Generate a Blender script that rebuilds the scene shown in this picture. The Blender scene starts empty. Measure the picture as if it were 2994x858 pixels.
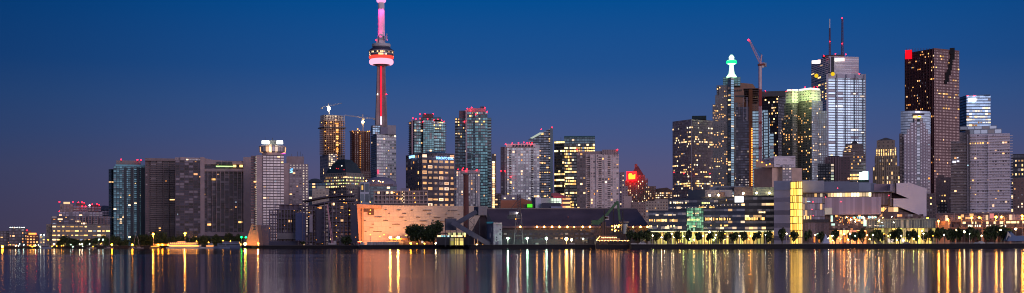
import bpy, math, random
from math import radians, sin, cos, atan, atan2, sqrt, pi
random.seed(7)
sc = bpy.context.scene
COL = sc.collection
H, F, RO = 2.5, 3700.0, 0.002
LZ = 3.0                                   # height of the land above the water
def tx(X): return (X-1497)/F
def Z(X, Y, D): return ((719-Y)-(X-1497)*RO)*D/F + H
def PT(X, Y, D): return ((X-1497+(719-Y)*RO)*D/F, D, Z(X, Y, D))
def tag(o, label=None, cat=None, group=None, kind=None):
    if label: o['label'] = label
    if cat: o['category'] = cat
    if group: o['group'] = group
    if kind: o['kind'] = kind
    return o
# ------------------------------------------------------------------ materials
MATS = {}
def nt(name):
    m = bpy.data.materials.new(name); m.use_nodes = True
    m.node_tree.nodes.clear()
    return m, m.node_tree
def plain(name, c, rough=.8, met=0, emit=None, es=0, var=.12, scale=.15):
    """diffuse / metal with a soft patchy variation"""
    if name in MATS: return MATS[name]
    m, t = nt(name); N, L = t.nodes, t.links
    o = N.new('ShaderNodeOutputMaterial'); p = N.new('ShaderNodeBsdfPrincipled')
    L.new(p.outputs[0], o.inputs[0])
    p.inputs['Roughness'].default_value = rough; p.inputs['Metallic'].default_value = met
    tc = N.new('ShaderNodeTexCoord'); n = N.new('ShaderNodeTexNoise'); n.inputs['Scale'].default_value = scale
    n.inputs['Detail'].default_value = 6
    L.new(tc.outputs['Object'], n.inputs['Vector'])
    r = N.new('ShaderNodeValToRGB'); r.color_ramp.elements[0].position = .3; r.color_ramp.elements[1].position = .7
    r.color_ramp.elements[0].color = (*[x*(1-var) for x in c], 1); r.color_ramp.elements[1].color = (*[min(1, x*(1+var)) for x in c], 1)
    L.new(n.outputs[0], r.inputs[0]); L.new(r.outputs[0], p.inputs['Base Color'])
    if emit:
        p.inputs['Emission Color'].default_value = (*emit, 1); p.inputs['Emission Strength'].default_value = es
        m.cycles.emission_sampling = 'NONE'
    MATS[name] = m; return m
def glow(name, c, s, sample=True):
    if name in MATS: return MATS[name]
    m, t = nt(name); N, L = t.nodes, t.links
    o = N.new('ShaderNodeOutputMaterial'); e = N.new('ShaderNodeEmission')
    e.inputs[0].default_value = (*c, 1); e.inputs[1].default_value = s
    L.new(e.outputs[0], o.inputs[0])
    m.cycles.emission_sampling = 'FRONT' if sample else 'NONE'
    MATS[name] = m; return m

def make_facade_group():
    g = bpy.data.node_groups.new('facade', 'ShaderNodeTree')
    def inp(n, typ, d):
        s = g.interface.new_socket(n, in_out='INPUT', socket_type=typ); s.default_value = d
    for n, d in (('Wall', (.3, .3, .3, 1)), ('Glass', (.1, .1, .1, 1)), ('LitA', (1, .7, .3, 1)), ('LitB', (1, .9, .6, 1)), ('Blind', (.5, .48, .45, 1))):
        inp(n, 'NodeSocketColor', d)
    for n, d in (('WinU', .8), ('WinV', .6), ('Metal', .6), ('Rough', .15), ('P', .02), ('Strength', 1.5), ('Var', .5), ('BlindP', .1), ('Seed', 0.), ('Band', 1.), ('Group', 4.)):
        inp(n, 'NodeSocketFloat', d)
    g.interface.new_socket('Shader', in_out='OUTPUT', socket_type='NodeSocketShader')
    N, L = g.nodes, g.links
    gi = N.new('NodeGroupInput'); go = N.new('NodeGroupOutput')
    def M(op, a, b=None, c=None):
        n = N.new('ShaderNodeMath'); n.operation = op
        for i, x in enumerate((a, b, c)):
            if x is None: continue
            if isinstance(x, (int, float)): n.inputs[i].default_value = x
            else: L.new(x, n.inputs[i])
        return n.outputs[0]
    uv = N.new('ShaderNodeUVMap'); uv.uv_map = 'UVMap'
    sp = N.new('ShaderNodeSeparateXYZ'); L.new(uv.outputs[0], sp.inputs[0])
    u, v = sp.outputs[0], sp.outputs[1]
    fu = M('ABSOLUTE', M('SUBTRACT', M('FRACT', u), .5)); fv = M('ABSOLUTE', M('SUBTRACT', M('FRACT', v), .5))
    iu = M('FLOOR', u); iv = M('FLOOR', v)
    mu = M('LESS_THAN', fu, M('MULTIPLY', gi.outputs['WinU'], .5)); mv = M('LESS_THAN', fv, M('MULTIPLY', gi.outputs['WinV'], .5))
    mask = M('MULTIPLY', mu, mv)
    def wn(a, b, c):
        cb = N.new('ShaderNodeCombineXYZ')
        for i, x in enumerate((a, b, c)):
            if isinstance(x, (int, float)): cb.inputs[i].default_value = x
            else: L.new(x, cb.inputs[i])
        w = N.new('ShaderNodeTexWhiteNoise'); w.noise_dimensions = '3D'; L.new(cb.outputs[0], w.inputs[0])
        return w
    w1 = wn(iu, iv, gi.outputs['Seed'])
    s1 = N.new('ShaderNodeSeparateXYZ'); L.new(w1.outputs['Color'], s1.inputs[0])
    w2 = wn(M('FLOOR', M('DIVIDE', iu, gi.outputs['Group'])), iv, M('ADD', gi.outputs['Seed'], 31.7))
    s2 = N.new('ShaderNodeSeparateXYZ'); L.new(w2.outputs['Color'], s2.inputs[0])
    # chance of a lit pane: neighbours on a floor tend to be lit together
    boost = M('MULTIPLY', M('POWER', s2.outputs[0], 4), 4)
    chance = M('MULTIPLY', gi.outputs['P'], M('ADD', M('SUBTRACT', 1, gi.outputs['Band']), M('MULTIPLY', boost, gi.outputs['Band'])))
    lit = M('MULTIPLY', M('LESS_THAN', s1.outputs[0], chance), mask)
    lc = N.new('ShaderNodeMix'); lc.data_type = 'RGBA'
    L.new(s1.outputs[1], lc.inputs[0]); L.new(gi.outputs['LitA'], lc.inputs[6]); L.new(gi.outputs['LitB'], lc.inputs[7])
    stren = M('MULTIPLY', M('MULTIPLY', lit, gi.outputs['Strength']), M('ADD', .25, M('MULTIPLY', s1.outputs[2], 1.3)))
    # glass
    gv = M('ADD', M('SUBTRACT', 1, gi.outputs['Var']), M('MULTIPLY', s1.outputs[1], M('MULTIPLY', gi.outputs['Var'], 2)))
    vm = N.new('ShaderNodeVectorMath'); vm.operation = 'SCALE'; L.new(gi.outputs['Glass'], vm.inputs[0]); L.new(gv, vm.inputs['Scale'])
    bl = M('LESS_THAN', s1.outputs[2], gi.outputs['BlindP'])
    bm = N.new('ShaderNodeMix'); bm.data_type = 'RGBA'; L.new(bl, bm.inputs[0]); L.new(vm.outputs[0], bm.inputs[6]); L.new(gi.outputs['Blind'], bm.inputs[7])
    gb = N.new('ShaderNodeBsdfPrincipled'); L.new(bm.outputs[2], gb.inputs['Base Color'])
    L.new(M('MULTIPLY', gi.outputs['Metal'], M('SUBTRACT', 1, bl)), gb.inputs['Metallic']); L.new(gi.outputs['Rough'], gb.inputs['Roughness'])
    L.new(lc.outputs[2], gb.inputs['Emission Color']); L.new(stren, gb.inputs['Emission Strength'])
    # wall
    tc = N.new('ShaderNodeTexCoord'); nz = N.new('ShaderNodeTexNoise'); nz.inputs['Scale'].default_value = .06; nz.inputs['Detail'].default_value = 7
    L.new(tc.outputs['Object'], nz.inputs['Vector'])
    ws = M('ADD', .72, M('MULTIPLY', nz.outputs[0], .56))
    wv = N.new('ShaderNodeVectorMath'); wv.operation = 'SCALE'; L.new(gi.outputs['Wall'], wv.inputs[0]); L.new(ws, wv.inputs['Scale'])
    wb = N.new('ShaderNodeBsdfPrincipled'); L.new(wv.outputs[0], wb.inputs['Base Color']); wb.inputs['Roughness'].default_value = .75
    mx = N.new('ShaderNodeMixShader'); L.new(mask, mx.inputs[0]); L.new(wb.outputs[0], mx.inputs[1]); L.new(gb.outputs[0], mx.inputs[2])
    L.new(mx.outputs[0], go.inputs[0])
    return g
FG = make_facade_group()
_seed = [1.0]
WARM, YEL, WHI, GRN, ORA = (1, .44, .14), (1, .52, .15), (1, .68, .38), (.7, .9, .3), (1, .25, .04)
def fac(name, wall, glass, wu=.8, wv=.6, met=.6, rough=.18, p=.03, la=WARM, lb=WHI, s=1.6, var=.5, blind=.08, bc=(.42, .4, .38), band=1., grp=4):
    if name in MATS: return MATS[name]
    m, t = nt(name); N, L = t.nodes, t.links
    o = N.new('ShaderNodeOutputMaterial'); g = N.new('ShaderNodeGroup'); g.node_tree = FG
    L.new(g.outputs[0], o.inputs[0]); _seed[0] += 13.37
    for k, c in (('Wall', wall), ('Glass', glass), ('LitA', la), ('LitB', lb), ('Blind', bc)): g.inputs[k].default_value = (*c, 1)
    for k, x in (('WinU', wu), ('WinV', wv), ('Metal', met), ('Rough', rough), ('P', p*1.35), ('Strength', s*1.35), ('Var', var), ('BlindP', blind), ('Seed', _seed[0]), ('Band', band), ('Group', grp)):
        g.inputs[k].default_value = x
    m.cycles.emission_sampling = 'NONE'
    MATS[name] = m; return m
# ------------------------------------------------------------------ mesh builder
class MB:
    def __init__(s): s.v, s.f, s.uv, s.mi = [], [], [], []
    def poly(s, pts, mi=0, uv=None):
        b = len(s.v); s.v += [tuple(p) for p in pts]; s.f.append(tuple(range(b, b+len(pts))))
        s.uv.append(uv or [(0, 0)]*len(pts)); s.mi.append(mi)
    def prism(s, pts, z0, z1, cw=4., fh=3.5, side=0, top=1, scale=1., tops=None, cap=True, rows=None):
        """pts counter-clockwise; scale shrinks the top; tops = per-vertex top heights"""
        n = len(pts); cx = sum(p[0] for p in pts)/n; cy = sum(p[1] for p in pts)/n
        tp = [(cx+(x-cx)*scale, cy+(y-cy)*scale) for x, y in pts]
        zt = tops or [z1]*n
        rows = rows or max(1, round((max(zt)-z0)/fh)); info = []
        hmax = max(zt)-z0
        for i in range(n):
            j = (i+1) % n; a, b = pts[i], pts[j]
            ln = math.dist(a, b); c = max(1, round(ln/cw))
            s.poly([(*a, z0), (*b, z0), (*tp[j], zt[j]), (*tp[i], zt[i])], side,
                   [(0, 0), (c, 0), (c, rows*(zt[j]-z0)/hmax), (0, rows*(zt[i]-z0)/hmax)])
            info.append((a, b, z0, z0+hmax, c, rows))
        if cap: s.poly([(*tp[i], zt[i]) for i in range(n)], top); s.poly([(*p, z0) for p in reversed(pts)], top)
        return info
    def box(s, c, d, rz=0, mi=0, z0=None):
        x, y, z = c; a, b, h = d[0]/2, d[1]/2, d[2]/2
        if z0 is not None: z = z0+h
        q = [(x+X*cos(rz)-Y*sin(rz), y+X*sin(rz)+Y*cos(rz)) for X, Y in ((-a, -b), (a, -b), (a, b), (-a, b))]
        s.prism(q, z-h, z+h, side=mi, top=mi)
    def beam(s, p, q, w, mi=0, h=None):
        from mathutils import Vector
        p, q = Vector(p), Vector(q); d = (q-p)
        if d.length < 1e-6: return
        d.normalize(); up = Vector((0, 0, 1)) if abs(d.z) < .95 else Vector((0, 1, 0))
        a = d.cross(up).normalized()*w/2; b = d.cross(a).normalized()*(h or w)/2
        P = [p-a-b, p+a-b, p+a+b, p-a+b]; Q = [x+(q-p) for x in P]
        for i in range(4):
            j = (i+1) % 4; s.poly([P[j], P[i], Q[i], Q[j]], mi)
        s.poly([P[3], P[2], P[1], P[0]][::-1], mi); s.poly(Q[::-1], mi)
    def lathe(s, prof, n=24, c=(0, 0), mi=0, cols=None, rows=1):
        m = len(prof)
        for k in range(m-1):
            (r0, z0), (r1, z1) = prof[k], prof[k+1]
            for i in range(n):
                a, b = 2*pi*i/n, 2*pi*(i+1)/n; cu = (cols or n)
                s.poly([(c[0]+r0*cos(a), c[1]+r0*sin(a), z0), (c[0]+r0*cos(b), c[1]+r0*sin(b), z0), (c[0]+r1*cos(b), c[1]+r1*sin(b), z1), (c[0]+r1*cos(a), c[1]+r1*sin(a), z1)], mi,
                       [(cu*i/n, 0), (cu*(i+1)/n, 0), (cu*(i+1)/n, rows), (cu*i/n, rows)])
        for (r, z), o in ((prof[0], -1), (prof[-1], 1)):
            if r > .01:
                ring = [(c[0]+r*cos(2*pi*i/n), c[1]+r*sin(2*pi*i/n), z) for i in range(n)]
                s.poly(ring if o > 0 else ring[::-1], mi)
    def mesh(s, name, mats, loc=(0, 0, 0)):
        me = bpy.data.meshes.new(name)
        me.from_pydata([(x-loc[0], y-loc[1], z-loc[2]) for x, y, z in s.v], [], s.f)
        ul = me.uv_layers.new(name='UVMap'); k = 0; flat = []
        for q in s.uv:
            for t in q: flat += [t[0], t[1]]
        ul.data.foreach_set('uv', flat)
        for m in (mats if isinstance(mats, (list, tuple)) else [mats]): me.materials.append(m)
        if isinstance(mats, (list, tuple)) and len(mats) > 1: me.polygons.foreach_set('material_index', [min(i, len(mats)-1) for i in s.mi])
        me.update(); return me
    def build(s, name, mats, parent=None, loc=None):
        """vertices are world coordinates; the object sits at its parent's base"""
        L = loc
        if L is None: L = tuple(world_loc(parent)) if parent else (0, 0, 0)
        me = s.mesh(name, mats, L); o = bpy.data.objects.new(name, me); COL.objects.link(o)
        if parent: o.parent = parent
        else: o.location = L
        return o
def world_loc(o):
    x = [0, 0, 0]
    while o is not None:
        x = [a+b for a, b in zip(x, o.location)]; o = o.parent
    return x
def empty(name, loc, label, cat, group=None):
    o = bpy.data.objects.new(name, None); o.empty_display_size = 1; COL.objects.link(o); o.location = loc
    return tag(o, label, cat, group)
def ico():
    me = bpy.data.meshes.new('bulb'); import bmesh
    bm = bmesh.new(); bmesh.ops.create_icosphere(bm, subdivisions=2, radius=1); bm.to_mesh(me); bm.free(); return me
ICO = ico(); _ico = {}
def ball(name, p, r, mat, parent):
    if mat.name not in _ico:
        me = ICO.copy(); me.materials.append(mat); _ico[mat.name] = me
    o = bpy.data.objects.new(name, _ico[mat.name]); COL.objects.link(o); o.scale = (r,)*3 if not isinstance(r, tuple) else r
    if parent:
        w = world_loc(parent); o.parent = parent; o.location = [a-b for a, b in zip(p, w)]
    else: o.location = p
    return o
_pane = {}
def pane(mat):
    if mat.name not in _pane:
        b = MB(); b.box((0, 0, 0), (1, 1, 1)); _pane[mat.name] = b.mesh('lit_window', mat)
    return _pane[mat.name]
LITM = dict(
    warm=[glow('lit_warm', (1, .46, .15), 2.0, False), glow('lit_amber', (1, .34, .07), 1.7, False), glow('lit_soft', (1, .46, .18), 1.3, False), glow('lit_yellow', (1, .50, .14), 2.2, False)],
    yel=[glow('lit_yellow', (1, .50, .14), 2.2, False), glow('lit_lemon', (1, .60, .20), 2.4, False), glow('lit_pale', (1, .64, .30), 2.3, False), glow('lit_dimyel', (.9, .50, .15), 1.1, False)],
    whi=[glow('lit_pale', (1, .64, .30), 2.3, False), glow('lit_white', (1, .76, .52), 2.1, False), glow('lit_dimwhite', (.85, .68, .55), 1.0, False)],
    grn=[glow('lit_green', (.68, .85, .26), 1.5, False), glow('lit_lime', (.9, .85, .34), 1.9, False), glow('lit_pale', (1, .64, .30), 2.3, False)],
    ora=[glow('lit_orange', (1, .20, .03), 2.2, False), glow('lit_amber', (1, .27, .045), 2.0, False)],
    red=[glow('lit_red', (1, .02, .03), 2, False)],
    cool=[glow('lit_cool', (.55, .85, 1), 1.3, False), glow('lit_teal', (.35, .8, .85), .9, False), glow('lit_white', (1, .76, .52), 2.1, False)])
DIM = [glow('lit_ember', (.55, .26, .10), .8, False), glow('lit_tv', (.35, .42, .55), .8, False), glow('lit_shade', (.75, .42, .18), .8, False)]
LITM['mix'] = LITM['warm']+LITM['yel']+LITM['whi']
RED = glow('beacon_red', (1, .0035, .012), 30)
ROOF = plain('roof_grey', (.10, .10, .11)); DARK = plain('dark_metal', (.05, .05, .06), .5)
CONC = plain('concrete', (.32, .29, .28)); STEEL = plain('steel', (.3, .3, .32), .45, .5)
# ------------------------------------------------------------------ building helper
def seg_pts(xl, xm, xr, D, dep=24., yaw=0., th=None):
    if xm is None:
        xc = (xl+xr)/2; ph = atan(tx(xc)); v = (sin(ph), cos(ph)); r = (cos(ph), -sin(ph))
        a = radians(yaw); r, v = (r[0]*cos(a)+v[0]*sin(a), r[1]*cos(a)+v[1]*sin(a)), (v[0]*cos(a)-r[0]*sin(a), v[1]*cos(a)-r[1]*sin(a))
        c = (tx(xc)*D, D); out = []
        for X in (xl, xr):
            k = tx(X); t = -(c[0]-k*c[1])/(r[0]-k*r[1]); out.append((c[0]+t*r[0], c[1]+t*r[1]))
        A, B = out
        return [A, B, (B[0]+v[0]*dep, B[1]+v[1]*dep), (A[0]+v[0]*dep, A[1]+v[1]*dep)]
    ph = atan(tx(xm)); v = (sin(ph), cos(ph)); r = (cos(ph), -sin(ph))
    t0 = th if th is not None else min(72, max(14, math.degrees(atan2(xm-xl, xr-xm))))
    a = radians(t0)
    dR = (r[0]*cos(a)+v[0]*sin(a), r[1]*cos(a)+v[1]*sin(a)); dL = (-r[0]*sin(a)+v[0]*cos(a), -r[1]*sin(a)+v[1]*cos(a))
    C = (tx(xm)*D, D)
    def hit(d, X):
        k = tx(X); t = -(C[0]-k*C[1])/(d[0]-k*d[1]); return (C[0]+t*d[0], C[1]+t*d[1])
    Lp, Rp = hit(dL, xl), hit(dR, xr)
    return [C, Rp, (Lp[0]+Rp[0]-C[0], Lp[1]+Rp[1]-C[1]), Lp]
class Bld:
    def __init__(s, name, label, cat, X, D, group=None):
        s.D = D; s.e = empty(name, (tx(X)*D, D, LZ), label, cat, group); s.n = 0
    def blk(s, part, xl, xm, xr, yt, mat, yb=None, dD=0, dep=24., cw=4., fh=3.5, roof=None, tops=None, scale=1., yaw=0, th=None, rows=None, parent=None, mat2=None):
        """mat: front/right face; mat2: the left face"""
        D = s.D+dD; q = seg_pts(xl, xm, xr, D, dep, yaw, th); X = xm or (xl+xr)/2
        z1 = Z(X, yt, D); z0 = LZ if yb is None else Z(X, yb, D)
        if tops: tops = [Z(X, y, D) for y in tops]
        b = MB(); info = b.prism(q, z0, z1, cw, fh, 0, 1, scale, tops, rows=rows)
        mats = [mat, roof or ROOF]
        if mat2:
            mats.append(mat2); b.mi[3] = 2; b.mi[2] = 2
        o = b.build(part, mats, parent or s.e)
        if xm is None: s.last = {'F': info[0], 'R': info[1], 'L': info[3]}
        else: s.last = {'R': info[0], 'L': info[3]}
        s.last['obj'] = o
        return s.last
    def lit(s, face, n, pal='mix', seed=0, u=(0, 1), v=(0, 1), w=.52, h=.48, cells=None, run=1, parent=None, name='lit_window', out=.25):
        a, b, z0, z1, c, rws = face; rnd = random.Random(seed*77+int(a[0]*10)); ms = (LITM[pal]*2+DIM) if isinstance(pal, str) else pal
        ch = (z1-z0)/rws; dx, dy = (b[0]-a[0])/c, (b[1]-a[1])/c; cw = math.hypot(dx, dy); ang = atan2(dy, dx); nx, ny = dy/cw, -dx/cw
        if cells is None:
            cells, seen, tries = [], set(), 0
            cl, chh = int(c*u[0]), max(int(c*u[0])+1, int(round(c*u[1]))); rl, rh = int(rws*v[0]), max(int(rws*v[0])+1, int(round(rws*v[1])))
            while len(cells) < n and tries < n*20:
                tries += 1; i = rnd.randrange(cl, chh); j = rnd.randrange(rl, rh); k = rnd.randint(1, run)
                for q in range(k):
                    if i+q < chh and (i+q, j) not in seen and len(cells) < n: seen.add((i+q, j)); cells.append((i+q, j))
        wl = world_loc(parent or s.e)
        for i, j in cells:
            if s.n >= 100: break
            s.n += 1
            o = bpy.data.objects.new(name, pane(rnd.choice(ms))); COL.objects.link(o); o.parent = parent or s.e
            x, y, z = a[0]+dx*(i+.5)+nx*out*.3, a[1]+dy*(i+.5)+ny*out*.3, z0+ch*(j+.5)
            o.location = (x-wl[0], y-wl[1], z-wl[2]); o.rotation_euler = (0, 0, ang)
            o.scale = (cw*w*rnd.uniform(.45, 1.15), out, ch*h*rnd.uniform(.6, 1.15))
    def beacon(s, X, Y, r=1.3, mat=None, dD=0, name='beacon_light', mast=None):
        D = s.D+dD; p = PT(X, Y, D); r = r*.46 if mat is None else r*.7; ball(name, p, r, mat or RED, s.e)
        if mast:
            b = MB(); b.beam(PT(X, mast, D), (p[0], p[1], p[2]-r*.5), .7); b.build('beacon_mast', DARK, s.e)
    def rail(s, q, z, h=1.2, name='roof_parapet', mat=None, t=.5):
        b = MB()
        for i in range(len(q)):
            p, r = q[i], q[(i+1) % len(q)]; b.beam((*p, z+h/2), (*r, z+h/2), t, h=h)
        b.build(name, mat or CONC, s.e)
    def slabs(s, xl, xm, xr, yt, yb, n, mat, dD=0, grow=1.5, th=None, t=.5, name='balcony', dep=24, skip=0):
        """one projecting balcony slab per floor, each its own object"""
        D = s.D+dD; q = seg_pts(xl, xm, xr, D, dep, th=th); X = xm or (xl+xr)/2; z1 = Z(X, yt, D); z0 = LZ if yb is None else Z(X, yb, D)
        cx = sum(p[0] for p in q)/4; cy = sum(p[1] for p in q)/4
        g = [(x+(x-cx)/math.hypot(x-cx, y-cy)*grow*1.3, y+(y-cy)/math.hypot(x-cx, y-cy)*grow*1.3) for x, y in q]
        me = None; w = world_loc(s.e)
        b = MB(); b.prism(g, 0, t); me = b.mesh(name, mat, (w[0], w[1], 0))
        for k in range(skip, n):
            o = bpy.data.objects.new(name, me); COL.objects.link(o); o.parent = s.e; o.location = (0, 0, z0+(z1-z0)*(k+1)/n-LZ-t)
    def polyext(s, part, pts, dep, mat, dD=0, roof=None, parent=None):
        """an outline in the facade plane, pushed back by its real depth"""
        D = s.D+dD; fr = [PT(X, Y, D) for X, Y in pts]; b = MB()
        if sum((fr[i][0]*fr[(i+1) % len(fr)][2]-fr[(i+1) % len(fr)][0]*fr[i][2]) for i in range(len(fr))) < 0: fr = fr[::-1]
        b.poly(fr, 0, [((p[0]-fr[0][0])/4, (p[2]-LZ)/3.5) for p in fr]); bk = [(x, y+dep, z) for x, y, z in fr]
        b.poly(bk[::-1], 0)
        for i in range(len(fr)):
            j = (i+1) % len(fr); b.poly([fr[j], fr[i], bk[i], bk[j]], 1)
        return b.build(part, [mat, roof or mat], parent or s.e)
    def box3(s, part, X, Y, wpx, hpx, dep, mat, dD=0, parent=None):
        """box by its centre and size in facade pixels"""
        D = s.D+dD; p = PT(X, Y, D); b = MB(); b.box(p, (wpx*D/F, dep, hpx*D/F), -atan(tx(X))); return b.build(part, mat, parent or s.e)
# ------------------------------------------------------------------ camera
cam = bpy.data.cameras.new('camera'); co = bpy.data.objects.new('camera', cam); COL.objects.link(co); sc.camera = co
cam.sensor_fit = 'HORIZONTAL'; cam.sensor_width = 36; cam.lens = 36*F/2994; cam.clip_start = 1; cam.clip_end = 60000
cam.shift_y = 290/2994
from mathutils import Matrix
co.matrix_world = Matrix.Translation((0, 0, H)) @ Matrix.Rotation(RO, 4, 'Y') @ Matrix.Rotation(pi/2, 4, 'X')
sc.view_settings.view_transform = 'Standard'; sc.view_settings.look = 'None'; sc.view_settings.exposure = 0; sc.view_settings.gamma = 1
sc.cycles.max_bounces = 5; sc.cycles.diffuse_bounces = 2; sc.cycles.glossy_bounces = 3; sc.cycles.transmission_bounces = 3
sc.cycles.sample_clamp_indirect = 4; sc.cycles.caustics_reflective = False; sc.cycles.caustics_refractive = False
sc.cycles.use_denoising = True; sc.cycles.pixel_filter_type = 'BLACKMAN_HARRIS'; sc.cycles.filter_width = 1.05
# ------------------------------------------------------------------ world: blue hour, glow of the coming dawn behind the camera
wd = bpy.data.worlds.new('World'); sc.world = wd; wd.use_nodes = True
t = wd.node_tree; N, L = t.nodes, t.links; N.clear()
def M(op, a, b=None, c=None):
    n = N.new('ShaderNodeMath'); n.operation = op
    for i, x in enumerate((a, b, c)):
        if x is None: continue
        if isinstance(x, (int, float)): n.inputs[i].default_value = x
        else: L.new(x, n.inputs[i])
    return n.outputs[0]
tc = N.new('ShaderNodeTexCoord'); sp = N.new('ShaderNodeSeparateXYZ'); L.new(tc.outputs['Generated'], sp.inputs[0])
def ramp(fac, stops):
    r = N.new('ShaderNodeValToRGB'); e = r.color_ramp.elements
    while len(e) < len(stops): e.new(.5)
    for k, (p, c) in enumerate(stops): e[k].position = p; e[k].color = (*c, 1)
    L.new(fac, r.inputs[0]); return r.outputs[0]
el = M('MAXIMUM', sp.outputs[2], 0)
hz = M('SQRT', M('ADD', M('MULTIPLY', sp.outputs[0], sp.outputs[0]), M('MULTIPLY', sp.outputs[1], sp.outputs[1])))
az = M('DIVIDE', sp.outputs[0], M('MAXIMUM', hz, .001))            # sine of the bearing
front = ramp(el, [(0, (.112, .075, .135)), (.030, (.104, .082, .165)), (.059, (.090, .090, .196)), (.086, (.058, .092, .236)), (.112, (.036, .091, .258)), (.139, (.015, .080, .268)), (.191, (.001, .074, .28)), (.45, (.002, .045, .20)), (1, (.01, .03, .11))])
# the sky is a little darker towards the left of the view
dk = M('POWER', 2.718, M('MULTIPLY', -1., M('POWER', M('ABSOLUTE', M('DIVIDE', M('SUBTRACT', az, .08), .40)), 3.4)))
tn = N.new('ShaderNodeMix'); tn.data_type = 'RGBA'; L.new(dk, tn.inputs[0]); tn.inputs[6].default_value = (.33, .46, .53, 1); tn.inputs[7].default_value = (1, 1, 1, 1)
vs = N.new('ShaderNodeVectorMath'); vs.operation = 'MULTIPLY'; L.new(front, vs.inputs[0]); L.new(tn.outputs[2], vs.inputs[1])
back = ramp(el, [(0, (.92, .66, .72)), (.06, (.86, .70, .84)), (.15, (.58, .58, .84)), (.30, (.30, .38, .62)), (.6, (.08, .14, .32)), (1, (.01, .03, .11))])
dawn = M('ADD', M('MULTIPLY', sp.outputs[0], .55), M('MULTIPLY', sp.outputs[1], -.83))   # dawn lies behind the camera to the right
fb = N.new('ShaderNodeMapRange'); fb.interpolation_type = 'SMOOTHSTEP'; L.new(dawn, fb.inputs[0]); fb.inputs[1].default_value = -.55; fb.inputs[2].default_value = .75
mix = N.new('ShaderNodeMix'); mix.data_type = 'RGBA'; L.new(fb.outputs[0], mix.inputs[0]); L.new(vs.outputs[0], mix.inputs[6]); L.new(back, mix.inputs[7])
sky = N.new('ShaderNodeTexSky'); sky.sky_type = 'NISHITA'; sky.sun_disc = False; sky.sun_elevation = radians(-4); sky.sun_rotation = radians(146)
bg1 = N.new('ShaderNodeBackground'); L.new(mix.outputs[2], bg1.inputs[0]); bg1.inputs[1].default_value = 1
bg2 = N.new('ShaderNodeBackground'); L.new(sky.outputs[0], bg2.inputs[0]); bg2.inputs[1].default_value = .02
ad = N.new('ShaderNodeAddShader'); L.new(bg1.outputs[0], ad.inputs[0]); L.new(bg2.outputs[0], ad.inputs[1])
wo = N.new('ShaderNodeOutputWorld'); L.new(ad.outputs[0], wo.inputs[0])
sl = bpy.data.lights.new('sun', 'SUN'); sl.energy = .75; sl.angle = radians(30); sl.color = (1, .76, .86)
so = bpy.data.objects.new('sun', sl); COL.objects.link(so)
from mathutils import Vector
so.rotation_euler = Vector((-.62, .76, -.18)).to_track_quat('-Z', 'Y').to_euler()
# ------------------------------------------------------------------ water
m, t = nt('harbour_water'); N, L = t.nodes, t.links
o = N.new('ShaderNodeOutputMaterial'); p = N.new('ShaderNodeBsdfGlossy'); df = N.new('ShaderNodeBsdfDiffuse'); df.inputs[0].default_value = (.01, .012, .03, 1)
fr = N.new('ShaderNodeFresnel'); fr.inputs[0].default_value = 1.333; ms = N.new('ShaderNodeMixShader'); L.new(fr.outputs[0], ms.inputs[0]); L.new(df.outputs[0], ms.inputs[1]); L.new(p.outputs[0], ms.inputs[2]); L.new(ms.outputs[0], o.inputs[0])
p.inputs['Color'].default_value = (.68, .65, .68, 1)
tc = N.new('ShaderNodeTexCoord'); mp = N.new('ShaderNodeMapping'); mp.inputs['Scale'].default_value = (.0022, .02, 1)
L.new(tc.outputs['Object'], mp.inputs[0]); n1 = N.new('ShaderNodeTexNoise'); n1.inputs['Scale'].default_value = 1; n1.inputs['Detail'].default_value = 4
L.new(mp.outputs[0], n1.inputs['Vector'])
mr = N.new('ShaderNodeMapRange'); L.new(n1.outputs[0], mr.inputs[0]); mr.inputs[1].default_value = .35; mr.inputs[2].default_value = .68; mr.inputs[3].default_value = .085; mr.inputs[4].default_value = .115
ys = N.new('ShaderNodeSeparateXYZ'); L.new(tc.outputs['Object'], ys.inputs[0]); yr = N.new('ShaderNodeMapRange'); L.new(ys.outputs[1], yr.inputs[0]); yr.inputs[1].default_value = 360; yr.inputs[2].default_value = 440; yr.inputs[3].default_value = 0; yr.inputs[4].default_value = .035
sb = N.new('ShaderNodeMath'); sb.operation = 'SUBTRACT'; L.new(mr.outputs[0], sb.inputs[0]); L.new(yr.outputs[0], sb.inputs[1]); L.new(sb.outputs[0], p.inputs['Roughness'])
mp2 = N.new('ShaderNodeMapping'); mp2.inputs['Scale'].default_value = (.25, 1.1, 1); L.new(tc.outputs['Object'], mp2.inputs[0])
n2 = N.new('ShaderNodeTexNoise'); n2.inputs['Scale'].default_value = 1; n2.inputs['Detail'].default_value = 3; L.new(mp2.outputs[0], n2.inputs['Vector'])
bp = N.new('ShaderNodeBump'); bp.inputs['Strength'].default_value = .004; bp.inputs['Distance'].default_value = .02; L.new(n2.outputs[0], bp.inputs['Height']); L.new(bp.outputs[0], p.inputs['Normal'])
b = MB(); b.poly([(-20000, -400, 0), (20000, -400, 0), (20000, 20000, 0), (-20000, 20000, 0)])
tag(b.build('water', m), kind='structure')
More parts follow.
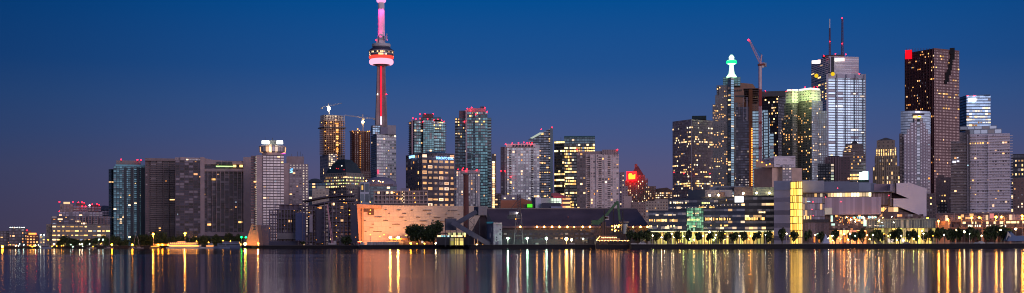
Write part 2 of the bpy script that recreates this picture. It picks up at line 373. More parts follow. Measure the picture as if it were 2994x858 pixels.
# ------------------------------------------------------------------ land and quay
SH = [(-2200, 1600), (-300, 1520), (345, 1500), (735, 1440), (775, 1290), (1048, 1270), (1052, 1075), (1372, 1055), (1378, 965), (1560, 958), (1838, 950), (1846, 905), (2400, 900), (3100, 893), (5200, 880)]
shore = [(tx(X)*D, D) for X, D in SH]
pave = plain('paving', (.16, .15, .15), .85, scale=.02)
b = MB(); far = [(15000, 880), (15000, 16000), (-15000, 16000), (-15000, 1600)]
b.poly([(x, y, LZ) for x, y in shore+far]); tag(b.build('ground', pave), kind='structure')
qm = plain('quay_stone', (.018, .015, .018), .9, scale=.2)
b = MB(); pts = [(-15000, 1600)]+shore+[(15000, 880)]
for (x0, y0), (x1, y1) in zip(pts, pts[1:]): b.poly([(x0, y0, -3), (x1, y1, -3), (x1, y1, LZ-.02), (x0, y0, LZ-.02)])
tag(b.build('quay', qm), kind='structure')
b = MB()
for (x0, y0), (x1, y1) in zip(pts, pts[1:]):
    b.beam((x0, y0-.1, LZ+.2), (x1, y1-.1, LZ+.2), .6, h=.4)
tag(b.build('quay_kerb', plain('kerb_stone', (.10, .09, .085))), kind='structure')
def frame(b, xl, xm, xr, yt, yb, nfl, ncol, mat, dD=0, th=None, dep=24, slab=.5, colw=.8, core=None, top_extra=0):
    """bare concrete frame: one slab per floor, one column per grid point round the edge"""
    D = b.D+dD; q = seg_pts(xl, xm, xr, D, dep, th=th); X = xm or (xl+xr)/2
    z1 = Z(X, yt, D); z0 = LZ if yb is None else Z(X, yb, D); w = world_loc(b.e)
    m = MB(); m.prism(q, 0, slab); me = m.mesh('floor_slab', mat, (w[0], w[1], 0))
    for k in range(nfl+1):
        o = bpy.data.objects.new('floor_slab', me); COL.objects.link(o); o.parent = b.e; o.location = (0, 0, z0+(z1-z0)*k/nfl-LZ-slab+(slab if k == 0 else 0))
    m = MB(); m.box((0, 0, (z1-z0)/2), (colw, colw, z1-z0)); me = m.mesh('column', mat)
    pts = []
    for i in (3, 0) if xm is not None else (0,):
        a, c = q[i], q[(i+1) % 4]; n = max(2, round(ncol*math.dist(a, c)/sum(math.dist(q[j], q[(j+1) % 4]) for j in ((3, 0) if xm is not None else (0,)))))
        for k in range(n+1): pts.append((a[0]+(c[0]-a[0])*k/n, a[1]+(c[1]-a[1])*k/n))
    cx = sum(p[0] for p in q)/4; cy = sum(p[1] for p in q)/4
    for x, y in pts[:60]:
        o = bpy.data.objects.new('column', me); COL.objects.link(o); o.parent = b.e; o.location = (x+(cx-x)*.03-w[0], y+(cy-y)*.03-w[1], z0-LZ)
    if core:
        cq = [(cx+(x-cx)*core[0], cy+(y-cy)*core[0]) for x, y in q]; m = MB(); m.prism(cq, z0, z1+top_extra, 5, 3.5); m.build('core', [core[1], core[1]], b.e)
    return q, z0, z1
def tower_crane(name, label, X, D, yb, yt, tipX, tipY, cntX, cntY, col, w=1.8, luff=False, beacons=(), lamp=None, z0=None):
    e = empty(name, PT(X, yb, D) if z0 is None else (tx(X)*D, D, z0), label, 'tower crane')
    p0 = world_loc(e); top = PT(X, yt, D); x, y = p0[0], D
    m = MB()
    for a in (-1, 1):
        for c in (-1, 1): m.beam((x+a*w/2, y+c*w/2, p0[2]), (x+a*w/2, y+c*w/2, top[2]), w*.17)
    n = max(3, int((top[2]-p0[2])/w/1.6))
    for k in range(n):
        za, zb = p0[2]+(top[2]-p0[2])*k/n, p0[2]+(top[2]-p0[2])*(k+1)/n; s = 1 if k % 2 else -1
        m.beam((x-s*w/2, y-w/2, za), (x+s*w/2, y-w/2, zb), w*.1); m.beam((x-w/2, y-s*w/2, za), (x-w/2, y+s*w/2, zb), w*.1); m.beam((x+w/2, y+s*w/2, za), (x+w/2, y-s*w/2, zb), w*.1)
    m.build('mast', col, e)
    def truss(nm, P, Q, h, mt):
        m = MB(); P, Q = Vector(P), Vector(Q); d = (Q-P).normalized(); u = d.cross(Vector((0, 1, 0))); u = -u if u.z < 0 else u
        if abs(u.z) < .3: u = Vector((u.x, 0, u.z)).normalized()
        n = max(4, int((Q-P).length/h/1.5))
        for yy in (-.5, .5): m.beam(P+Vector((0, yy*w*.7, 0)), Q+Vector((0, yy*w*.7, 0)), h*.16)
        m.beam(P+u*h, Q+u*h*.6, h*.16)
        for k in range(n):
            A = P+(Q-P)*k/n; B2 = P+(Q-P)*(k+1)/n; C = P+(Q-P)*(k+.5)/n+u*h*(1-.4*(k+.5)/n)
            for yy in (-.5, .5): m.beam(A+Vector((0, yy*w*.7, 0)), C, h*.09); m.beam(C, B2+Vector((0, yy*w*.7, 0)), h*.09)
        m.build(nm, mt, e)
    tip = PT(tipX, tipY, D); cnt = PT(cntX, cntY, D)
    truss('jib', top, tip, w*.9, col); truss('counter_jib', top, cnt, w*.7, col)
    m = MB(); m.box((cnt[0], D, cnt[2]-w*.6), (w*1.3, w*1.1, w*1.6)); m.build('counterweight', CONC, e)
    m = MB(); m.box((top[0]+w*.9, D-w*.3, top[2]-w*.7), (w*.9, w*.9, w*1.2)); m.build('cab', plain('cab_white', (.6, .6, .6)), e)
    ap = (top[0]+(0 if not luff else (cnt[0]-top[0])*.3), D, top[2]+w*(4.2 if luff else 3)); m = MB(); m.beam(top, ap, w*.5); m.build('apex_post', col, e)
    m = MB(); m.beam(ap, tuple(a*.6+c*.4 for a, c in zip(tip, top)) if not luff else tip, w*.09); m.beam(ap, cnt, w*.09); m.build('tie_cable', DARK, e)
    for bx, by in beacons: ball('beacon_light', PT(bx, by, D-1), 1.0, RED, e)
    if lamp: ball('work_lamp', PT(lamp[0], lamp[1], D-2), lamp[2], lamp[3], e)
    return e
FLOOD = glow('flood_white', (1, .93, .8), 60); FLOODW = glow('flood_warm', (1, .60, .16), 50); BULB = glow('bulb_amber', (1, .34, .04), 5, False)
SMALLW = glow('small_white', (1, .9, .75), 12)
mauve = (.30, .23, .24)
# --- far left shore
f = fac('far_dark_facade', (.10, .085, .095), (.10, .1, .13), .7, .5, .5, p=.06, la=WARM, s=1.4)
b = Bld('office_block', 'low dark block at the far left edge with a row of white roof lamps', 'office building', 40, 1620)
F1 = b.blk('wing', -60, None, 30, 676, f, dep=40); b.lit(F1['F'], 8, 'warm', 3, v=(0, .7), w=.4, h=.3)
F1 = b.blk('facade', 26, None, 80, 669, f, dep=30); b.lit(F1['F'], 9, 'warm', 4, w=.4, h=.35)
b.blk('penthouse', 28, None, 74, 664, f, yb=669, dep=12, dD=6)
for x in (30, 36, 43, 50, 57, 64, 70): b.beacon(x, 665.5, .7, glow('roof_white', (.85, 1, .95), 9), -1, 'roof_lamp')
b = Bld('brick_block', 'small reddish block with a glowing orange sign band along its roof', 'building', 95, 1600)
F1 = b.blk('facade', 77, None, 113, 688, fac('brick_far', (.16, .075, .06), (.1, .09, .1), .6, .5, .4, p=.12, la=WARM, s=1.2), dep=20); b.lit(F1['F'], 14, 'warm', 5)
b.blk('roof_storey', 78, None, 90, 675, fac('brick_far', (.2, .1, .08), (.1, .1, .1)), yb=688, dD=3, dep=12)
b.box3('sign', 95, 684, 21, 5, 1, glow('sign_orange', (1, .36, .06), 2.2), -2)
b.beacon(79, 674, 1); b.beacon(105, 685, 1, dD=-3)
b = Bld('silo_tower', 'narrow pale tower with two white lamps left of the long lit terminal block', 'tower', 124, 1585)
F1 = b.blk('shaft', 116, None, 132, 690, fac('silo_white', (.4, .4, .42), (.2, .2, .22), .4, .4, p=.1), dep=14)
b.blk('cap', 119, None, 131, 683, DARK, yb=690, dep=8, dD=2)
for x in (119, 129): b.beacon(x, 687, 1.1, glow('roof_white', (.85, 1, .95), 9), -2, 'roof_lamp')
b.lit(F1['F'], 5, 'yel', 1)
# terminal building with setback storeys
b = Bld('terminal_building', 'long low concrete terminal with five rows of lit windows and setback glass storeys', 'terminal', 228, 1560)
fb_ = fac('terminal_facade', (.22, .185, .16), (.12, .11, .12), .72, .34, .4, p=.12, la=YEL, lb=(1, .9, .55), s=1.7, band=.7)
F1 = b.blk('facade', 152, None, 322, 657, fb_, dep=60, cw=5.2, rows=5)
b.blk('end_wall', 135, None, 151.5, 656, fac('terminal_end', (.22, .19, .18), (.1, .1, .1), .4, .4, p=.05), dep=55, dD=2, rows=5)
b.lit(F1['F'], 58, 'yel', 2, run=3, w=.8, h=.28)
fg = fac('terminal_glass', (.10, .08, .09), (.10, .10, .14), .8, .7, .6, p=.05)
F1 = b.blk('glass_storeys', 150, None, 322, 633, fg, yb=657, dep=40, dD=8, cw=7, rows=4); b.lit(F1['F'], 6, 'warm', 5, u=(0, .5), w=.35, h=.3)
for k, x in enumerate(range(160, 322, 9)):
    b.box3('bay_pier', x, 645, 2.2, 23, 2, plain('pier_pink', (.26, .16, .16)), 7)
b.blk('setback_storey', 172, None, 300, 620, fac('terminal_top', (.18, .15, .18), (.2, .2, .26), .8, .5, .6, p=.05), yb=633, dep=24, dD=14, rows=2)
b = Bld('condo_tower', 'stepped beige tower with a glowing crown behind the terminal, red lights on its corners', 'apartment tower', 195, 1700)
b.blk('facade', 175, None, 214, 597, fac('crown_tower', (.24, .18, .17), (.15, .12, .14), .45, .8, .3, p=.02), dep=26)
b.blk('crown', 186, None, 205, 591, glow('crown_glow', (1, .62, .32), 1.2, False), yb=598.5, dep=12, dD=3)
for x, y in ((174, 591), (213, 591), (174, 618)): b.beacon(x, y, 1.5, dD=-2)
b = Bld('condo_tower', 'dark pair of stubby towers with red roof lights behind the terminal', 'apartment tower', 235, 1720)
F1 = b.blk('facade', 214, None, 257, 602, fac('dark_pair', (.14, .11, .13), (.14, .14, .2), .8, .55, .6, p=.05, la=WHI), dep=26); b.lit(F1['F'], 5, 'whi', 3)
b.blk('penthouse', 222, None, 250, 594, DARK, yb=602, dep=12, dD=4)
for x, y in ((229, 592), (240, 592), (246, 593), (217, 604), (240, 604), (250, 604)): b.beacon(x, y, 1.4, dD=-2)
b.beacon(262, 601, 1.4, SMALLW, -4)
b = Bld('condo_tower', 'dark tower with three red lights just right of the stubby pair', 'apartment tower', 276, 1740)
b.blk('facade', 258, None, 296, 604, fac('dark_pair', (.14, .11, .13), (.14, .14, .2)), dep=26)
b.blk('penthouse', 266, None, 292, 599, DARK, yb=604, dep=12, dD=4)
for x, y in ((270, 598), (283, 597), (290, 599)): b.beacon(x, y, 1.4, dD=-2)
b = Bld('domed_hall', 'low dark round-roofed hall right of the red-lit towers behind the terminal', 'hall', 305, 1780)
b.blk('facade', 296, None, 322, 616, fac('dark_pair', (.14, .11, .13), (.14, .14, .2)), dep=30)
m = MB(); p = PT(305, 616, 1795); m.lathe([(15*cos(a)*.9, p[2]+7*sin(a)) for a in [radians(x) for x in range(0, 91, 15)]], 20, (p[0], p[1])); m.build('dome', plain('dome_dark', (.1, .1, .12)), b.e)
# --- tower 1 : teal glass
tealA = fac('teal_glass', (.05, .07, .09), (.10, .24, .28), .82, .62, .75, p=.012, la=YEL, s=2, var=.7, blind=.05, bc=(.3, .42, .45))
tealB = fac('teal_dark', (.06, .08, .10), (.05, .10, .14), .85, .6, .8, p=.01, la=YEL, s=2, var=.6, blind=.02)
b = Bld('condo_tower', 'teal glass tower with rounded dark corner and flat penthouse, beside the dark brown tower', 'apartment tower', 370, 1680)
F1 = b.blk('facade', 332, None, 426, 487, tealA, dep=30, cw=3.6, rows=40); b.lit(F1['F'], 14, 'yel', 4, w=.5, h=.4)
b.blk('curved_corner', 318, 326, 334, 495, tealB, dD=6, cw=4, rows=39)
for x, w_ in ((352, 4), (366, 9), (386, 8), (404, 7), (418, 13)):
    b.box3('dark_bay', x, 608, w_, 236, 2.4, plain('bay_navy', (.02, .032, .045), .6), -.8)
b.blk('penthouse', 340, None, 412, 470, plain('penthouse_grey', (.2, .2, .2)), yb=487, dD=5, dep=16)
b.blk('roof_slab', 338, None, 425, 482, plain('teal_band', (.1, .3, .36), .3, .4), yb=488, dD=2, dep=22)
for x, y in ((354, 467), (402, 468), (412, 468)): b.beacon(x, y, 1.6, dD=2, mast=474)
for x in range(336, 425, 11): b.box3('mullion', x, 590, 1.2, 205, .8, plain('teal_mull', (.2, .26, .28)), -1)
# --- tower 2 brown grid
br = fac('brown_grid', (.05, .035, .045), (.03, .025, .04), .8, .66, .12, p=.006, la=YEL, s=1.8, var=.6, blind=.05, bc=(.2, .17, .2))
b = Bld('condo_tower', 'dark brown concrete tower with pale floor lines between the teal tower and the wide slab', 'apartment tower', 470, 1660)
F1 = b.blk('facade', 440, None, 513, 471, br, dep=30, cw=9, rows=36); b.lit(F1['F'], 6, 'warm', 3, w=.3, h=.45)
b.blk('side_wing', 425, None, 440.5, 466, fac('brown_side', (.15, .10, .11), (.05, .05, .06), .6, .5, .3, p=.01), dep=30, dD=-3, rows=36)
b.blk('roof_band', 425, None, 512, 463.5, plain('brown_conc', (.22, .16, .155)), yb=471, dD=-4, dep=26)
for k in range(5): b.box3('column', 447+k*15.5, 585, 1.4, 222, 1.2, plain('brown_conc', (.22, .16, .155)), -1)
for k in range(36): b.box3('floor_edge', 476, 478+k*6.0, 73, 2.0, 1.4, plain('brown_line', (.235, .185, .18)), -.6)
# --- tower 3 : wide mauve slab
mv = plain('mauve_concrete', (.38, .28, .28), .85)
dk3 = fac('mauve_windows', (.095, .07, .08), (.025, .025, .045), .86, .74, .15, p=.008, la=YEL, lb=WARM, s=1.4, var=.9, blind=.24, bc=(.20, .17, .21), band=.2)
b = Bld('condo_tower', 'very wide mauve slab with pale piers, dark window bays and a green roof strip', 'apartment tower', 625, 1620)
F1 = b.blk('facade', 513, None, 735, 470, dk3, dep=34, cw=5.6, rows=34); b.lit(F1['F'], 16, 'warm', 6, w=.38, h=.5)
b.blk('pier', 512, None, 528, 461, fac('mauve_thin', (.36, .27, .27), (.08, .08, .1), .25, .5, .3, p=.01), dD=-3, dep=12, rows=36)
for x0, x1, y in ((528, 543.5, 460), (586, 598.5, 460), (712, 735, 460)): b.blk('pier', x0, None, x1, y, mv, dD=-5, dep=14)
b.polyext('roof_band', [(543, 461), (586, 462), (586, 496), (543, 496)], 12, fac('upper_band', (.38, .29, .28), (.5, .48, .45), .7, .55, .3, p=.35, la=WHI, s=1.2), -3)
b.polyext('roof_wall', [(598, 463), (622, 468), (660, 471), (712, 472), (712, 481), (598, 481)], 14, mv, -3)
b.polyext('upper_band', [(598, 494), (712, 494), (712, 502), (598, 502)], 6, mv, -3)
b.polyext('base_band', [(543, 679), (735, 679), (735, 690), (543, 690)], 8, mv, -3)
for k in range(9): b.box3('fin', 608+k*12.3, 590, 1.6, 178, 1.6, mv, -3.2)
for k in range(3): b.box3('fin', 550+k*12, 590, 1.4, 186, 1.6, mv, -3.2)
for k in range(3): b.box3('roof_opening', 640+k*16, 477.5, 13, 8, 1, DARK, -3.6)
b.box3('strip_light', 656, 487, 48, 3, 1, glow('strip_green', (.62, 1, .35), 1.4), -4)
for x in (686, 705): b.box3('lit_window', x, 486, 9, 6.5, 1, LITM['yel'][1], -4)
# blue sign : the strokes of its mark
SB = glow('sign_blue', (.12, .42, 1), 2.5)
sg = b.box3('sign_board', 561, 523, 12, 12, .6, plain('sign_navy', (.01, .02, .1)), -4)
for X, Y, w_, h_ in ((560, 519, 8, 2.2), (561.5, 526.5, 9, 3.2), (558, 522.5, 2.5, 4), (565.5, 524, 2.2, 5), (562, 531, 7, 1.4)): b.box3('sign_mark', X, Y, w_, h_, .5, SB, -4.6, sg)
# --- hotel, two towers
pane_h = fac('hotel_grid', (.17, .13, .135), (.62, .57, .56), .86, .60, .7, .22, p=.006, la=YEL, s=1.8, var=.18, blind=.35, bc=(.85, .76, .74), band=.2)
wallh = plain('hotel_concrete', (.42, .32, .32), .85)
b = Bld('hotel_tower', 'pale hotel tower with window grid and a round rooftop restaurant under two white floodlights', 'hotel', 785, 1520)
F1 = b.blk('facade', 769, None, 831, 455, pane_h, dep=30, cw=4.2, rows=33); b.lit(F1['F'], 7, 'yel', 2, w=.7)
b.blk('end_wall', 750, None, 770, 454, wallh, dD=-1.5, dep=30)
F2 = b.blk('balcony_side', 734, None, 750.5, 456, fac('balcony_side', (.21, .125, .14), (.05, .045, .06), 1, .5, .3, p=.02, la=WARM), dD=3, dep=26, rows=33); b.lit(F2['F'], 5, 'warm', 2)
for k in range(33): b.box3('edge_light', 748.6, 460+k*6.1, 1.7, 3.4, .6, LITM['whi'][2], -1.8)
m = MB(); D = 1536; p = PT(797, 455, D); cc = (p[0], D)
zz = lambda y: Z(797, y, D)
m.lathe([(12.5, zz(456)), (12.5, zz(447))], 24, cc); m.build('restaurant_base', wallh, b.e)
m = MB(); m.lathe([(12.5, zz(448)), (15.8, zz(446)), (16, zz(431)), (15.6, zz(429)), (12, zz(426))], 32, cc, cols=26)
m.build('restaurant_drum', fac('drum_glass', (.12, .10, .12), (.3, .28, .3), .86, .9, .6, p=.35, la=WARM, lb=WHI, s=1.4, band=0), b.e)
m = MB(); m.lathe([(16.3, zz(431)), (16.3, zz(429))], 32, cc); m.build('restaurant_rim', wallh, b.e)
m = MB(); m.lathe([(5.5, zz(427)), (5.5, zz(412)), (1, zz(411))], 16, cc); m.build('plant_room', plain('plant_grey', (.2, .2, .19)), b.e)
m = MB(); m.beam((cc[0], D, zz(412)), (cc[0], D, zz(404)), .5); m.beam((cc[0]-9, D, zz(427)), (cc[0]-9, D, zz(402)), .3); m.build('roof_antenna', DARK, b.e)
FL2 = glow('sign_white_hot', (.95, 1, .86), 9)
for x in (776.5, 818): b.box3('floodlit_sign', x, 417, 21 if x < 800 else 18, 9, 1.2, FL2, 2)
b.box3('neon_strip', 829, 449.5, 11, 2.4, .6, glow('magenta', (1, .1, .6), 1.5), -1)
b.blk('podium', 752, None, 792, 658, plain('podium_mauve', (.17, .14, .17)), dD=-20, dep=40)
m = MB()   # flared foot
D = 1475; A = [PT(x, y, D) for x, y in ((715, 722), (759, 722), (752, 658), (735, 658))]; Bk = [(x, y+22, z) for x, y, z in A]
m.poly(A); m.poly(Bk[::-1]); 
for i in range(4): j = (i+1) % 4; m.poly([A[j], A[i], Bk[i], Bk[j]])
ft = m.build('flared_foot', plain('foot_concrete', (.5, .3, .22)), b.e)
for yy in (664, 671): b.box3('foot_recess', 744, yy, 7, 3.4, .6, DARK, -45.5, ft)
b = Bld('hotel_tower', 'lower second hotel tower with a small blue sign and boxed plant room', 'hotel', 865, 1545)
F1 = b.blk('facade', 846, None, 902, 480, fac('hotel_grid2', (.27, .22, .235), (.16, .13, .16), .72, .5, .4, .25, p=.02, la=WARM, s=1.5, var=.6, blind=.3, bc=(.35, .3, .33)), dep=30, cw=4.0, rows=31)
b.lit(F1['F'], 8, 'warm', 4)
pale = [LITM['whi'][2], glow('lit_faint', (.62, .5, .48), .8, False)]
c_ = F1['F'][4]; rr = F1['F'][5]
b.lit(F1['F'], 90, pale, 1, cells=[(i, rr-1) for i in range(c_)]+[(i, rr-2) for i in range(c_)]+[(c_-1-i, j) for j in range(4, rr-2) for i in range(2)])
b.blk('end_wall', 830, None, 846.5, 478, wallh, dD=-1.5, dep=30)
b.blk('plant_room', 838, None, 889, 458, plain('plant_mauve', (.25, .2, .22)), yb=480, dD=6, dep=18)
m = MB()
for x in (852, 870, 878, 884): p = PT(x, 458, 1556); m.beam(p, (p[0], p[1], p[2]+3+(x % 4)*1.5), .3)
m.build('roof_antenna', DARK, b.e)
for X, Y, w_, h_ in ((854, 495, 4, 3.4), (850, 497.5, 5, 1.8), (854, 503, 4, 3), (850, 504.5, 5, 2), (851.5, 500, 7, 1)): b.box3('sign_mark', X, Y, w_, h_, .6, glow('sign_cyan', (.35, .85, 1), 2.2) if Y > 499 else SB, -2)
# --- unfinished waterfront block in a dark frame
cblue = plain('frame_dark', (.12, .10, .14), .85); tarp = plain('blue_tarp', (.05, .07, .16), .9)
b = Bld('unfinished_block', 'dark unfinished waterfront block of bare floors, blue sheeting and work lamps', 'construction site', 900, 1330)
frame(b, 786, None, 895, 613, None, 8, 12, cblue, core=(.55, fac('raw_core', (.09, .08, .10), (.03, .03, .04), .6, .7, .1, p=.05, la=WARM)))
frame(b, 803, None, 893, 598, 613, 1, 6, cblue, dD=4, core=(.7, cblue))
frame(b, 884, None, 962, 603, None, 9, 8, cblue, dD=-8, core=(.6, fac('raw_core', (.1, .1, .1), (.03, .03, .04))))
frame(b, 948, None, 1052, 592, None, 9, 9, cblue, dD=-14, core=(.62, fac('raw_core', (.1, .1, .1), (.03, .03, .04))))
b.blk('sheeted_bay', 864, None, 892, 622, tarp, yb=704, dD=-10, dep=3)
b.blk('sheeted_bay', 925, None, 948, 612, plain('dark_sheet', (.05, .05, .08)), yb=712, dD=-11, dep=3)
b.blk('sheeted_bay', 905, None, 914, 628, plain('grey_sheet', (.26, .24, .28)), yb=680, dD=-12, dep=2)
b.blk('sheeted_bay', 1025, None, 1046, 600, plain('dark_sheet', (.05, .05, .08)), yb=712, dD=-17, dep=3)
b.blk('lower_wall', 786, None, 870, 706, plain('dark_sheet', (.05, .05, .08)), dD=-4, dep=3)
b.blk('hoarding', 810, None, 868, 682, plain('hoarding', (.16, .15, .16)), yb=700, dD=-3, dep=2)
for y0, y1, x0 in ((571, 577, 884), (586, 592, 897)):     # sweeping roof canopies
    pts = []
    N_ = 10
    for k in range(N_+1): u_ = k/N_; pts.append((x0+u_*(1030-x0), y0+16-18*sin(u_*pi*.55)))
    lo = [(x, y+4.5) for x, y in reversed(pts)]
    b.polyext('roof_canopy', pts+lo, 22, plain('canopy_dark', (.05, .04, .06)), 10)
for x, y, r in ((983, 638, .8), (983, 660, .8), (984, 680, .7), (984, 692, .9), (1022, 616, 1.0), (1022, 628, 1.0), (1006, 593, 1.), (1012, 594, .8), (904, 622, .8), (903, 634, .7), (930, 608, .7), (935, 609, .6), (788, 668, .7), (760, 600, .1), (832, 660, .5), (860, 616, .5), (925, 702, .5), (996, 622, .5), (1040, 694, .6), (942, 712, .5)):
    b.beacon(x, y, r*.7, BULB, -19, 'work_lamp')
# mobile crane boom leaning in front
e = empty('mobile_crane', PT(973, 716, 1290), 'pink lit lattice boom of a mobile crane leaning against the dark unfinished block', 'crane')
m = MB(); A, C = PT(972, 712, 1290), PT(957, 601, 1290)
for s_ in (-1, 1):
    for q_ in (-1, 1): m.beam((A[0]+s_*.8, A[1]+q_*.8, A[2]), (C[0]+s_*.4, C[1]+q_*.4, C[2]), .28)
for k in range(30):
    a_ = k/30; c2 = (k+1)/30; s_ = 1 if k % 2 else -1; f_ = lambda u_, s: (A[0]+(C[0]-A[0])*u_+s*(.8-.4*u_), A[1]-.8, A[2]+(C[2]-A[2])*u_)
    m.beam(f_(a_, s_), f_(c2, -s_), .2)
m.build('boom', plain('boom_pink', (.75, .42, .45)), e)
m = MB(); m.box((A[0], A[1], 0), (8, 3.2, 1.6), z0=LZ+1); m.build('carrier', plain('crane_white', (.5, .45, .45)), e)
m = MB(); m.box((A[0]+2.5, A[1], 0), (2.4, 2.6, 2.2), z0=LZ+2.6); m.build('cab', plain('crane_white', (.5, .45, .45)), e)
for k in (-3, -1, 1, 3):
    m = MB()
    for i in range(12): pass
    wq = [(A[0]+k+.55*cos(i*pi/6), LZ+.55+.55*sin(i*pi/6)) for i in range(12)]
    m.poly([(x, A[1]-1.7, z) for x, z in wq]); m.poly([(x, A[1]+1.7, z) for x, z in wq][::-1])
    for i in range(12): j = (i+1) % 12; m.poly([(wq[j][0], A[1]-1.7, wq[j][1]), (wq[i][0], A[1]-1.7, wq[i][1]), (wq[i][0], A[1]+1.7, wq[i][1]), (wq[j][0], A[1]+1.7, wq[j][1])])
    m.build('wheel', DARK, e)
# --- low blocks between hotel and domed block
b = Bld('office_block', 'small beige box with a dark blue round roof behind the unfinished waterfront block', 'building', 935, 1480)
F1 = b.blk('facade', 913, None, 962, 552, fac('beige_box', (.34, .29, .24), (.12, .12, .14), .5, .3, .3, p=.1, la=WHI), dep=20)
b.blk('roof_room', 928, None, 950, 544, plain('pale_box', (.35, .38, .32)), yb=552, dD=4, dep=10); b.lit(F1['F'], 6, 'whi', 2, v=(0, .5))
b = Bld('office_block', 'dark blue glass block with rounded roof just right of the lower hotel tower', 'building', 925, 1620)
b.blk('facade', 903, None, 952, 535, fac('navy_glass', (.03, .05, .09), (.04, .08, .12), .85, .6, .7, p=.03), dep=30)
m = MB(); D = 1634; r_ = 20*D/F
zt = Z(925, 535, D); xs = [(tx(925)*D+r_*cos(a), zt+5*sin(a)) for a in [pi*k/10 for k in range(11)]]
m.poly([(x, D-10, z) for x, z in reversed(xs)][::-1]); m.poly([(x, D+10, z) for x, z in xs][::-1])
for (x0, z0), (x1, z1) in zip(xs, xs[1:]): m.poly([(x0, D-10, z0), (x0, D+10, z0), (x1, D+10, z1), (x1, D-10, z1)])
m.build('vaulted_roof', plain('navy_roof', (.03, .05, .08), .5), b.e)
# --- tower 6 : unfinished, lit, crane
warmconc = plain('raw_concrete_warm', (.46, .30, .21), .85)
b = Bld('unfinished_tower', 'taller unfinished concrete tower with lit bare floors and a starry white top lamp', 'construction tower', 972, 2120)
frame(b, 935, 948, 1010, 352, 452, 17, 14, warmconc, th=20, core=(.72, fac('raw_lit', (.25, .15, .1), (.10, .05, .03), .55, .6, .1, p=.13, la=(1, .40, .12), lb=(1, .6, .3), s=1.0, band=.5)))
frame(b, 937, 949, 1009, 336, 352, 3, 20, plain('raw_pale', (.45, .42, .42)), th=20, core=(.8, fac('raw_top', (.3, .25, .25), (.2, .12, .1), .5, .6, .1, p=.1)))
b.blk('screen_deck', 930, 948, 1013, 370, DARK, yb=373, th=20, dD=-2)
F1 = b.blk('lower_facade', 936, 960, 1009, 452, fac('clad_grey', (.27, .23, .24), (.14, .13, .15), .6, .6, .4, p=.01, blind=.02), th=20, cw=4, rows=28)
b.blk('lit_bay', 961, None, 987, 450, fac('clad_lit', (.2, .2, .2), (.4, .4, .42), .7, .6, .4, p=.55, la=WHI, s=.9, band=.2), yb=486, dD=-3, dep=3, cw=4, rows=7)
for x, y, r in [(986, 400+k*8, .7) for k in range(12)]+[(950, 385, 1.), (952, 412, .8), (951, 426, .8), (961, 433, .8), (940, 359, .8), (955, 360, 1.), (968, 358, 1.2), (980, 361, .8), (1000, 366, .6)]: b.beacon(x, y, r, BULB, -4, 'work_lamp')
for k in range(15): b.box3('hoist_landing', 986, 356+k*6.2, 7, 4, 1.4, LITM['warm'][k % 4] if k % 3 else plain('hoist', (.3, .16, .08)), -2)
tower_crane('tower_crane', 'small crane with a starry white lamp on top of the tallest unfinished tower', 961, 2115, 336, 312, 1000, 303, 941, 315, STEEL, w=1.9, lamp=(961, 319, 2.6, glow('star_white', (1, .8, .5), 90)))
b = Bld('unfinished_tower', 'shorter brown unfinished tower with a vertical string of amber lamps', 'construction tower', 1053, 2060)
rust = plain('rust_formwork', (.13, .05, .035), .9)
frame(b, 1024, 1032, 1088, 384, 500, 20, 14, rust, th=18, core=(.86, fac('rust_core', (.08, .035, .028), (.03, .02, .02), .5, .6, .1, p=.01)))
b.blk('edge_band', 1022, 1031, 1089, 382, plain('edge_pale', (.3, .2, .16)), yb=385, th=18)
b.blk('lower_floors', 1025, 1033, 1087, 500, fac('rust_low', (.14, .07, .06), (.04, .03, .04), .7, .5, .1, p=.02), th=18)
for k in range(18): b.beacon(1053, 396+k*5.6, .6, BULB, -3, 'work_lamp')
for x, y, r in ((1046, 378, 1.3), (1051, 382, 1.0), (1075, 385, 1.1), (1080, 384, .8), (1030, 384, .7)): b.beacon(x, y, r, BULB, -4, 'work_lamp')
tower_crane('tower_crane', 'long horizontal crane above the shorter unfinished tower beside the needle tower', 1061, 2055, 383, 346, 1008, 338, 1094, 347, plain('crane_cream', (.55, .48, .38)), w=2.0, lamp=(1061, 357, 2.0, FLOODW))
# --- domed office (lit rows)
b = Bld('office_building', 'office with dark faceted dome above four rows of bright greenish windows', 'office building', 1000, 1720)
dl = fac('dome_office', (.24, .20, .17), (.10, .12, .12), .62, .55, .4, p=.02, la=YEL)
F1 = b.blk('upper_facade', 947, 1012, 1066, 505, dl, yb=550, th=45, cw=3.2, rows=5)
F2 = b.blk('lower_facade', 965, 1014, 1052, 550, fac('dome_lower', (.2, .16, .15), (.07, .07, .08), .6, .6, .3, p=.05, la=WARM), th=42, cw=3.6)
b.lit(F1['L'], 60, 'grn', 2, w=.6, h=.45, cells=[(i, j) for i in range(F1['L'][4]) for j in range(0, 4) if (i*7+j*3) % 9])
b.lit(F1['R'], 40, 'grn', 2, w=.55, h=.45, cells=[(i, j) for i in range(F1['R'][4]) for j in range(0, 4) if (i*5+j*7) % 5])
gdark = plain('dome_metal', (.035, .05, .055), .45, .3)
b.blk('dome_base', 953, 1012, 1058, 489, gdark, yb=506, th=45, scale=.86, dD=2)
b.blk('dome_middle', 966, 1010, 1050, 475, gdark, yb=490, th=45, scale=.8, dD=5)
b.blk('dome_top', 978, 1008, 1038, 466, gdark, yb=476, th=45, scale=.7, dD=8)
for x, y in ((984, 493), (989, 494), (1006, 497)): b.beacon(x, y, .8, LITM['red'][0], -4, 'roof_lamp')
for x, y in ((966, 493), (999, 485)): b.beacon(x, y, .7, SMALLW, -8, 'roof_lamp')
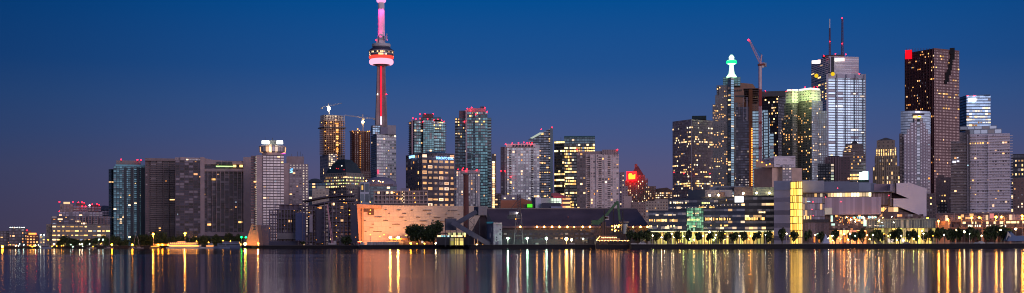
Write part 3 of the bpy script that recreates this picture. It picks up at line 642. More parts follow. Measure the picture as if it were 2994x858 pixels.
# --- tower 9 : light grid in front of the needle tower
b = Bld('condo_tower', 'slim grey tower with dark balconied side standing in front of the needle tower foot', 'apartment tower', 1120, 1900)
gr9 = fac('grid_grey', (.46, .44, .45), (.16, .2, .2), .78, .55, .6, p=.03, la=WARM, s=1.2, var=.7, blind=.5, bc=(.72, .72, .68))
F1 = b.blk('facade', 1085, 1102, 1159, 393, gr9, th=17, cw=3.4, rows=38, mat2=fac('slim_side', (.10, .11, .13), (.07, .1, .13), .9, .55, .7, p=.01)); b.lit(F1['R'], 12, 'warm', 3)
b.blk('penthouse', 1085, 1090, 1113, 367, fac('pent_teal', (.1, .14, .17), (.1, .18, .24), .8, .6, .7, p=0), yb=393, th=17)
b.blk('penthouse', 1113, None, 1135, 372, plain('pent_mauve', (.22, .2, .26)), yb=393, dep=14, dD=3)
b.blk('penthouse', 1134, None, 1158, 367, plain('pent_grey', (.34, .31, .33)), yb=394, dep=16, dD=4)
b.slabs(1083, 1102, 1104, 398, 555, 26, plain('slab_grey', (.3, .3, .32)), grow=.2, th=17)
b.box3('lit_window', 1106, 503, 5, 12, 1, glow('pinkred', (1, .1, .2), 1.4, False), -2)
# --- white translucent dome and glazed offices
b = Bld('domed_hall', 'hazy blue grey dome with four orange lamps at the foot of the slim grey tower', 'hall', 1112, 1560)
m = MB(); D = 1600; p = PT(1112, 545, D); m.lathe([(21*cos(a), p[2]+12*sin(a)) for a in [radians(x) for x in range(0, 91, 10)]], 28, (p[0], p[1]))
m.build('dome', plain('dome_haze', (.22, .2, .26), .6), b.e)
b.blk('drum', 1064, None, 1160, 545, fac('dome_drum', (.14, .15, .18), (.1, .16, .18), .9, .6, .6, p=.03), dep=60, dD=0)
b.blk('terrace', 1080, None, 1150, 538, plain('dome_terr', (.12, .1, .13)), yb=546, dep=30, dD=3)
for x, y in ((1071, 529), (1092, 529), (1107, 530), (1112, 532), (1119, 532)): b.beacon(x, y, 1.1 if x != 1112 else .6, glow('lamp_orange', (1, .42, .1), 22), -1, 'roof_lamp')
b = Bld('office_block', 'narrow glazed block with white window frames below the orange lamps of the dome', 'office building', 1066, 1500)
F1 = b.blk('facade', 1053, None, 1080, 534, fac('white_frames', (.42, .44, .5), (.08, .11, .14), .84, .8, .6, p=.04, la=YEL), dep=20, cw=5.4, rows=6)
b.blk('side', 1045, None, 1054, 548, plain('side_br', (.14, .11, .12)), dD=2, dep=14); b.lit(F1['F'], 2, 'yel', 3)
# --- open parking structure with slabs
b = Bld('parking_structure', 'open concrete parking structure of three bare decks above the pale curved wall', 'parking garage', 1168, 1420)
pk = plain('deck_concrete', (.42, .31, .28), .85)
frame(b, 1092, None, 1252, 558, 598, 3, 14, pk, slab=1.0, colw=.9, dep=40, core=(.9, fac('deck_back', (.13, .10, .11), (.2, .15, .14), .5, .7, .1, p=.06, la=WARM)))
b.blk('base', 1092, None, 1252, 598, plain('base_brown', (.14, .1, .1)), dep=40, dD=2)
b.blk('stair_box', 1172, None, 1196, 551, plain('pent_mauve', (.22, .2, .26)), yb=558, dep=8, dD=6)
for k in range(8): b.box3('lit_window', 1176+(k % 2)*5, 562+k*4.4, 1.6, 3, .8, LITM['whi'][k % 2], -2)
for x, y in ((1161, 568), (1161, 580), (1211, 566), (1212, 579), (1214, 592), (1152, 563), (1083, 592), (1057, 591)): b.beacon(x, y, .8, BULB, -4, 'deck_lamp')
# ------------------------------------------------------------------ needle tower
D = 2312.; X0 = 1116.
e = empty('observation_tower', (tx(X0)*D, D, LZ), 'very tall concrete needle tower with red light strip, glowing pod and pink lit upper shaft', 'tower')
cx = tx(X0)*D
zn = lambda y: Z(X0, y, D)
cn = plain('tower_concrete', (.25, .20, .20), .8)
m = MB()
prof = [(3, 34), (40, 26), (90, 19), (150, 14.6), (zn(372), 12.3), (zn(280), 10.0), (zn(188), 8.2)]
rings = []
for z, r in prof:
    rg = []
    for k in range(3):
        a0 = radians(90+120*k)                    # one leg points away, two point left and right of the camera
        for da, rr in ((-60, .52), (-26, .50), (-9, 1), (9, 1), (26, .50)):
            a = a0+radians(da); rg.append((cx+r*rr*cos(a), D+r*rr*sin(a), z))
    rings.append(rg)
for r0, r1 in zip(rings, rings[1:]):
    n = len(r0)
    for i in range(n): j = (i+1) % n; m.poly([r0[i], r0[j], r1[j], r1[i]])
m.poly(rings[-1]); m.build('shaft', cn, e)
m = MB()
zs = [(zn(366), zn(342), glow('strip_pale', (1, .72, .85), 1.6)), (zn(342), zn(190), glow('strip_red', (1, .015, .045), 1.5))]
for k, (za, zb, mt) in enumerate(zs):
    m = MB()
    rr = lambda z: 12.3*.5+(8.2-12.3)*.5*(z-zn(372))/(zn(188)-zn(372))
    m.box((cx, D-rr((za+zb)/2)-1.0, (za+zb)/2), (2.4, 2.0, zb-za)); m.build('light_strip', mt, e)
# pod
def lat(name, prof, mat, n=40, cols=40, rows=1): m = MB(); m.lathe([(r, zn(y)) for r, y in prof], n, (cx, D), cols=cols, rows=rows); return m.build(name, mat, e)
lat('pod_underside', [(7, 196), (12, 192), (19, 189.5)], plain('pod_under', (.3, .2, .22)))
lat('radome_ring', [(17, 190.5), (20, 189), (21.8, 185.5), (22.2, 181.5), (21.6, 177.5), (20, 174.6), (17, 173.5)], glow('radome_glow', (1, .36, .50), 1.7))
lat('red_band', [(20.3, 173.6), (22.4, 171), (22.6, 166.5), (21, 165)], glow('red_band_glow', (1, .06, .04), 1.5))
lat('restaurant_level', [(21, 165.2), (22.6, 164.5), (22.6, 160), (22, 159.6)], fac('pod_windows', (.16, .13, .15), (.1, .1, .12), .8, .9, .5, p=.25, la=(1, .45, .15), lb=WHI, s=1.4, band=.4), cols=44)
lat('deck_ring', [(21.8, 160), (23.2, 159.5), (23.2, 158.2), (21.8, 158)], plain('pod_ring', (.5, .46, .5), .5))
lat('lookout_level', [(22, 158.2), (22, 153)], fac('pod_windows2', (.12, .1, .08), (.08, .08, .06), .8, .8, .5, p=.3, la=WARM, lb=WHI, s=1.3, band=.6), cols=44)
lat('deck_ring', [(21.8, 153.2), (23.4, 152.6), (23.4, 151.2), (21.8, 151)], plain('pod_ring', (.5, .46, .5), .5))
lat('pod_roof', [(22, 151.2), (23, 150), (22.6, 148.5), (18, 143), (16, 141.2), (16, 138)], plain('pod_navy', (.045, .045, .07), .5))
lat('pod_cap', [(16.6, 138.2), (17, 136), (17, 130), (16, 129.5), (4, 129)], plain('pod_cap_grey', (.42, .41, .44), .6))
m = MB(); m.lathe([(7.2, zn(129.5)), (6.4, zn(106)), (6.1, zn(60)), (5.6, zn(6))], 6, (cx, D)); m.build('upper_shaft', plain('upper_concrete', (.62, .55, .58), .7), e)
for X, Y, w_, h_ in ((1116, 110, 13, 9), (1130, 113, 5, 13), (1103, 120, 5, 12), (1123, 111, 4, 9), (1131, 101, 3, 4)):
    p = PT(X, Y, D-7); m = MB(); m.box(p, (w_*D/F, 3, h_*D/F)); m.build('equipment_box', plain('equip_grey', (.35, .33, .36), .5), e)
lat('sky_pod', [(5.6, 8.5), (8.0, 6.5), (8.6, 3), (8.6, -4), (7, -8), (4, -11)], glow('skypod_pink', (1, .35, .68), 1.3))
m = MB(); m.lathe([(2.4, zn(-10)), (1.6, zn(-70)), (.8, zn(-130)), (.3, zn(-172))], 10, (cx, D)); m.build('antenna', plain('antenna_white', (.6, .6, .6)), e)
for X, Y, mt in ((1104, 276, SMALLW), (1130, 276, RED), (1100, 118, RED)): ball('beacon_light', PT(X, Y, D-9), .9, mt, e)
for k in range(6):
    a = radians(30+60*k); sp_ = bpy.data.lights.new('shaft_light', 'SPOT'); sp_.energy = 48000; sp_.color = (1, .05, .34); sp_.spot_size = radians(34); sp_.spot_blend = .7; sp_.shadow_soft_size = .8
    o = bpy.data.objects.new('shaft_light', sp_); COL.objects.link(o); o.parent = e
    px, py, pz = cx+18*cos(a), D+18*sin(a), zn(129)
    o.location = (px-cx, py-D, pz-LZ); o.rotation_euler = Vector((cx-px, D-py, 34)).to_track_quat('-Z', 'Y').to_euler()

for k in range(4):
    a = radians(210+40*k); sp_ = bpy.data.lights.new('shaft_light', 'SPOT'); sp_.energy = 75000; sp_.color = (1, .05, .34); sp_.spot_size = radians(40); sp_.spot_blend = .7; sp_.shadow_soft_size = .8
    o = bpy.data.objects.new('shaft_light', sp_); COL.objects.link(o); o.parent = e
    px, py, pz = cx+16*cos(a), D+16*sin(a), zn(10)
    o.location = (px-cx, py-D, pz-LZ); o.rotation_euler = Vector((cx-px, D-py, -32)).to_track_quat('-Z', 'Y').to_euler()
def beacons(b, pts, r=1.3, mat=None, dD=-3, name='beacon_light'):
    for x, y in pts: b.beacon(x, y, r, mat, dD, name)
slabm = plain('balcony_grey', (.26, .26, .28))
# --- tower 11
b = Bld('condo_tower', 'dark balconied tower crowned with red lights behind the brown office with blue signs', 'apartment tower', 1250, 2000)
d11 = fac('dark_teal', (.035, .04, .05), (.055, .13, .14), .86, .66, .75, p=.012, la=YEL, s=1.6, var=.8, blind=.05)
F1 = b.blk('facade', 1197, 1212, 1303, 352, d11, th=16, cw=3.4, rows=42, mat2=fac('dark_side11', (.06, .05, .06), (.05, .07, .09), .8, .6, .7, p=.01))
b.slabs(1196, 1212, 1304, 354, 470, 19, slabm, grow=1.4, th=16, t=.45)
b.blk('corner_strip', 1204, None, 1208, 350, plain('pink_strip', (.42, .28, .3)), dD=-3, dep=2)
b.blk('glass_bay', 1238, None, 1269, 352, fac('teal_bay', (.12, .16, .16), (.20, .42, .42), .88, .7, .75, p=.01, var=.5), yb=450, dD=-1, dep=3, cw=3.4, fh=3.4)
b.blk('setback', 1226, None, 1290, 344, d11, yb=352, dD=8, dep=14)
b.blk('crown_block', 1236, None, 1268, 333, plain('crown_dark', (.09, .06, .07)), yb=346, dD=10, dep=12)
b.lit(F1['R'], 10, 'yel', 4, u=(.5, .95), v=(.93, .99), w=.8); b.lit(F1['R'], 4, 'warm', 5)
beacons(b, [(1207, 346), (1228, 334), (1243, 333), (1267, 333), (1228, 347), (1250, 348), (1268, 351), (1281, 350), (1291, 352), (1298, 356), (1236, 356), (1216, 348)], 1.5)
# --- office 12
b = Bld('office_building', 'brown office with five columns of warm windows and pale blue roof signs', 'office building', 1255, 1860)
o12 = fac('office_brown', (.29, .215, .215), (.16, .12, .12), .78, .52, .4, p=.12, la=WARM, lb=(1, .75, .55), s=1.0, blind=.5, bc=(.45, .32, .28), band=.3)
F1 = b.blk('facade', 1187, 1234, 1330, 448, o12, th=22, cw=9.2, rows=17, mat2=fac('office_side', (.11, .09, .11), (.07, .07, .09), .5, .5, .4, p=.02))
b.lit(F1['R'], 78, [glow('lit_peach', (1, .56, .34), .55, False), glow('lit_peach2', (1, .52, .26), .75, False), glow('lit_peach', (1, .56, .34), .55, False), LITM['warm'][2]], 2, w=.74, h=.40, cells=[(i, j) for j in range(1, 16) for i in range(F1['R'][4]) if (i*3+j*5) % 8])
b.lit(F1['L'], 14, 'warm', 4, w=.4)
rp = seg_pts(1187, 1234, 1330, 1860, th=22)
m = MB(); m.prism(rp, Z(1255, 457.5, 1860), Z(1255, 447.5, 1860)+.4); pr = m.build('roof_band', plain('brown_band', (.27, .20, .21)), b.e)
b.blk('plant_room', 1247, None, 1302, 443, plain('plant_blue', (.08, .16, .24)), yb=449, dD=14, dep=14)
SBL = glow('sign_paleblue', (.22, .50, 1), 3.6)
def sign_text(parent, txt, X, Y, D, hpx, wpx, mat, rz=None, spx=None):
    """lit letters as one flat sign"""
    cu = bpy.data.curves.new('sign_letters', 'FONT'); cu.body = txt; cu.align_x = 'CENTER'; cu.align_y = 'CENTER'; cu.extrude = .12
    o = bpy.data.objects.new('sign_letters', cu); COL.objects.link(o); cu.materials.append(mat); cu.size = 1; cu.offset = .018
    bpy.context.view_layer.update(); dx, dy = max(o.dimensions.x, .01), max(o.dimensions.y, .01)
    p = PT(X, Y, D); w = world_loc(parent)
    o.parent = parent; o.location = [a-c for a, c in zip(p, w)]; o.rotation_euler = (pi/2, 0, rz if rz is not None else -atan(tx(X)))
    me = bpy.data.meshes.new_from_object(o.evaluated_get(bpy.context.evaluated_depsgraph_get())); bpy.data.objects.remove(o); bpy.data.curves.remove(cu)
    o = bpy.data.objects.new('sign_letters', me); COL.objects.link(o); o.parent = parent; o.location = [a-c for a, c in zip(p, w)]; o.rotation_euler = (pi/2, 0, rz if rz is not None else -atan(tx(X)))
    o.scale = (wpx*D/F/dx, hpx*D/F/dy, 1); return o
a_, c_ = rp[0], rp[1]; aR = atan2(c_[1]-a_[1], c_[0]-a_[0]); a2, c2 = rp[3], rp[0]; aL = atan2(c2[1]-a2[1], c2[0]-a2[0])
sign_text(b.e, 'TORONTO STAR', 1300, 463.5, 1868, 7.5, 56, SBL, aR)
sign_text(b.e, 'TORONTO STAR', 1204, 459.5, 1885, 7.5, 46, SBL, aL)
# --- tower 13 and its neighbours
b = Bld('condo_tower', 'tall teal glass tower with pale vertical spine and pink roof box', 'apartment tower', 1385, 1770)
g13 = fac('teal13', (.12, .13, .14), (.14, .33, .34), .84, .66, .75, p=.012, la=YEL, s=1.8, var=.75, blind=.12, bc=(.35, .45, .45))
d13 = fac('dark13', (.05, .055, .065), (.06, .11, .14), .85, .62, .7, p=.02, la=YEL, s=1.6, var=.7)
F1 = b.blk('facade', 1366, None, 1426, 327, g13, dep=24, cw=3.2, rows=47); b.lit(F1['F'], 9, 'yel', 3, v=(.9, .99), w=.9)
b.lit(F1['F'], 6, 'warm', 8)
F2 = b.blk('dark_wing', 1331, None, 1367, 345, d13, dD=3, dep=20, cw=3.2, rows=44); b.lit(F2['F'], 8, 'yel', 3, v=(.82, .97)); b.lit(F2['F'], 4, 'warm', 5)
b.blk('right_wing', 1423, None, 1437, 345, fac('teal13b', (.10, .11, .12), (.15, .28, .3), .8, .6, .7, p=.01), dD=4, dep=18, cw=3.2, rows=44)
b.blk('spine', 1362, None, 1366.5, 322, plain('spine_pale', (.42, .35, .37)), dD=-2, dep=4)
for k in range(4): b.blk('lower_bay', 1366+k*6, None, 1372+k*6, 435+k*14 if k < 2 else 460+k*22, d13, dD=-1.2-.1*k, dep=2)
for k in range(30): b.box3('balcony', 1336, 352+k*8.2, 13, 1.1, 2.5, slabm, 1)
for k in range(30): b.box3('balcony', 1433, 352+k*8.2, 10, 1.1, 2.5, slabm, 3)
b.blk('roof_box', 1343, None, 1363, 324, plain('roofbox_dark', (.13, .09, .11)), yb=345, dD=4, dep=14)
b.blk('roof_box', 1367, None, 1421, 317, plain('roofbox_pink', (.5, .2, .25)), yb=327, dD=4, dep=14)
b.blk('plant_room', 1405, None, 1419, 312, plain('crown_dark', (.09, .06, .07)), yb=318, dD=8, dep=8)
b.blk('dark_core', 1384, None, 1390, 330, d13, yb=600, dD=-1, dep=2)
beacons(b, [(1366, 318), (1379, 315), (1376, 324), (1417, 316), (1424, 327), (1358, 356), (1391, 335)], 1.5)
b = Bld('apartment_block', 'short glazed tower with red roof lights before the teal tower with the pale spine', 'apartment tower', 1370, 1620)
F1 = b.blk('facade', 1334, None, 1404, 501, fac('short_glass', (.30, .28, .29), (.28, .3, .3), .55, .75, .6, p=.03, la=WARM, s=1.2, var=.8, blind=.2, bc=(.5, .5, .48)), dep=24, cw=3.0); b.lit(F1['F'], 6, 'warm', 3)
b.blk('roof_band', 1350, None, 1404, 498, plain('short_roof', (.3, .3, .32)), yb=507, dD=-2, dep=20)
for k in range(4): b.box3('pier', 1392+k*3, 560, 1.6, 100, 1.2, plain('pier_pale', (.55, .52, .54)), -2)
b.lit(F1['F'], 8, 'whi', 7, v=(.93, 1), w=.9)
beacons(b, [(1339, 496), (1352, 496), (1355, 492), (1366, 495), (1394, 497), (1362, 500)], 1.2)
b = Bld('condo_tower', 'thin sliver tower with a brilliant white lit strip beside the tall teal tower', 'apartment tower', 1445, 1820)
F1 = b.blk('facade', 1438, None, 1451, 450, fac('sliver', (.18, .17, .17), (.1, .1, .1), .6, .6, .4, p=.05), dep=16)
b.blk('lit_strip', 1440, None, 1447, 472, fac('lit_strip', (.3, .28, .25), (.5, .5, .5), .9, .8, .2, p=.8, la=WHI, lb=YEL, s=2.2, band=0), dD=-1.5, dep=2, cw=3, fh=3.2)
b = Bld('office_block', 'low brown block between the sliver tower and the white condominium', 'building', 1456, 1750)
b.blk('facade', 1447, None, 1466, 566, fac('brown_low', (.3, .22, .18), (.2, .16, .14), .6, .5, .3, p=.05), dep=16)
# --- tower 16
b = Bld('condo_tower', 'broad whitish condominium with dark flank and red roof lights, beside the wedge roofed tower', 'apartment tower', 1520, 1720)
w16 = fac('white16', (.68, .62, .60), (.40, .46, .46), .74, .66, .75, p=.015, la=YEL, s=1.8, var=.55, blind=.15, bc=(.55, .55, .52))
F1 = b.blk('facade', 1482, None, 1578, 424, w16, dep=26, cw=3.6, rows=36); b.lit(F1['F'], 14, 'warm', 4)
F2 = b.blk('dark_flank', 1464, None, 1483, 430, fac('dark16', (.10, .085, .10), (.06, .06, .08), .6, .55, .4, p=.02), dD=4, dep=20)
b.blk('roof_wall', 1480, None, 1567, 421, plain('white_conc', (.66, .6, .6)), yb=431, dD=-1.5, dep=20)
for k in range(7): b.box3('roof_opening', 1502+k*9, 427, 5, 6, 1, DARK, -2.5)
for x in (1492, 1556): 
    for k in range(32): b.box3('balcony', x, 440+k*5.3, 6.5, 2.3, 1.4, plain('balcony_dark', (.08, .08, .09)), -.6)
for x in (1477, 1510, 1537, 1566): b.box3('pier', x, 510, 1.6, 160, 1.3, plain('white_conc', (.66, .6, .6)), -.7)
beacons(b, [(1478, 421), (1498, 419), (1516, 418), (1531, 417), (1541, 418), (1548, 418), (1555, 419), (1465, 500), (1476, 500), (1494, 517)], 1.2)
# --- wedge tower 17
b = Bld('office_building', 'dark glass tower with a steep wedge shaped roof rising to the right, two red lights', 'office building', 1582, 1900)
g17 = fac('wedge_glass', (.07, .075, .085), (.16, .20, .24), .9, .55, .75, p=.07, la=YEL, lb=WARM, s=1.1, var=.6, band=.7)
q = seg_pts(1546, None, 1612, 1900, 26); zA, zB = Z(1582, 407, 1900), Z(1582, 375, 1900)
zC = Z(1582, 400, 1900)
m = MB(); inf = m.prism(q, LZ, 0, 3.6, 3.6, tops=[zC-4, zB, zB-3, zC-6]); m.build('facade', [g17, plain('wedge_roof', (.25, .3, .32), .2, .6)], b.e)
b.lit((inf[0][0], inf[0][1], LZ, Z(1582, 420, 1900), inf[0][4], 44), 50, 'mix', 3, run=3, v=(.1, .9))
b.blk('edge_fin', 1609, None, 1617, 373, plain('fin_teal', (.12, .17, .19), .4, .3), dD=-3, dep=10)
b.polyext('roof_glazing', [(1550, 404), (1578, 388), (1590, 388), (1572, 398), (1556, 406)], 3, plain('lit_glazing', (.6, .7, .6), .3, emit=(.7, .9, .6), es=.35), -2)
beacons(b, [(1583, 379), (1614, 373)], 1.5)
# --- building 18
b = Bld('office_building', 'dark glass office with whole floors blazing yellow behind the pinkish condominium', 'office building', 1680, 1950)
g18 = fac('gold_floors', (.06, .065, .06), (.10, .12, .12), .9, .58, .7, p=.22, la=YEL, lb=(1, .85, .4), s=1.7, var=.6, band=1, grp=7)
F2 = b.blk('left_wing', 1621, 1650, 1652, 412, g18, th=70, cw=3.2, rows=36, mat2=g18)
F1 = b.blk('facade', 1648, None, 1740, 420, g18, dD=4, dep=24, cw=3.2, rows=34)
b.blk('roof_screen', 1650, None, 1740, 399, fac('screen18', (.06, .09, .10), (.12, .2, .22), .9, .7, .6, p=.06, la=WHI), yb=421, dD=5, dep=20)
b.blk('roof_edge', 1650, None, 1740, 398, plain('edge_teal', (.04, .12, .14)), yb=402, dD=3, dep=20)
for (lo, hi, u0, u1, F_) in ((.93, .96, .3, .97, F1), (.60, .66, 0, .4, F1), (.38, .45, 0, .35, F1), (.76, .95, 0, .25, F1)): b.lit(F_['F'], 24, 'yel', 5, u=(u0, u1), v=(lo, hi), w=.9, h=.65, run=5)
b.lit(F1['F'], 20, 'yel', 9, u=(0, .3), run=4)
b.box3('roof_antenna', 1640, 408, 1, 12, .5, DARK)
# --- tower 19
b = Bld('condo_tower', 'pinkish grid fronted condominium with red lamps at both roof ends, before the yellow office', 'apartment tower', 1750, 1620)
w19 = fac('pink19', (.72, .56, .52), (.30, .27, .28), .72, .62, .5, p=.012, la=YEL, s=1.6, var=.7, blind=.2, bc=(.55, .48, .44))
F1 = b.blk('facade', 1700, None, 1810, 452, w19, dep=24, cw=3.7, rows=31); b.lit(F1['F'], 18, 'warm', 3)
F2 = b.blk('dark_flank', 1687, None, 1713, 447, fac('flank19', (.17, .13, .125), (.09, .08, .09), .7, .6, .4, p=.03, la=YEL), dD=-2, dep=22, rows=31); b.lit(F2['F'], 6, 'warm', 3)
b.blk('roof_wall', 1690, None, 1762, 443, plain('wall19', (.30, .23, .23)), yb=453, dD=3, dep=16)
b.blk('roof_wall', 1761, None, 1808, 438, fac('wall19b', (.32, .24, .24), (.1, .08, .09), .3, .8, .2, p=0), yb=453, dD=-1, dep=16, cw=3)
for x in (1727, 1744, 1768, 1792): b.box3('pier', x, 530, 1.8, 158, 1.4, plain('pier19', (.75, .60, .56)), -.8)
for x in (1721, 1755, 1781):
    for k in range(26): b.box3('balcony', x, 460+k*6.1, 8, 2.4, 1.4, plain('balcony_br', (.11, .085, .09)), -.6)
beacons(b, [(1688, 439), (1805, 438)], 1.4)
b = Bld('condo_tower', 'thin distant tower with a column of dots peeking out right of the pinkish condominium', 'apartment tower', 1818, 1900)
b.blk('facade', 1811, None, 1827, 504, fac('thin20', (.38, .28, .30), (.1, .08, .1), .5, .5, .3, p=.2, la=WHI, s=1.0, band=0), dep=14, cw=4)
b.blk('corner_pier', 1823.5, None, 1827.5, 503, plain('pier_pinkish', (.5, .36, .38)), dD=-1, dep=3)
# --- chateau hotel 21
b = Bld('grand_hotel', 'old stone hotel with steep chateau roof and a blazing red and yellow sign', 'hotel', 1870, 2060)
st = fac('hotel_stone', (.30, .19, .145), (.10, .06, .05), .42, .6, .2, p=.14, la=WARM, lb=WHI, s=1.2, blind=.1, band=.3)
str_ = plain('stone_brown', (.30, .19, .15), .9); cop = plain('roof_copper', (.16, .10, .09), .7)
F1 = b.blk('facade', 1828, None, 1894, 528, st, dep=30, cw=3.4, fh=3.6); b.lit(F1['F'], 16, 'whi', 3, v=(.3, 1), w=.5)
F2 = b.blk('right_wing', 1882, None, 1918, 545, st, dD=-6, dep=30, cw=3.4); b.lit(F2['F'], 10, 'whi', 4, v=(.4, 1), w=.5)
b.blk('upper_block', 1842, None, 1886, 512, st, yb=529, dD=3, dep=22, cw=3.4)
b.blk('roof', 1844, None, 1883, 485, cop, yb=513, dD=4, dep=20, scale=.14, roof=cop)
b.blk('chimney', 1856, None, 1864, 480, str_, yb=505, dD=12, dep=4)
for x in (1838, 1889, 1893): b.blk('turret', x-2, None, x+2, 520 if x < 1890 else 522, str_, yb=532, dD=0, dep=4, scale=.4)
b.blk('low_front', 1893, None, 1950, 590, fac('low_front', (.40, .31, .25), (.1, .08, .08), .45, .5, .2, p=.02), dD=-60, dep=30, cw=4)
SR = glow('sign_red', (1, .02, .02), 3); SY = glow('sign_gold', (1, .36, .03), 2.6)
sg = b.box3('sign_board', 1847, 516, 30, 27, 1, plain('sign_halo_red', (.12, .01, .01), emit=(1, .002, .004), es=9), -9)  # large glowing board stands in for the red halo round the sign
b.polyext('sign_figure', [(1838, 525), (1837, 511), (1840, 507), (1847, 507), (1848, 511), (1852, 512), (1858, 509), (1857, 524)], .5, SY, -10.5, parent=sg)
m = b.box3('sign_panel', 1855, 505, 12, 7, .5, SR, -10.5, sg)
b = Bld('office_block', 'low brown building with sloping dark roof and lit top floor beside the chateau roof', 'building', 1940, 2040)
F1 = b.blk('facade', 1916, None, 1972, 562, fac('slope_front', (.27, .18, .14), (.1, .06, .05), .5, .5, .2, p=.05), dep=30, cw=3.4); b.lit(F1['F'], 22, 'whi', 3, v=(.85, .98), w=.7); b.lit(F1['F'], 6, 'warm', 9)
b.polyext('roof', [(1918, 563), (1922, 552), (1950, 549), (1972, 560), (1972, 563)], 30, cop, 1)
for nm, lab, x0, x1, y, c in (('office_block', 'plain pale pink windowless block in front of the chateau roofed hotel', 1822, 1848, 574, (.46, .33, .30)), ('office_block', 'slim pinkish block beside the thin dotted distant tower', 1819, 1836, 545, (.34, .24, .25)), ('office_block', 'brown block with small windows in front of the middle of the chateau roofed hotel', 1847, 1888, 591, (.30, .2, .17)), ('apartment_block', 'cream block with rows of square windows behind the left end of the dark waterfront offices', 1888, 1962, 588, (.42, .33, .26))):
    b = Bld(nm, lab, 'building', (x0+x1)/2, 1500 if x0 > 1880 else 1800-x0*.1)
    F1 = b.blk('facade', x0, None, x1, y, fac('low_'+str(x0), c, (.10, .07, .07), .5 if x0 != 1822 else .0, .5, .2, p=.02), dep=25, cw=3.2, fh=3.4)
    if x0 > 1880: b.lit(F1['F'], 5, 'whi', 3, u=(.4, .55)); b.blk('roof_storey', 1915, None, 1955, 583, plain('cream', (.36, .28, .23)), yb=588, dD=6, dep=10)
# --- pale curved building
b = Bld('exhibition_hall', 'huge pale curved wall with scattered dark slots, lit orange from its lower left', 'hall', 1200, 1120)
pal = plain('pale_panels', (.56, .44, .38), .8, var=.06, scale=.05)
m = MB(); n = 14; top = []; X0_, X1_ = 1062, 1425
for k in range(n+1):
    u_ = k/n; X = X0_+(X1_-X0_)*u_; Dd = 1112+12*u_*u_; top.append((X, Dd, 600+4*u_))
for (Xa, Da, Ya), (Xb, Db, Yb) in zip(top, top[1:]):
    a, c = (tx(Xa)*Da, Da), (tx(Xb)*Db, Db); m.poly([(*a, LZ), (*c, LZ), (*c, Z(Xb, Yb, Db)), (*a, Z(Xa, Ya, Da))], 0)
    m.poly([(*a, Z(Xa, Ya, Da)), (*c, Z(Xb, Yb, Db)), (c[0], c[1]+40, Z(Xb, Yb, Db)), (a[0], a[1]+40, Z(Xa, Ya, Da))], 1)
# faint panel joints are modelled in the material
a = (tx(X1_)*1124, 1124); m.poly([(*a, LZ), (a[0], a[1]+40, LZ), (a[0], a[1]+40, Z(X1_, 604, 1124)), (*a, Z(X1_, 604, 1124))], 0)
mm, t = nt('pale_panel_wall'); N, L = t.nodes, t.links
o = N.new('ShaderNodeOutputMaterial'); p = N.new('ShaderNodeBsdfPrincipled'); L.new(p.outputs[0], o.inputs[0]); p.inputs['Roughness'].default_value = .7
tc = N.new('ShaderNodeTexCoord'); sp = N.new('ShaderNodeSeparateXYZ'); L.new(tc.outputs['Object'], sp.inputs[0])
cb = N.new('ShaderNodeCombineXYZ'); L.new(sp.outputs[0], cb.inputs[0]); L.new(sp.outputs[2], cb.inputs[1])
bk = N.new('ShaderNodeTexBrick'); L.new(cb.outputs[0], bk.inputs[0]); bk.inputs['Scale'].default_value = .1; bk.inputs['Mortar Size'].default_value = .008
bk.inputs['Color1'].default_value = (.56, .46, .37, 1); bk.inputs['Color2'].default_value = (.48, .39, .31, 1); bk.inputs['Mortar'].default_value = (.36, .27, .23, 1); bk.inputs['Brick Width'].default_value = .7; bk.inputs['Row Height'].default_value = .42
L.new(bk.outputs[0], p.inputs['Base Color'])
m.build('curved_wall', [mm, ROOF], b.e)
b.polyext('left_return', [(1043, 597), (1063, 600), (1063, 722), (1051, 722)], 30, plain('return_wall', (.5, .3, .18)), -9)
b.polyext('left_parapet', [(1043, 597), (1115, 601), (1115, 610), (1045, 609)], 2, plain('return_wall', (.5, .3, .18)), -11)
def onwall(X, Y, w_, h_, mat, nm='wall_slot'):
    u_ = (X-X0_)/(X1_-X0_); Dd = 1112+12*u_*u_; q_ = PT(X, Y, Dd-.5); m = MB(); m.box(q_, (w_*Dd/F, .8, h_*Dd/F), -.0+atan2(12*2*u_, (X1_-X0_)*.3)); return m.build(nm, mat, b.e)
slot = plain('slot_dark', (.10, .06, .05), .9)
for zx, zy, zw in ((357, 182, 28), (512, 184, 48), (670, 186, 26), (855, 188, 98), (1115, 191, 20), (1177, 191, 80), (400, 226, 24), (582, 227, 46), (877, 231, 48), (1080, 232, 20), (1237, 233, 20), (268, 267, 88), (545, 270, 54), (748, 271, 50), (976, 273, 80), (1137, 274, 76), (101, 310, 40), (357, 310, 56), (597, 313, 24), (810, 315, 90), (1040, 317, 60), (204, 353, 28), (484, 354, 94), (796, 356, 46), (189, 397, 46), (414, 397, 24), (607, 398, 84), (118, 440, 26), (260, 440, 104), (570, 483, 24)):
    onwall(1040+zx*.2439, 570+zy*.2439, zw*.2439, 1.5, slot)
for X, Y, w_, h_ in ((1060.5, 616, 8, 7), (1071.5, 616, 8, 7), (1084, 621, 18, 17), (1106, 604, 15, 12)): onwall(max(X, 1063.5), Y, w_, h_, slot, 'window')
for X, Y in ((1083, 615), (1082, 625)): b.beacon(X, Y, .8, BULB, -9, 'wall_lamp')
b.polyext('joint_post', [(1056.4, 612), (1057.6, 612), (1057.6, 712), (1056.4, 712)], .6, slot, -10.5)
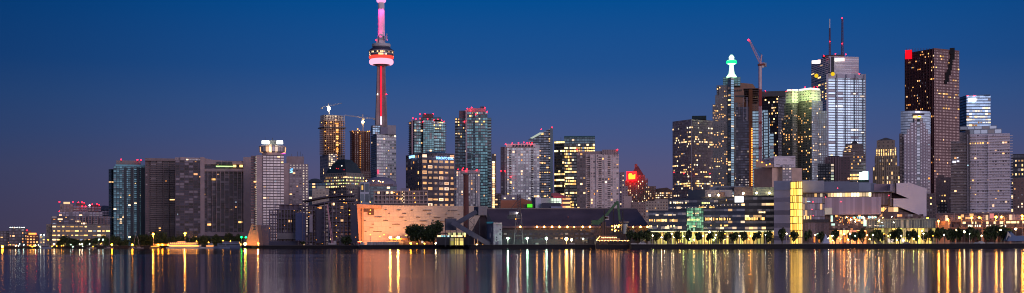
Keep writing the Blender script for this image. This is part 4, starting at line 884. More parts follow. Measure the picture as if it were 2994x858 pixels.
# floodlights on the ground wash the wall
WASH = glow('wash_amber', (1, .42, .09), 50); WASHB = glow('wash_hot', (1, .50, .08), 300)
b2 = []
for i, (X, Y, r, mt, lab) in enumerate(((1141, 695, 1.0, WASHB, 'left one of two starry amber floodlights before the pale curved wall'), (1164, 695, 1.0, WASHB, 'right one of two starry amber floodlights before the pale curved wall'))):
    e = empty('floodlight', (PT(X, 720, 1090)[0], 1090, LZ), lab, 'floodlight', 'floodlights before the pale wall')
    m = MB(); q_ = PT(X, Y, 1090); m.beam((q_[0], 1090, LZ), (q_[0], 1090, q_[2]-.6), .3); m.build('post', DARK, e); m = MB(); m.box((q_[0], 1091, q_[2]), (2.4, .6, 1.8)); m.build('lamp_housing', DARK, e); ball('bulb', q_, r, mt, e)
for k, X in enumerate((1056, 1072, 1095, 1120, 1152, 1200, 1260)):
    ld = bpy.data.lights.new('wall_wash', 'SPOT'); ld.energy = 52000 if k < 2 else 24000; ld.color = (1, .25, .05) if k < 2 else (1, .46, .20); ld.spot_size = radians(110); ld.spot_blend = 1; ld.shadow_soft_size = .6
    o = bpy.data.objects.new('wall_wash', ld); COL.objects.link(o); q_ = PT(X, 714, 1084); o.location = (q_[0], 1073, LZ+5); o.rotation_euler = Vector((0, 30, 14)).to_track_quat('-Z', 'Y').to_euler()
# containers, hoarding and low brick hut at its foot
cont = plain('container_white', (.75, .70, .66), .6); e0 = None
for k in range(13):
    X = 1060+k*9.3 + (random.random()-.5)
    if k in (1, 12): continue
    q_ = PT(X, 712, 1078); e = empty('shipping_container', (q_[0], 1078, LZ), ('%s from the left of the pale grey containers below the pale curved wall' % ['first', '', 'second', 'third', 'fourth', 'fifth', 'sixth', 'seventh', 'eighth', 'ninth', 'tenth', 'eleventh'][k]), 'container', 'pale containers along the quay')
    m = MB(); m.box((q_[0], 1078, 0), (2.45, 6, 2.9), z0=LZ+.05); m.build('body', [cont, plain('container_grey', (.30, .28, .30)), plain('container_dim', (.42, .36, .34))][k % 3], e)
    m = MB(); m.box((q_[0]-.55, 1074.9, 0), (.9, .12, 2.5), z0=LZ+.2); m.box((q_[0]+.55, 1074.9, 0), (.9, .12, 2.5), z0=LZ+.2); m.build('door', plain('container_door', (.36, .33, .33)), e)
b = Bld('site_hut', 'small red and white hut at the left end of the container row', 'hut', 1053, 1079)
b.blk('wall', 1046, None, 1058, 706, plain('hut_white', (.6, .5, .45)), dep=5); b.blk('red_panel', 1048, None, 1053, 708, plain('hut_red', (.5, .04, .03)), yb=714, dD=-.5, dep=.4)
b = Bld('low_hut', 'long low lit orange hut right of the container row below the floodlights', 'building', 1160, 1086)
b.blk('wall', 1134, None, 1179, 706, plain('hut_cream', (.55, .42, .28)), dep=6); b.blk('roof', 1133, None, 1180, 704.5, plain('hut_roof', (.2, .12, .1)), yb=706, dD=-.6, dep=7)
b = Bld('brick_house', 'low brown brick house with a long roof and small lamps beside the large dark trees', 'building', 1220, 1088)
br_ = plain('brick_dim', (.16, .09, .07)); F1 = b.blk('wall', 1179, None, 1310, 703, br_, dep=9, rows=1, cw=6)
b.blk('roof', 1140, None, 1205, 696, plain('roof_tiles', (.22, .09, .05)), yb=703, dD=2, dep=10, scale=.8)
b.box3('window', 1235, 708, 6, 7, .4, LITM['whi'][2], -1)
b.box3('window', 1186, 711, 8, 5, .4, plain('win_brown', (.2, .12, .08)), -1)
b = Bld('restaurant', 'low waterfront building with brightly lit greenish window band under the inclined conveyor', 'restaurant', 1330, 1045)
b.blk('wall', 1276, None, 1392, 690, plain('rest_dark', (.08, .07, .07)), dep=14)
b.blk('upper_storey', 1281, None, 1330, 681, plain('rest_roof', (.14, .09, .08)), yb=684, dD=-1, dep=12)
for X, w_, mt in ((1284, 10, LITM['grn'][2]), (1293, 6, LITM['cool'][1]), (1301, 7, LITM['cool'][1]), (1311, 5, LITM['cool'][0]), (1322, 8, LITM['grn'][1]), (1333, 8, LITM['grn'][2]), (1345, 14, LITM['grn'][2]), (1359, 4, LITM['yel'][0])): b.box3('window', X, 691, w_, 4.6, .4, mt, -.6)
b.polyext('glazed_wall', [(1314, 697), (1356, 697), (1356, 718), (1314, 718)], .5, fac('yellow_green', (.1, .1, .06), (.2, .2, .1), .75, .95, .2, p=.8, la=(.7, .6, .1), lb=(1, .7, .2), s=.8, band=0), -1)
b.polyext('window_wall', [(1308, 681), (1362, 681), (1362, 689), (1308, 689)], .5, fac('yellow_green2', (.1, .1, .06), (.2, .2, .1), .7, .9, .2, p=.8, la=(.8, .8, .3), lb=(1, .9, .4), s=.7, band=0), -1)
# brick chimney
e = empty('chimney', (tx(1363)*1095, 1095, LZ), 'tall dark red brick chimney in front of the pale wall and short glazed tower', 'chimney')
m = MB(); m.lathe([(2.5, LZ), (2.15, Z(1363, 516, 1095)), (2.4, Z(1363, 514, 1095)), (2.4, Z(1363, 510, 1095))], 18, (tx(1363)*1095, 1095)); m.build('stack', plain('chimney_brick', (.13, .05, .045), .9), e)
m = MB(); m.lathe([(2.55, Z(1363, 512, 1095)), (2.55, Z(1363, 509.6, 1095))], 18, (tx(1363)*1095, 1095)); m.build('rim', DARK, e)
# --- refinery : big shed, conveyor, hoist tower
shedroof = plain('shed_roof', (.15, .095, .10), .6, .2, var=.25, scale=.06); shedwall = plain('shed_wall', (.085, .07, .07), .9, var=.3, scale=.1)
b = Bld('refinery_shed', 'huge dark shed with hipped sheet roof and amber lamps under its eave', 'shed', 1640, 1005)
De, Dr = 1003, 1040
eav = lambda X, D=De: PT(X, 662, D); rg = lambda X: PT(X, 600, Dr)
zE, zR, zW = Z(1640, 662, De), Z(1640, 611, Dr), LZ
xL, xR = tx(1424)*De, tx(1898)*De; rL, rR = tx(1424)*Dr, tx(1861)*Dr
m = MB(); m.poly([(xL, De, zE), (xR, De, zE), (rR, Dr, zR), (rL, Dr, zR)]); m.poly([(xR, De, zE), (xR, De+74, zE), (rR, Dr, zR)]); m.poly([(rL, Dr, zR), (rR, Dr, zR), (xR, De+74, zE), (xL, De+74, zE)]); m.poly([(xL, De, zE), (rL, Dr, zR), (xL, De+74, zE)])
m.poly([(xL, De-.3, zE-1.2), (xR, De-.3, zE-1.2), (xR, De, zE), (xL, De, zE)])
m.build('roof', shedroof, b.e)
m = MB(); m.prism([(xL+1, De+1), (xR-1, De+1), (xR-1, De+73), (xL+1, De+73)], LZ, zE-.3, 8, 6); m.build('wall', [fac('shed_wall_f', (.055, .042, .045), (.05, .05, .07), .5, .3, .2, p=.01), DARK], b.e)
m = MB(); m.beam((rL, Dr, zR+.2), (rR, Dr, zR+.2), .8); m.build('ridge_cap', plain('ridge', (.2, .17, .17)), b.e)
b.polyext('lean_to', [(1470, 674), (1700, 673), (1740, 684), (1740, 722), (1470, 722)], 10, fac('leanto', (.07, .055, .06), (.06, .06, .09), .6, .4, .2, p=.02), -14, roof=shedroof)
b.polyext('dock_wall', [(1420, 700), (1735, 700), (1735, 722), (1420, 722)], 8, plain('dock_wall', (.06, .06, .075)), -24)
b.box3('roof_light', 1661, 635, 3, 3, 1, plain('red_vent', (.3, .1, .08)), 15)
EAVE = glow('eave_amber', (1, .44, .07), 26)
for i, X in enumerate((1521, 1570, 1591, 1614, 1636, 1659, 1679, 1704, 1725, 1762, 1851, 1873, 1893)):
    q_ = PT(X, 664, De-1.6); ball('eave_lamp', q_, .75 if X not in (1679, 1762, 1851) else .5, EAVE, b.e); ld = bpy.data.lights.new('eave_light', 'POINT'); ld.energy = 260; ld.color = (1, .5, .15); ld.shadow_soft_size = .3
    o = bpy.data.objects.new('eave_light', ld); COL.objects.link(o); o.parent = b.e; w = world_loc(b.e); o.location = (q_[0]-w[0], q_[1]-1.2-w[1], q_[2]-.6-w[2])
for X, Y, w_, h_ in ((1570, 715, 9, 9), (1707, 702, 10, 9), (1716, 704, 3, 14), (1740, 712, 3, 16), (1745, 700, 2, 20)): b.box3('door', X, Y, w_, h_, .6, plain('door_pale', (.3, .33, .32)), -25)
# conveyor and hoist house
b = Bld('conveyor', 'dark enclosed conveyor galleries meeting in two raised boxes left of the big shed', 'conveyor', 1370, 985)
cvm = plain('conveyor_blue', (.085, .09, .13), .7, .2, var=.2); cvd = plain('conveyor_dark', (.045, .04, .055), .8)
b.blk('transfer_box', 1301, 1303, 1335, 639, cvm, yb=674, th=20, mat2=cvd)
b.blk('transfer_box', 1386, 1399, 1424, 604, plain('box_grey', (.20, .18, .20)), yb=630, th=25, mat2=cvm)
def gallery(P, Q, hpx, D, mat, nm='gallery'):
    dx, dy = Q[0]-P[0], Q[1]-P[1]; ln = math.hypot(dx, dy); nx, ny = -dy/ln*hpx/2, dx/ln*hpx/2
    b.polyext(nm, [(P[0]+nx, P[1]+ny), (Q[0]+nx, Q[1]+ny), (Q[0]-nx, Q[1]-ny), (P[0]-nx, P[1]-ny)], 4, mat, D)
gallery((1334, 654), (1394, 619), 13, 1, cvm); gallery((1322, 650), (1432, 716), 14, -7, cvm)
b.polyext('hopper_wall', [(1405, 630), (1422, 630), (1428, 664), (1428, 720), (1380, 720), (1380, 676)], 8, plain('hopper_dark', (.06, .04, .05)), 8)
b.polyext('brace_wall', [(1424, 618), (1442, 655), (1452, 655), (1452, 664), (1428, 664)], 8, plain('hopper_dk2', (.04, .045, .065)), 5)
m = MB()
for X in (1356, 1369, 1386, 1402, 1421): a, c = PT(X, 722, 987), PT(X, 640 if X > 1360 else 648, 987); m.beam(a, c, .45)
for X, Y0, Y1 in ((1369, 640, 700), (1386, 632, 700)):
    for k in range(5): y0 = Y0+(Y1-Y0)*k/5; y1 = Y0+(Y1-Y0)*(k+1)/5; m.beam(PT(X-13, y0 if k % 2 else y1, 987), PT(X, y1 if k % 2 else y0, 987), .25)
m.build('trestle', DARK, b.e)
m = MB()
for X in (1303, 1318, 1334): m.beam(PT(X, 722, 985), PT(X, 673, 985), .5)
m.build('support_leg', DARK, b.e)
for X, c in ((1387, (1, .5, .2)), (1397, (1, .45, .12))): b.box3('lit_post', X, 709, 1.6, 20, .5, plain('post_lit%d' % X, (.5, .35, .25)), -10)
ball('work_lamp', PT(1394, 716, 972), .5, FLOODW, b.e); ball('work_lamp', PT(1411, 716, 972), .4, BULB, b.e)
b = Bld('hoist_house', 'boxy pale and blue grey plant building with small square windows beside the shed', 'plant building', 1446, 975)
b.blk('wall', 1423, 1443, 1468, 652, plain('hoist_pale', (.36, .33, .40), .7), th=20, mat2=plain('hoist_blue', (.12, .14, .22), .6))
b.blk('roof_strip', 1443, None, 1468, 651.5, plain('hoist_strip', (.7, .55, .5)), yb=655, dD=-.6, dep=2); b.blk('roof_strip', 1423, None, 1443, 649, plain('strip_teal', (.03, .25, .32)), yb=654, dD=1, dep=2)
for X, Y in ((1463, 672), (1462, 685), (1452, 695), (1452, 702)): b.box3('window', X, Y, 4, 4.5, .5, plain('win_dk', (.08, .07, .1)), -2)
b.box3('door', 1461, 710, 9, 11, .5, plain('door_gr', (.2, .19, .24)), -2)
b.box3('lit_window', 1438, 672, 1.8, 12, .4, plain('win_strip', (.3, .3, .35)), 3); b.box3('lit_window', 1433, 689, 1.8, 12, .4, plain('win_strip', (.3, .3, .35)), 3)
# gantry hoist
b = Bld('gantry_crane', 'dark lattice unloading crane with a barrel shaped cab before the shed', 'crane', 1518, 972)
m = MB()
for X0c, X1c in ((1502, 1510), (1530, 1524)):
    m.beam(PT(X0c, 724, 970), PT(X1c, 625, 970), .55); m.beam(PT(X0c, 724, 978), PT(X1c, 625, 978), .55)
for Y0 in (640, 660, 690): m.beam(PT(1507, Y0, 970), PT(1527, Y0, 970), .35)
m.beam(PT(1507, 640, 970), PT(1530, 690, 970), .3); m.beam(PT(1527, 640, 970), PT(1504, 690, 970), .3); m.build('leg_frame', plain('gantry', (.14, .11, .13)), b.e)
m = MB()
for X in (1511, 1516, 1521): m.beam(PT(X, 630, 973), PT(X+2, 568, 973), .5)
for k in range(8): m.beam(PT(1511, 625-k*7, 973), PT(1521, 619-k*7, 973), .3)
m.beam(PT(1495, 610, 973), PT(1521, 575, 973), .4); m.build('mast', plain('mast_dark', (.07, .05, .06)), b.e)
b.box3('machine_house', 1503, 636, 40, 11, 5, plain('house_dk', (.05, .05, .065)), 1)
m = MB(); P, Q = PT(1489, 625, 971), PT(1512, 624, 971); r_ = 1.9
for k in range(12):
    a1, a2 = 2*pi*k/12, 2*pi*(k+1)/12; m.poly([(P[0], P[1]+r_*cos(a1), P[2]+r_*sin(a1)), (Q[0], Q[1]+r_*cos(a1), Q[2]+r_*sin(a1)), (Q[0], Q[1]+r_*cos(a2), Q[2]+r_*sin(a2)), (P[0], P[1]+r_*cos(a2), P[2]+r_*sin(a2))])
m.poly([(P[0], P[1]+r_*cos(2*pi*k/12), P[2]+r_*sin(2*pi*k/12)) for k in range(12)]); m.build('cab', plain('cab_grey', (.13, .12, .15)), b.e)
ball('work_lamp', PT(1512, 623, 968), .45, FLOOD, b.e); ball('work_lamp', PT(1508, 641, 968), .4, BULB, b.e)
# blocks behind the shed
b = Bld('brick_warehouse', 'orange brick warehouse block with grey roof strip behind the left part of the shed', 'warehouse', 1508, 1150)
bk_ = plain('brick_orange', (.40, .15, .085), .9); b.blk('wall', 1464, None, 1522, 586, bk_, dep=20); b.polyext('gable_wing', [(1520, 579), (1556, 590), (1556, 640), (1520, 640)], 14, bk_, 4)
b.blk('roof_storey', 1467, None, 1522, 572, plain('grey_mauve', (.22, .2, .25)), yb=586, dD=3, dep=14)
for X in (1476, 1501, 1547): b.box3('lit_window', X, 580, 6, 2.4, .5, LITM['whi'][1], 1)
b = Bld('process_block', 'pale metal process block with a small green lit sign behind the shed roof', 'plant building', 1580, 1120)
b.blk('wall', 1555, 1566, 1582, 577, plain('metal_pale', (.45, .45, .55), .5), yb=640, th=20, mat2=plain('metal_dark', (.10, .12, .18)))
b.box3('green_sign', 1549, 602, 15, 10, .6, glow('green_panel', (.12, 1, .04), .9), -4)
b.blk('annex', 1530, None, 1560, 598, plain('annex_dk', (.10, .06, .06)), yb=640, dD=-2, dep=6)
b.blk('low_white', 1582, None, 1625, 579, plain('white_metal', (.5, .47, .47)), yb=640, dD=2, dep=14)
F1 = b.blk('glass_room', 1612, None, 1642, 580, fac('green_glass', (.35, .35, .33), (.4, .5, .42), .85, .85, .3, p=.85, la=(.7, 1, .7), lb=(.9, 1, .7), s=.8, band=0), yb=598, dD=-2, dep=10, cw=2.4, fh=3)
b.blk('dark_deck', 1585, None, 1640, 594, plain('deck_dk', (.06, .06, .09)), yb=609, dD=-4, dep=6); b.blk('light_panel', 1611, None, 1645, 604, plain('panel_bl', (.28, .3, .42)), yb=611, dD=-6, dep=3)
b = Bld('parking_structure', 'open car park with red upper floor and yellow lit decks behind the shed', 'parking garage', 1640, 1300)
b.polyext('roof_deck', [(1612, 566), (1628, 564), (1668, 578), (1668, 584), (1612, 574)], 16, plain('red_deck', (.35, .10, .12)), 0)
b.blk('wall', 1640, None, 1668, 576, fac('park_y', (.2, .12, .12), (.2, .12, .1), 1, .45, .1, p=.7, la=YEL, lb=WARM, s=.9, band=0), dep=16, fh=4)
b.blk('red_lit_wall', 1618, None, 1645, 573, plain('pinkred_lit_wall', (.75, .10, .12)), dD=-1, dep=6)  # red light falling on this wall is put into its colour
# --- T-A pale glass block
b = Bld('office_building', 'broad pale grey glass office with scattered yellow floors at the left of the financial towers', 'office building', 2025, 1930)
gA = fac('misty_glass', (.27, .225, .245), (.24, .21, .25), .88, .62, .62, .3, p=.085, la=YEL, lb=(1, .9, .6), s=1.2, var=.35, blind=.05, band=1, grp=6)
F1 = b.blk('facade', 1967, 2022, 2086, 349, gA, th=40, cw=2.6, rows=54, mat2=gA)
b.lit(F1['R'], 16, 'yel', 13, run=14, v=(.475, .495), w=.95, h=.6); b.lit(F1['L'], 34, 'yel', 2, run=4, v=(.5, .9), w=.95, h=.4); b.lit(F1['L'], 20, 'yel', 3, run=14, v=(.475, .495), w=.95, h=.6); b.lit(F1['R'], 34, 'yel', 4, run=4, w=.95, h=.5)
b.blk('roof_box', 2024, None, 2066, 339, plain('box_dkgreen', (.06, .09, .09)), yb=350, dD=12, dep=16)
b.blk('edge_rib', 2021, None, 2023, 349, plain('rib_pale', (.45, .42, .48)), dD=-3, dep=2)
beacons(b, [(1970, 505), (1999, 508), (2076, 508)], 1.3, dD=-6)
# --- T-B spire tower
b = Bld('office_building', 'stepped tower with a brilliant green and white lit spire', 'office building', 2130, 1880)
gB = fac('stone_steps', (.17, .155, .155), (.10, .12, .13), .62, .5, .5, p=.09, la=YEL, lb=WARM, s=1.5, var=.5, band=.8)
F0 = b.blk('facade', 2096, None, 2128, 250, gB, dep=30, dD=4, cw=2.8, fh=3.6)
for i, (x0, y) in enumerate(((2084, 306), (2092, 279), (2103, 253))):
    F_ = b.blk('setback_wing', x0, None, x0+14, y, gB, dD=3-i, dep=26, cw=2.8, fh=3.6); b.lit(F_['F'], 16, 'yel', i, run=3)
b.lit(F0['F'], 34, 'yel', 3, run=4, h=.4)
gBt = fac('teal_spine', (.14, .20, .22), (.34, .58, .64), .92, .66, .8, .15, p=.06, la=WHI, lb=YEL, s=1.3, var=.5, blind=.02)
F1 = b.blk('glass_spine', 2128, 2138, 2147, 226, gBt, dD=-4, th=45, cw=5, fh=4.4, rows=70, mat2=fac('spine_left', (.16, .17, .18), (.2, .3, .33), .7, .6, .6, p=.1, la=YEL))
b.blk('right_wing', 2144, None, 2158, 300, fac('right_b', (.14, .13, .13), (.12, .15, .17), .6, .5, .6, p=.05), dD=6, dep=24, cw=2.8)
b.blk('top_block', 2115, None, 2166, 226, fac('top_teal', (.10, .16, .17), (.14, .3, .32), .8, .6, .6, p=.02), yb=252, dD=8, dep=20)
SPI = glow('spire_white', (.55, 1, .62), 2.2); SPG = glow('spire_green', (.01, 1, .22), 2)
def latX(b, name, X, D, prof, mat, n=16): m = MB(); m.lathe([(r, Z(X, y, D)) for r, y in prof], n, (tx(X)*D, D)); return m.build(name, mat, b.e)
latX(b, 'spire_base', 2140, 1884, [(8, 226), (5.2, 218)], SPI)
latX(b, 'spire_shaft', 2140, 1884, [(4.6, 219), (3.2, 200), (2.8, 186)], SPI)
latX(b, 'spire_ring', 2140, 1884, [(4, 190), (6.6, 187), (7, 181), (6.4, 177), (3, 175)], SPI)
latX(b, 'spire_halo', 2140, 1884, [(7.1, 187), (7.9, 184), (7.9, 181), (7.1, 178)], SPG)
latX(b, 'spire_tip', 2140, 1884, [(2.6, 176), (4.2, 170), (3.6, 166), (1.4, 161)], SPI)
# --- T-C brown stepped tower
b = Bld('office_building', 'brown granite tower with sloping right shoulder between the spire tower and the crane mast', 'office building', 2180, 1990)
gC = fac('granite_red', (.24, .125, .085), (.08, .06, .06), .5, .45, .3, p=.01, la=WHI)
b.polyext('facade', [(2146, 241), (2201, 246), (2219, 271), (2219, 560), (2146, 560)], 34, plain('granite', (.23, .12, .085), .7), 0)
for x, w_, y in ((2150, 3, 266), (2157, 3, 265), (2163, 3, 265), (2168, 2, 264), (2195, 6, 262), (2192, 9, 271), (2165, 30, 282), (2190, 12, 288)): b.box3('window', x, y, w_, 5, 1, DARK, -1)
b.blk('setback', 2190, None, 2222, 282, gC, dD=-4, dep=20)
b.blk('lower_band', 2146, None, 2196, 300, gC, dD=-6, dep=12)
F1 = b.last
for x in (2196, 2203, 2209, 2214): b.box3('lit_window', x, 283.5, 4, 2, .6, LITM['yel'][2], -6)
# --- T-D tower under construction : dark glass, rusty hoist, teal glass
b = Bld('unfinished_tower', 'tower under construction with dark glass, orange hoist strip and teal glass steps', 'construction tower', 2205, 1720)
gD = fac('dark_dots', (.05, .045, .055), (.07, .08, .11), .85, .6, .6, p=.012, la=WHI, s=1., var=.7)
F1 = b.blk('dark_glass', 2153, None, 2192, 313, gD, dep=30, cw=3, rows=54)
m0 = glow('lit_faint', (.62, .5, .48), .8, False)
b.lit(F1['F'], 70, [m0], 3, cells=[(i, j) for i in (1, 2, 4, 5) for j in range(2, 26) if (i+j) % 5], w=.8, h=.45)
b.blk('rusty_core', 2190, None, 2201, 262, plain('rust_core2', (.20, .075, .03), .9), dD=-3, dep=20)
b.blk('core_top', 2176, None, 2194, 300, plain('rust_core2', (.20, .075, .03), .9), dD=2, dep=14)
for x in (2161, 2173, 2182, 2186): b.box3('steel_strut', x, 320, 1.2, 70 if x > 2170 else 30, 1.2, plain('strut_pale', (.4, .35, .38)), -5)
for k in range(7): b.box3('bare_floor', 2196+k % 2, 262+k*6.5, 44-k*1.2, 1.4, 20, plain('floor_dk', (.15, .10, .09)), 10)
gT = fac('teal_steps', (.10, .15, .17), (.34, .56, .60), .9, .72, .8, .14, p=.012, la=WHI, s=1.2, var=.35, blind=.01)
F2 = b.blk('teal_glass', 2200, None, 2232, 325, gT, dD=-1, dep=26, cw=4.2, rows=48)
b.blk('teal_glass', 2230, None, 2246, 322, gT, dD=1, dep=24, cw=4.2, rows=48)
b.blk('teal_glass', 2245, None, 2252, 345, gT, dD=2, dep=22, cw=4.2, rows=46); b.blk('teal_glass', 2251, None, 2263, 391, gT, dD=3, dep=20, cw=4.2, rows=36)
for x in (2232, 2247): b.box3('dark_slot', x, 400, 3.5, 140, 1.4, DARK, -2)
for k in range(34): b.beacon(2198.5, 377+k*5.0, .95, BULB, -5, 'work_lamp')
for k in range(8): b.box3('checker_panel', 2216+(k % 2)*16, 470+k*8.5, 4, 4.4, 1, plain('panel_white', (.6, .6, .6)), -3)
# red and white luffing crane
e = tower_crane('tower_crane', 'tall red and white luffing crane with raised jib beside the green spire', 2223, 1700, 480, 190, 2189, 119, 2236, 186, plain('crane_pinkwhite', (.62, .36, .38)), w=3.2, luff=True, beacons=((2188, 117),))
m = MB(); 
for y0, y1 in ((262, 310), (356, 362), (430, 436)):
    a, c = PT(2223, y1, 1698), PT(2223, y0, 1698); m.beam(a, c, 3.7)
m.build('mast_collar', plain('crane_red', (.30, .04, .03)), e)
m = MB(); m.beam(PT(2223, 262, 1699), PT(2223, 194, 1699), 2.4); m.build('mast_cladding', plain('clad_white', (.62, .5, .52)), e)
m = MB(); m.beam(PT(2223, 480, 1702), PT(2223, 312, 1702), 1.7); m.build('mast_cladding', plain('clad_pink', (.42, .25, .27)), e)
m = MB(); m.box(PT(2226, 190, 1699), (9, 4, 2.4)); m.build('machinery_deck', plain('crane_dkred', (.20, .04, .03)), e)
for y in (290, 370): 
    m = MB(); m.beam(PT(2223, y+65, 1702), PT(2196, y+65, 1716), .8); m.build('tie_beam', plain('crane_red', (.30, .04, .03)), e)
# --- T-E black tower
b = Bld('office_building', 'black flat topped tower behind the crane with a few lit floors', 'office building', 2265, 2060)
gE = fac('black_tower', (.025, .022, .025), (.03, .03, .04), .8, .55, .5, p=.05, la=YEL, s=1.6, band=1)
gE2 = fac('black_tower2', (.05, .05, .06), (.16, .17, .2), .6, .55, .6, p=.02, la=YEL, s=1.4)
F1 = b.blk('facade', 2222, 2276, 2304, 269, gE2, th=62, cw=3, rows=54, mat2=gE); b.lit(F1['L'], 40, 'mix', 3, run=3, v=(.3, .93))
b.blk('roof_rim', 2222, None, 2304, 267, DARK, yb=282, dD=-1, dep=10)
beacons(b, [(2238, 266), (2299, 268)], 1.3)
# --- T-F crown tower
b = Bld('office_building', 'stepped grey tower with floodlit green white crown, left of the white ribbed bank tower', 'office building', 2350, 1900)
gF = fac('crown_body', (.155, .15, .125), (.09, .11, .10), .6, .52, .5, p=.07, la=YEL, lb=WARM, s=1.4, var=.5, band=.6)
gF2 = fac('crown_body_r', (.20, .20, .22), (.36, .44, .48), .62, .6, .7, p=.03, la=YEL, s=1.4, var=.4)
F1 = b.blk('facade', 2286, 2375, 2420, 345, gF2, th=55, cw=2.9, rows=50, mat2=gF)
F2 = b.blk('centre_shaft', 2330, 2374, 2406, 293, gF2, dD=-5, th=50, cw=2.9, rows=62, mat2=gF)
F3 = b.blk('left_shaft', 2294, 2318, 2332, 300, gF, dD=0, th=45, cw=2.9, rows=60, mat2=gF)
F4 = b.blk('right_shoulder', 2378, None, 2420, 325, gF2, dD=4, dep=20, cw=2.9, rows=54)
b.lit(F2['L'], 32, 'yel', 3, run=3, w=.5, h=.36); b.lit(F3['L'], 12, 'yel', 4, w=.5, h=.36); b.lit(F1['L'], 20, 'yel', 6, w=.5, h=.36); b.lit(F2['R'], 14, 'yel', 5, run=4)
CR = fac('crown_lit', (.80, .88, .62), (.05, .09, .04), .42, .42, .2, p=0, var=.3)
def lit_wall(name, wall, e, s):
    m = fac(name, wall, (.1, .16, .05), .42, .42, .2, p=0, var=.3); return m
b.blk('crown', 2334, 2372, 2400, 262, CR, yb=293, dD=-2, th=50, cw=3, rows=4)
b.blk('crown', 2298, 2317, 2335, 265, CR, yb=300, dD=2, th=45, cw=3, rows=4)
b.blk('crown_glow_cap', 2338, 2371, 2397, 257, glow('crown_white', (1, 1, .82), 1.6, False), yb=263, dD=4, th=50)  # floodlit brightness of the crown top put in as a glowing cap
b.blk('crown_glow_cap', 2302, None, 2335, 262, glow('crown_white', (1, 1, .82), 1.6, False), yb=267, dD=8, dep=8)
for X, Y, Dd, en in ((2302, 292, 1893, .8), (2316, 292, 1888, .8), (2328, 292, 1890, .8), (2342, 284, 1893, 1), (2356, 284, 1886, 1), (2370, 284, 1881, 1), (2385, 284, 1886, 1), (2398, 284, 1894, 1)):
    ld = bpy.data.lights.new('crown_flood', 'POINT'); ld.energy = 4200*en; ld.color = (.8, 1, .42); ld.shadow_soft_size = .6
    o = bpy.data.objects.new('crown_flood', ld); COL.objects.link(o); o.parent = b.e; w = world_loc(b.e); q_ = PT(X, Y, Dd); o.location = [a-c for a, c in zip(q_, w)]
beacons(b, [(2299, 268), (2315, 263), (2354, 256), (2380, 256), (2390, 254)], 1.3)
# --- T-G white ribbed bank tower
b = Bld('bank_tower', 'tallest white ribbed tower with two masts, glowing roof signs and dark left face', 'office building', 2460, 2180)
whR = fac('white_ribs', (.33, .33, .38), (.31, .47, .55), .94, .60, .86, .34, p=.012, la=WHI, lb=(.9, 1, 1), s=1.1, var=.22, blind=.03, bc=(.5, .52, .55))
whL = fac('white_ribs_shade', (.50, .50, .54), (.20, .24, .27), .94, .56, .5, p=.03, la=YEL, s=1.4, var=.5)  # shade of the left face is put into darker, duller glass
F1 = b.blk('facade', 2373, 2421, 2533, 216, whR, th=24, cw=13.5, rows=66, mat2=whL)
b.lit(F1['L'], 22, 'yel', 3, run=3, v=(.85, .95)); b.lit(F1['R'], 10, 'whi', 4, w=.5)
wr_ = plain('rib_white', (.50, .48, .55), .6)
F2 = b.blk('upper_facade', 2373, 2424, 2512, 165, fac('upper_ribs', (.55, .53, .58), (.10, .11, .13), 1, .36, .5, p=.02, la=YEL, s=1.3), yb=216, dD=10, th=24, cw=13, rows=9, mat2=fac('upper_ribs_d', (.72, .70, .74), (.10, .10, .12), 1, .4, .5, p=.06, la=YEL))
b.blk('dark_slot', 2430, None, 2440, 166, DARK, yb=216, dD=2, dep=6)
b.blk('blank_band', 2421, 2422, 2532, 215, wr_, yb=228, dD=-1.5, th=24)
for x in (2421.5, 2449, 2477, 2505, 2531):
    b.box3('rib', x, 375 if x < 2500 else 375, 2.2, 316, 2, wr_, (x-2421)*.26*.45*.6-2)
b.blk('corner_pier', 2417, None, 2421.5, 217, wr_, dD=-3, dep=3)
b.blk('roof_plant', 2405, None, 2470, 161, DARK, yb=166, dD=20, dep=12)
b.box3('black_patch', 2516, 219, 3, 2, 1, DARK, -4)
b.box3('roof_sign', 2386, 182, 24, 8.5, 1, glow('sign_creamy', (1, .93, .85), 2.6), -2)
b.box3('roof_sign', 2454, 175, 26, 9, 1, glow('sign_creamy', (1, .93, .85), 2.6), 2)
b.box3('sign_end', 2395, 179, 8, 8, 1, glow('sign_pinkish', (1, .45, .4), 1.8), -2.8); b.box3('sign_end', 2466, 175, 8, 9, 1, glow('sign_pinkish', (1, .45, .4), 1.8), 1)
for x, y in ((2387, 222), (2435, 217)): ball('yellow_emblem', PT(x, y, 2172), (3.6, .8, 3.6), glow('emblem_yellow', (.95, .62, .02), 1.0), b.e)
for X, y0, y1, wd_ in ((2426, 57, 168, 2.2), (2463, 55, 160, 2.6)):
    m = MB(); p0, p1 = PT(X, y1, 2195), PT(X, y0+26 if X < 2440 else y0, 2195)
    for a in (-1, 1):
        for c in (-1, 1): m.beam((p0[0]+a*wd_/2, 2195+c*wd_/2, p0[2]), (p1[0]+a*wd_*.35, 2195+c*wd_*.35, p1[2]), .7)
    n = 26
    for k in range(n): za = p0[2]+(p1[2]-p0[2])*k/n; zb = p0[2]+(p1[2]-p0[2])*(k+1)/n; s_ = 1 if k % 2 else -1; m.beam((p0[0]-s_*wd_/2, 2194, za), (p0[0]+s_*wd_/2, 2194, zb), .5)
    m.build('antenna_mast', plain('antenna_dark', (.09, .03, .04)), b.e)
m = MB(); m.beam(PT(2426, 83, 2195), PT(2426, 56, 2195), 1.3); m.build('antenna_tip', plain('antenna_pale', (.6, .6, .65)), b.e)
m = MB(); m.beam(PT(2428, 212, 2170), PT(2428, 165, 2170), 1.6); m.build('downpipe', wr_, b.e)
beacons(b, [(2426, 122), (2462, 54), (2462, 128), (2409, 164), (2443, 158), (2473, 160), (2512, 216)], 1.7, dD=10)
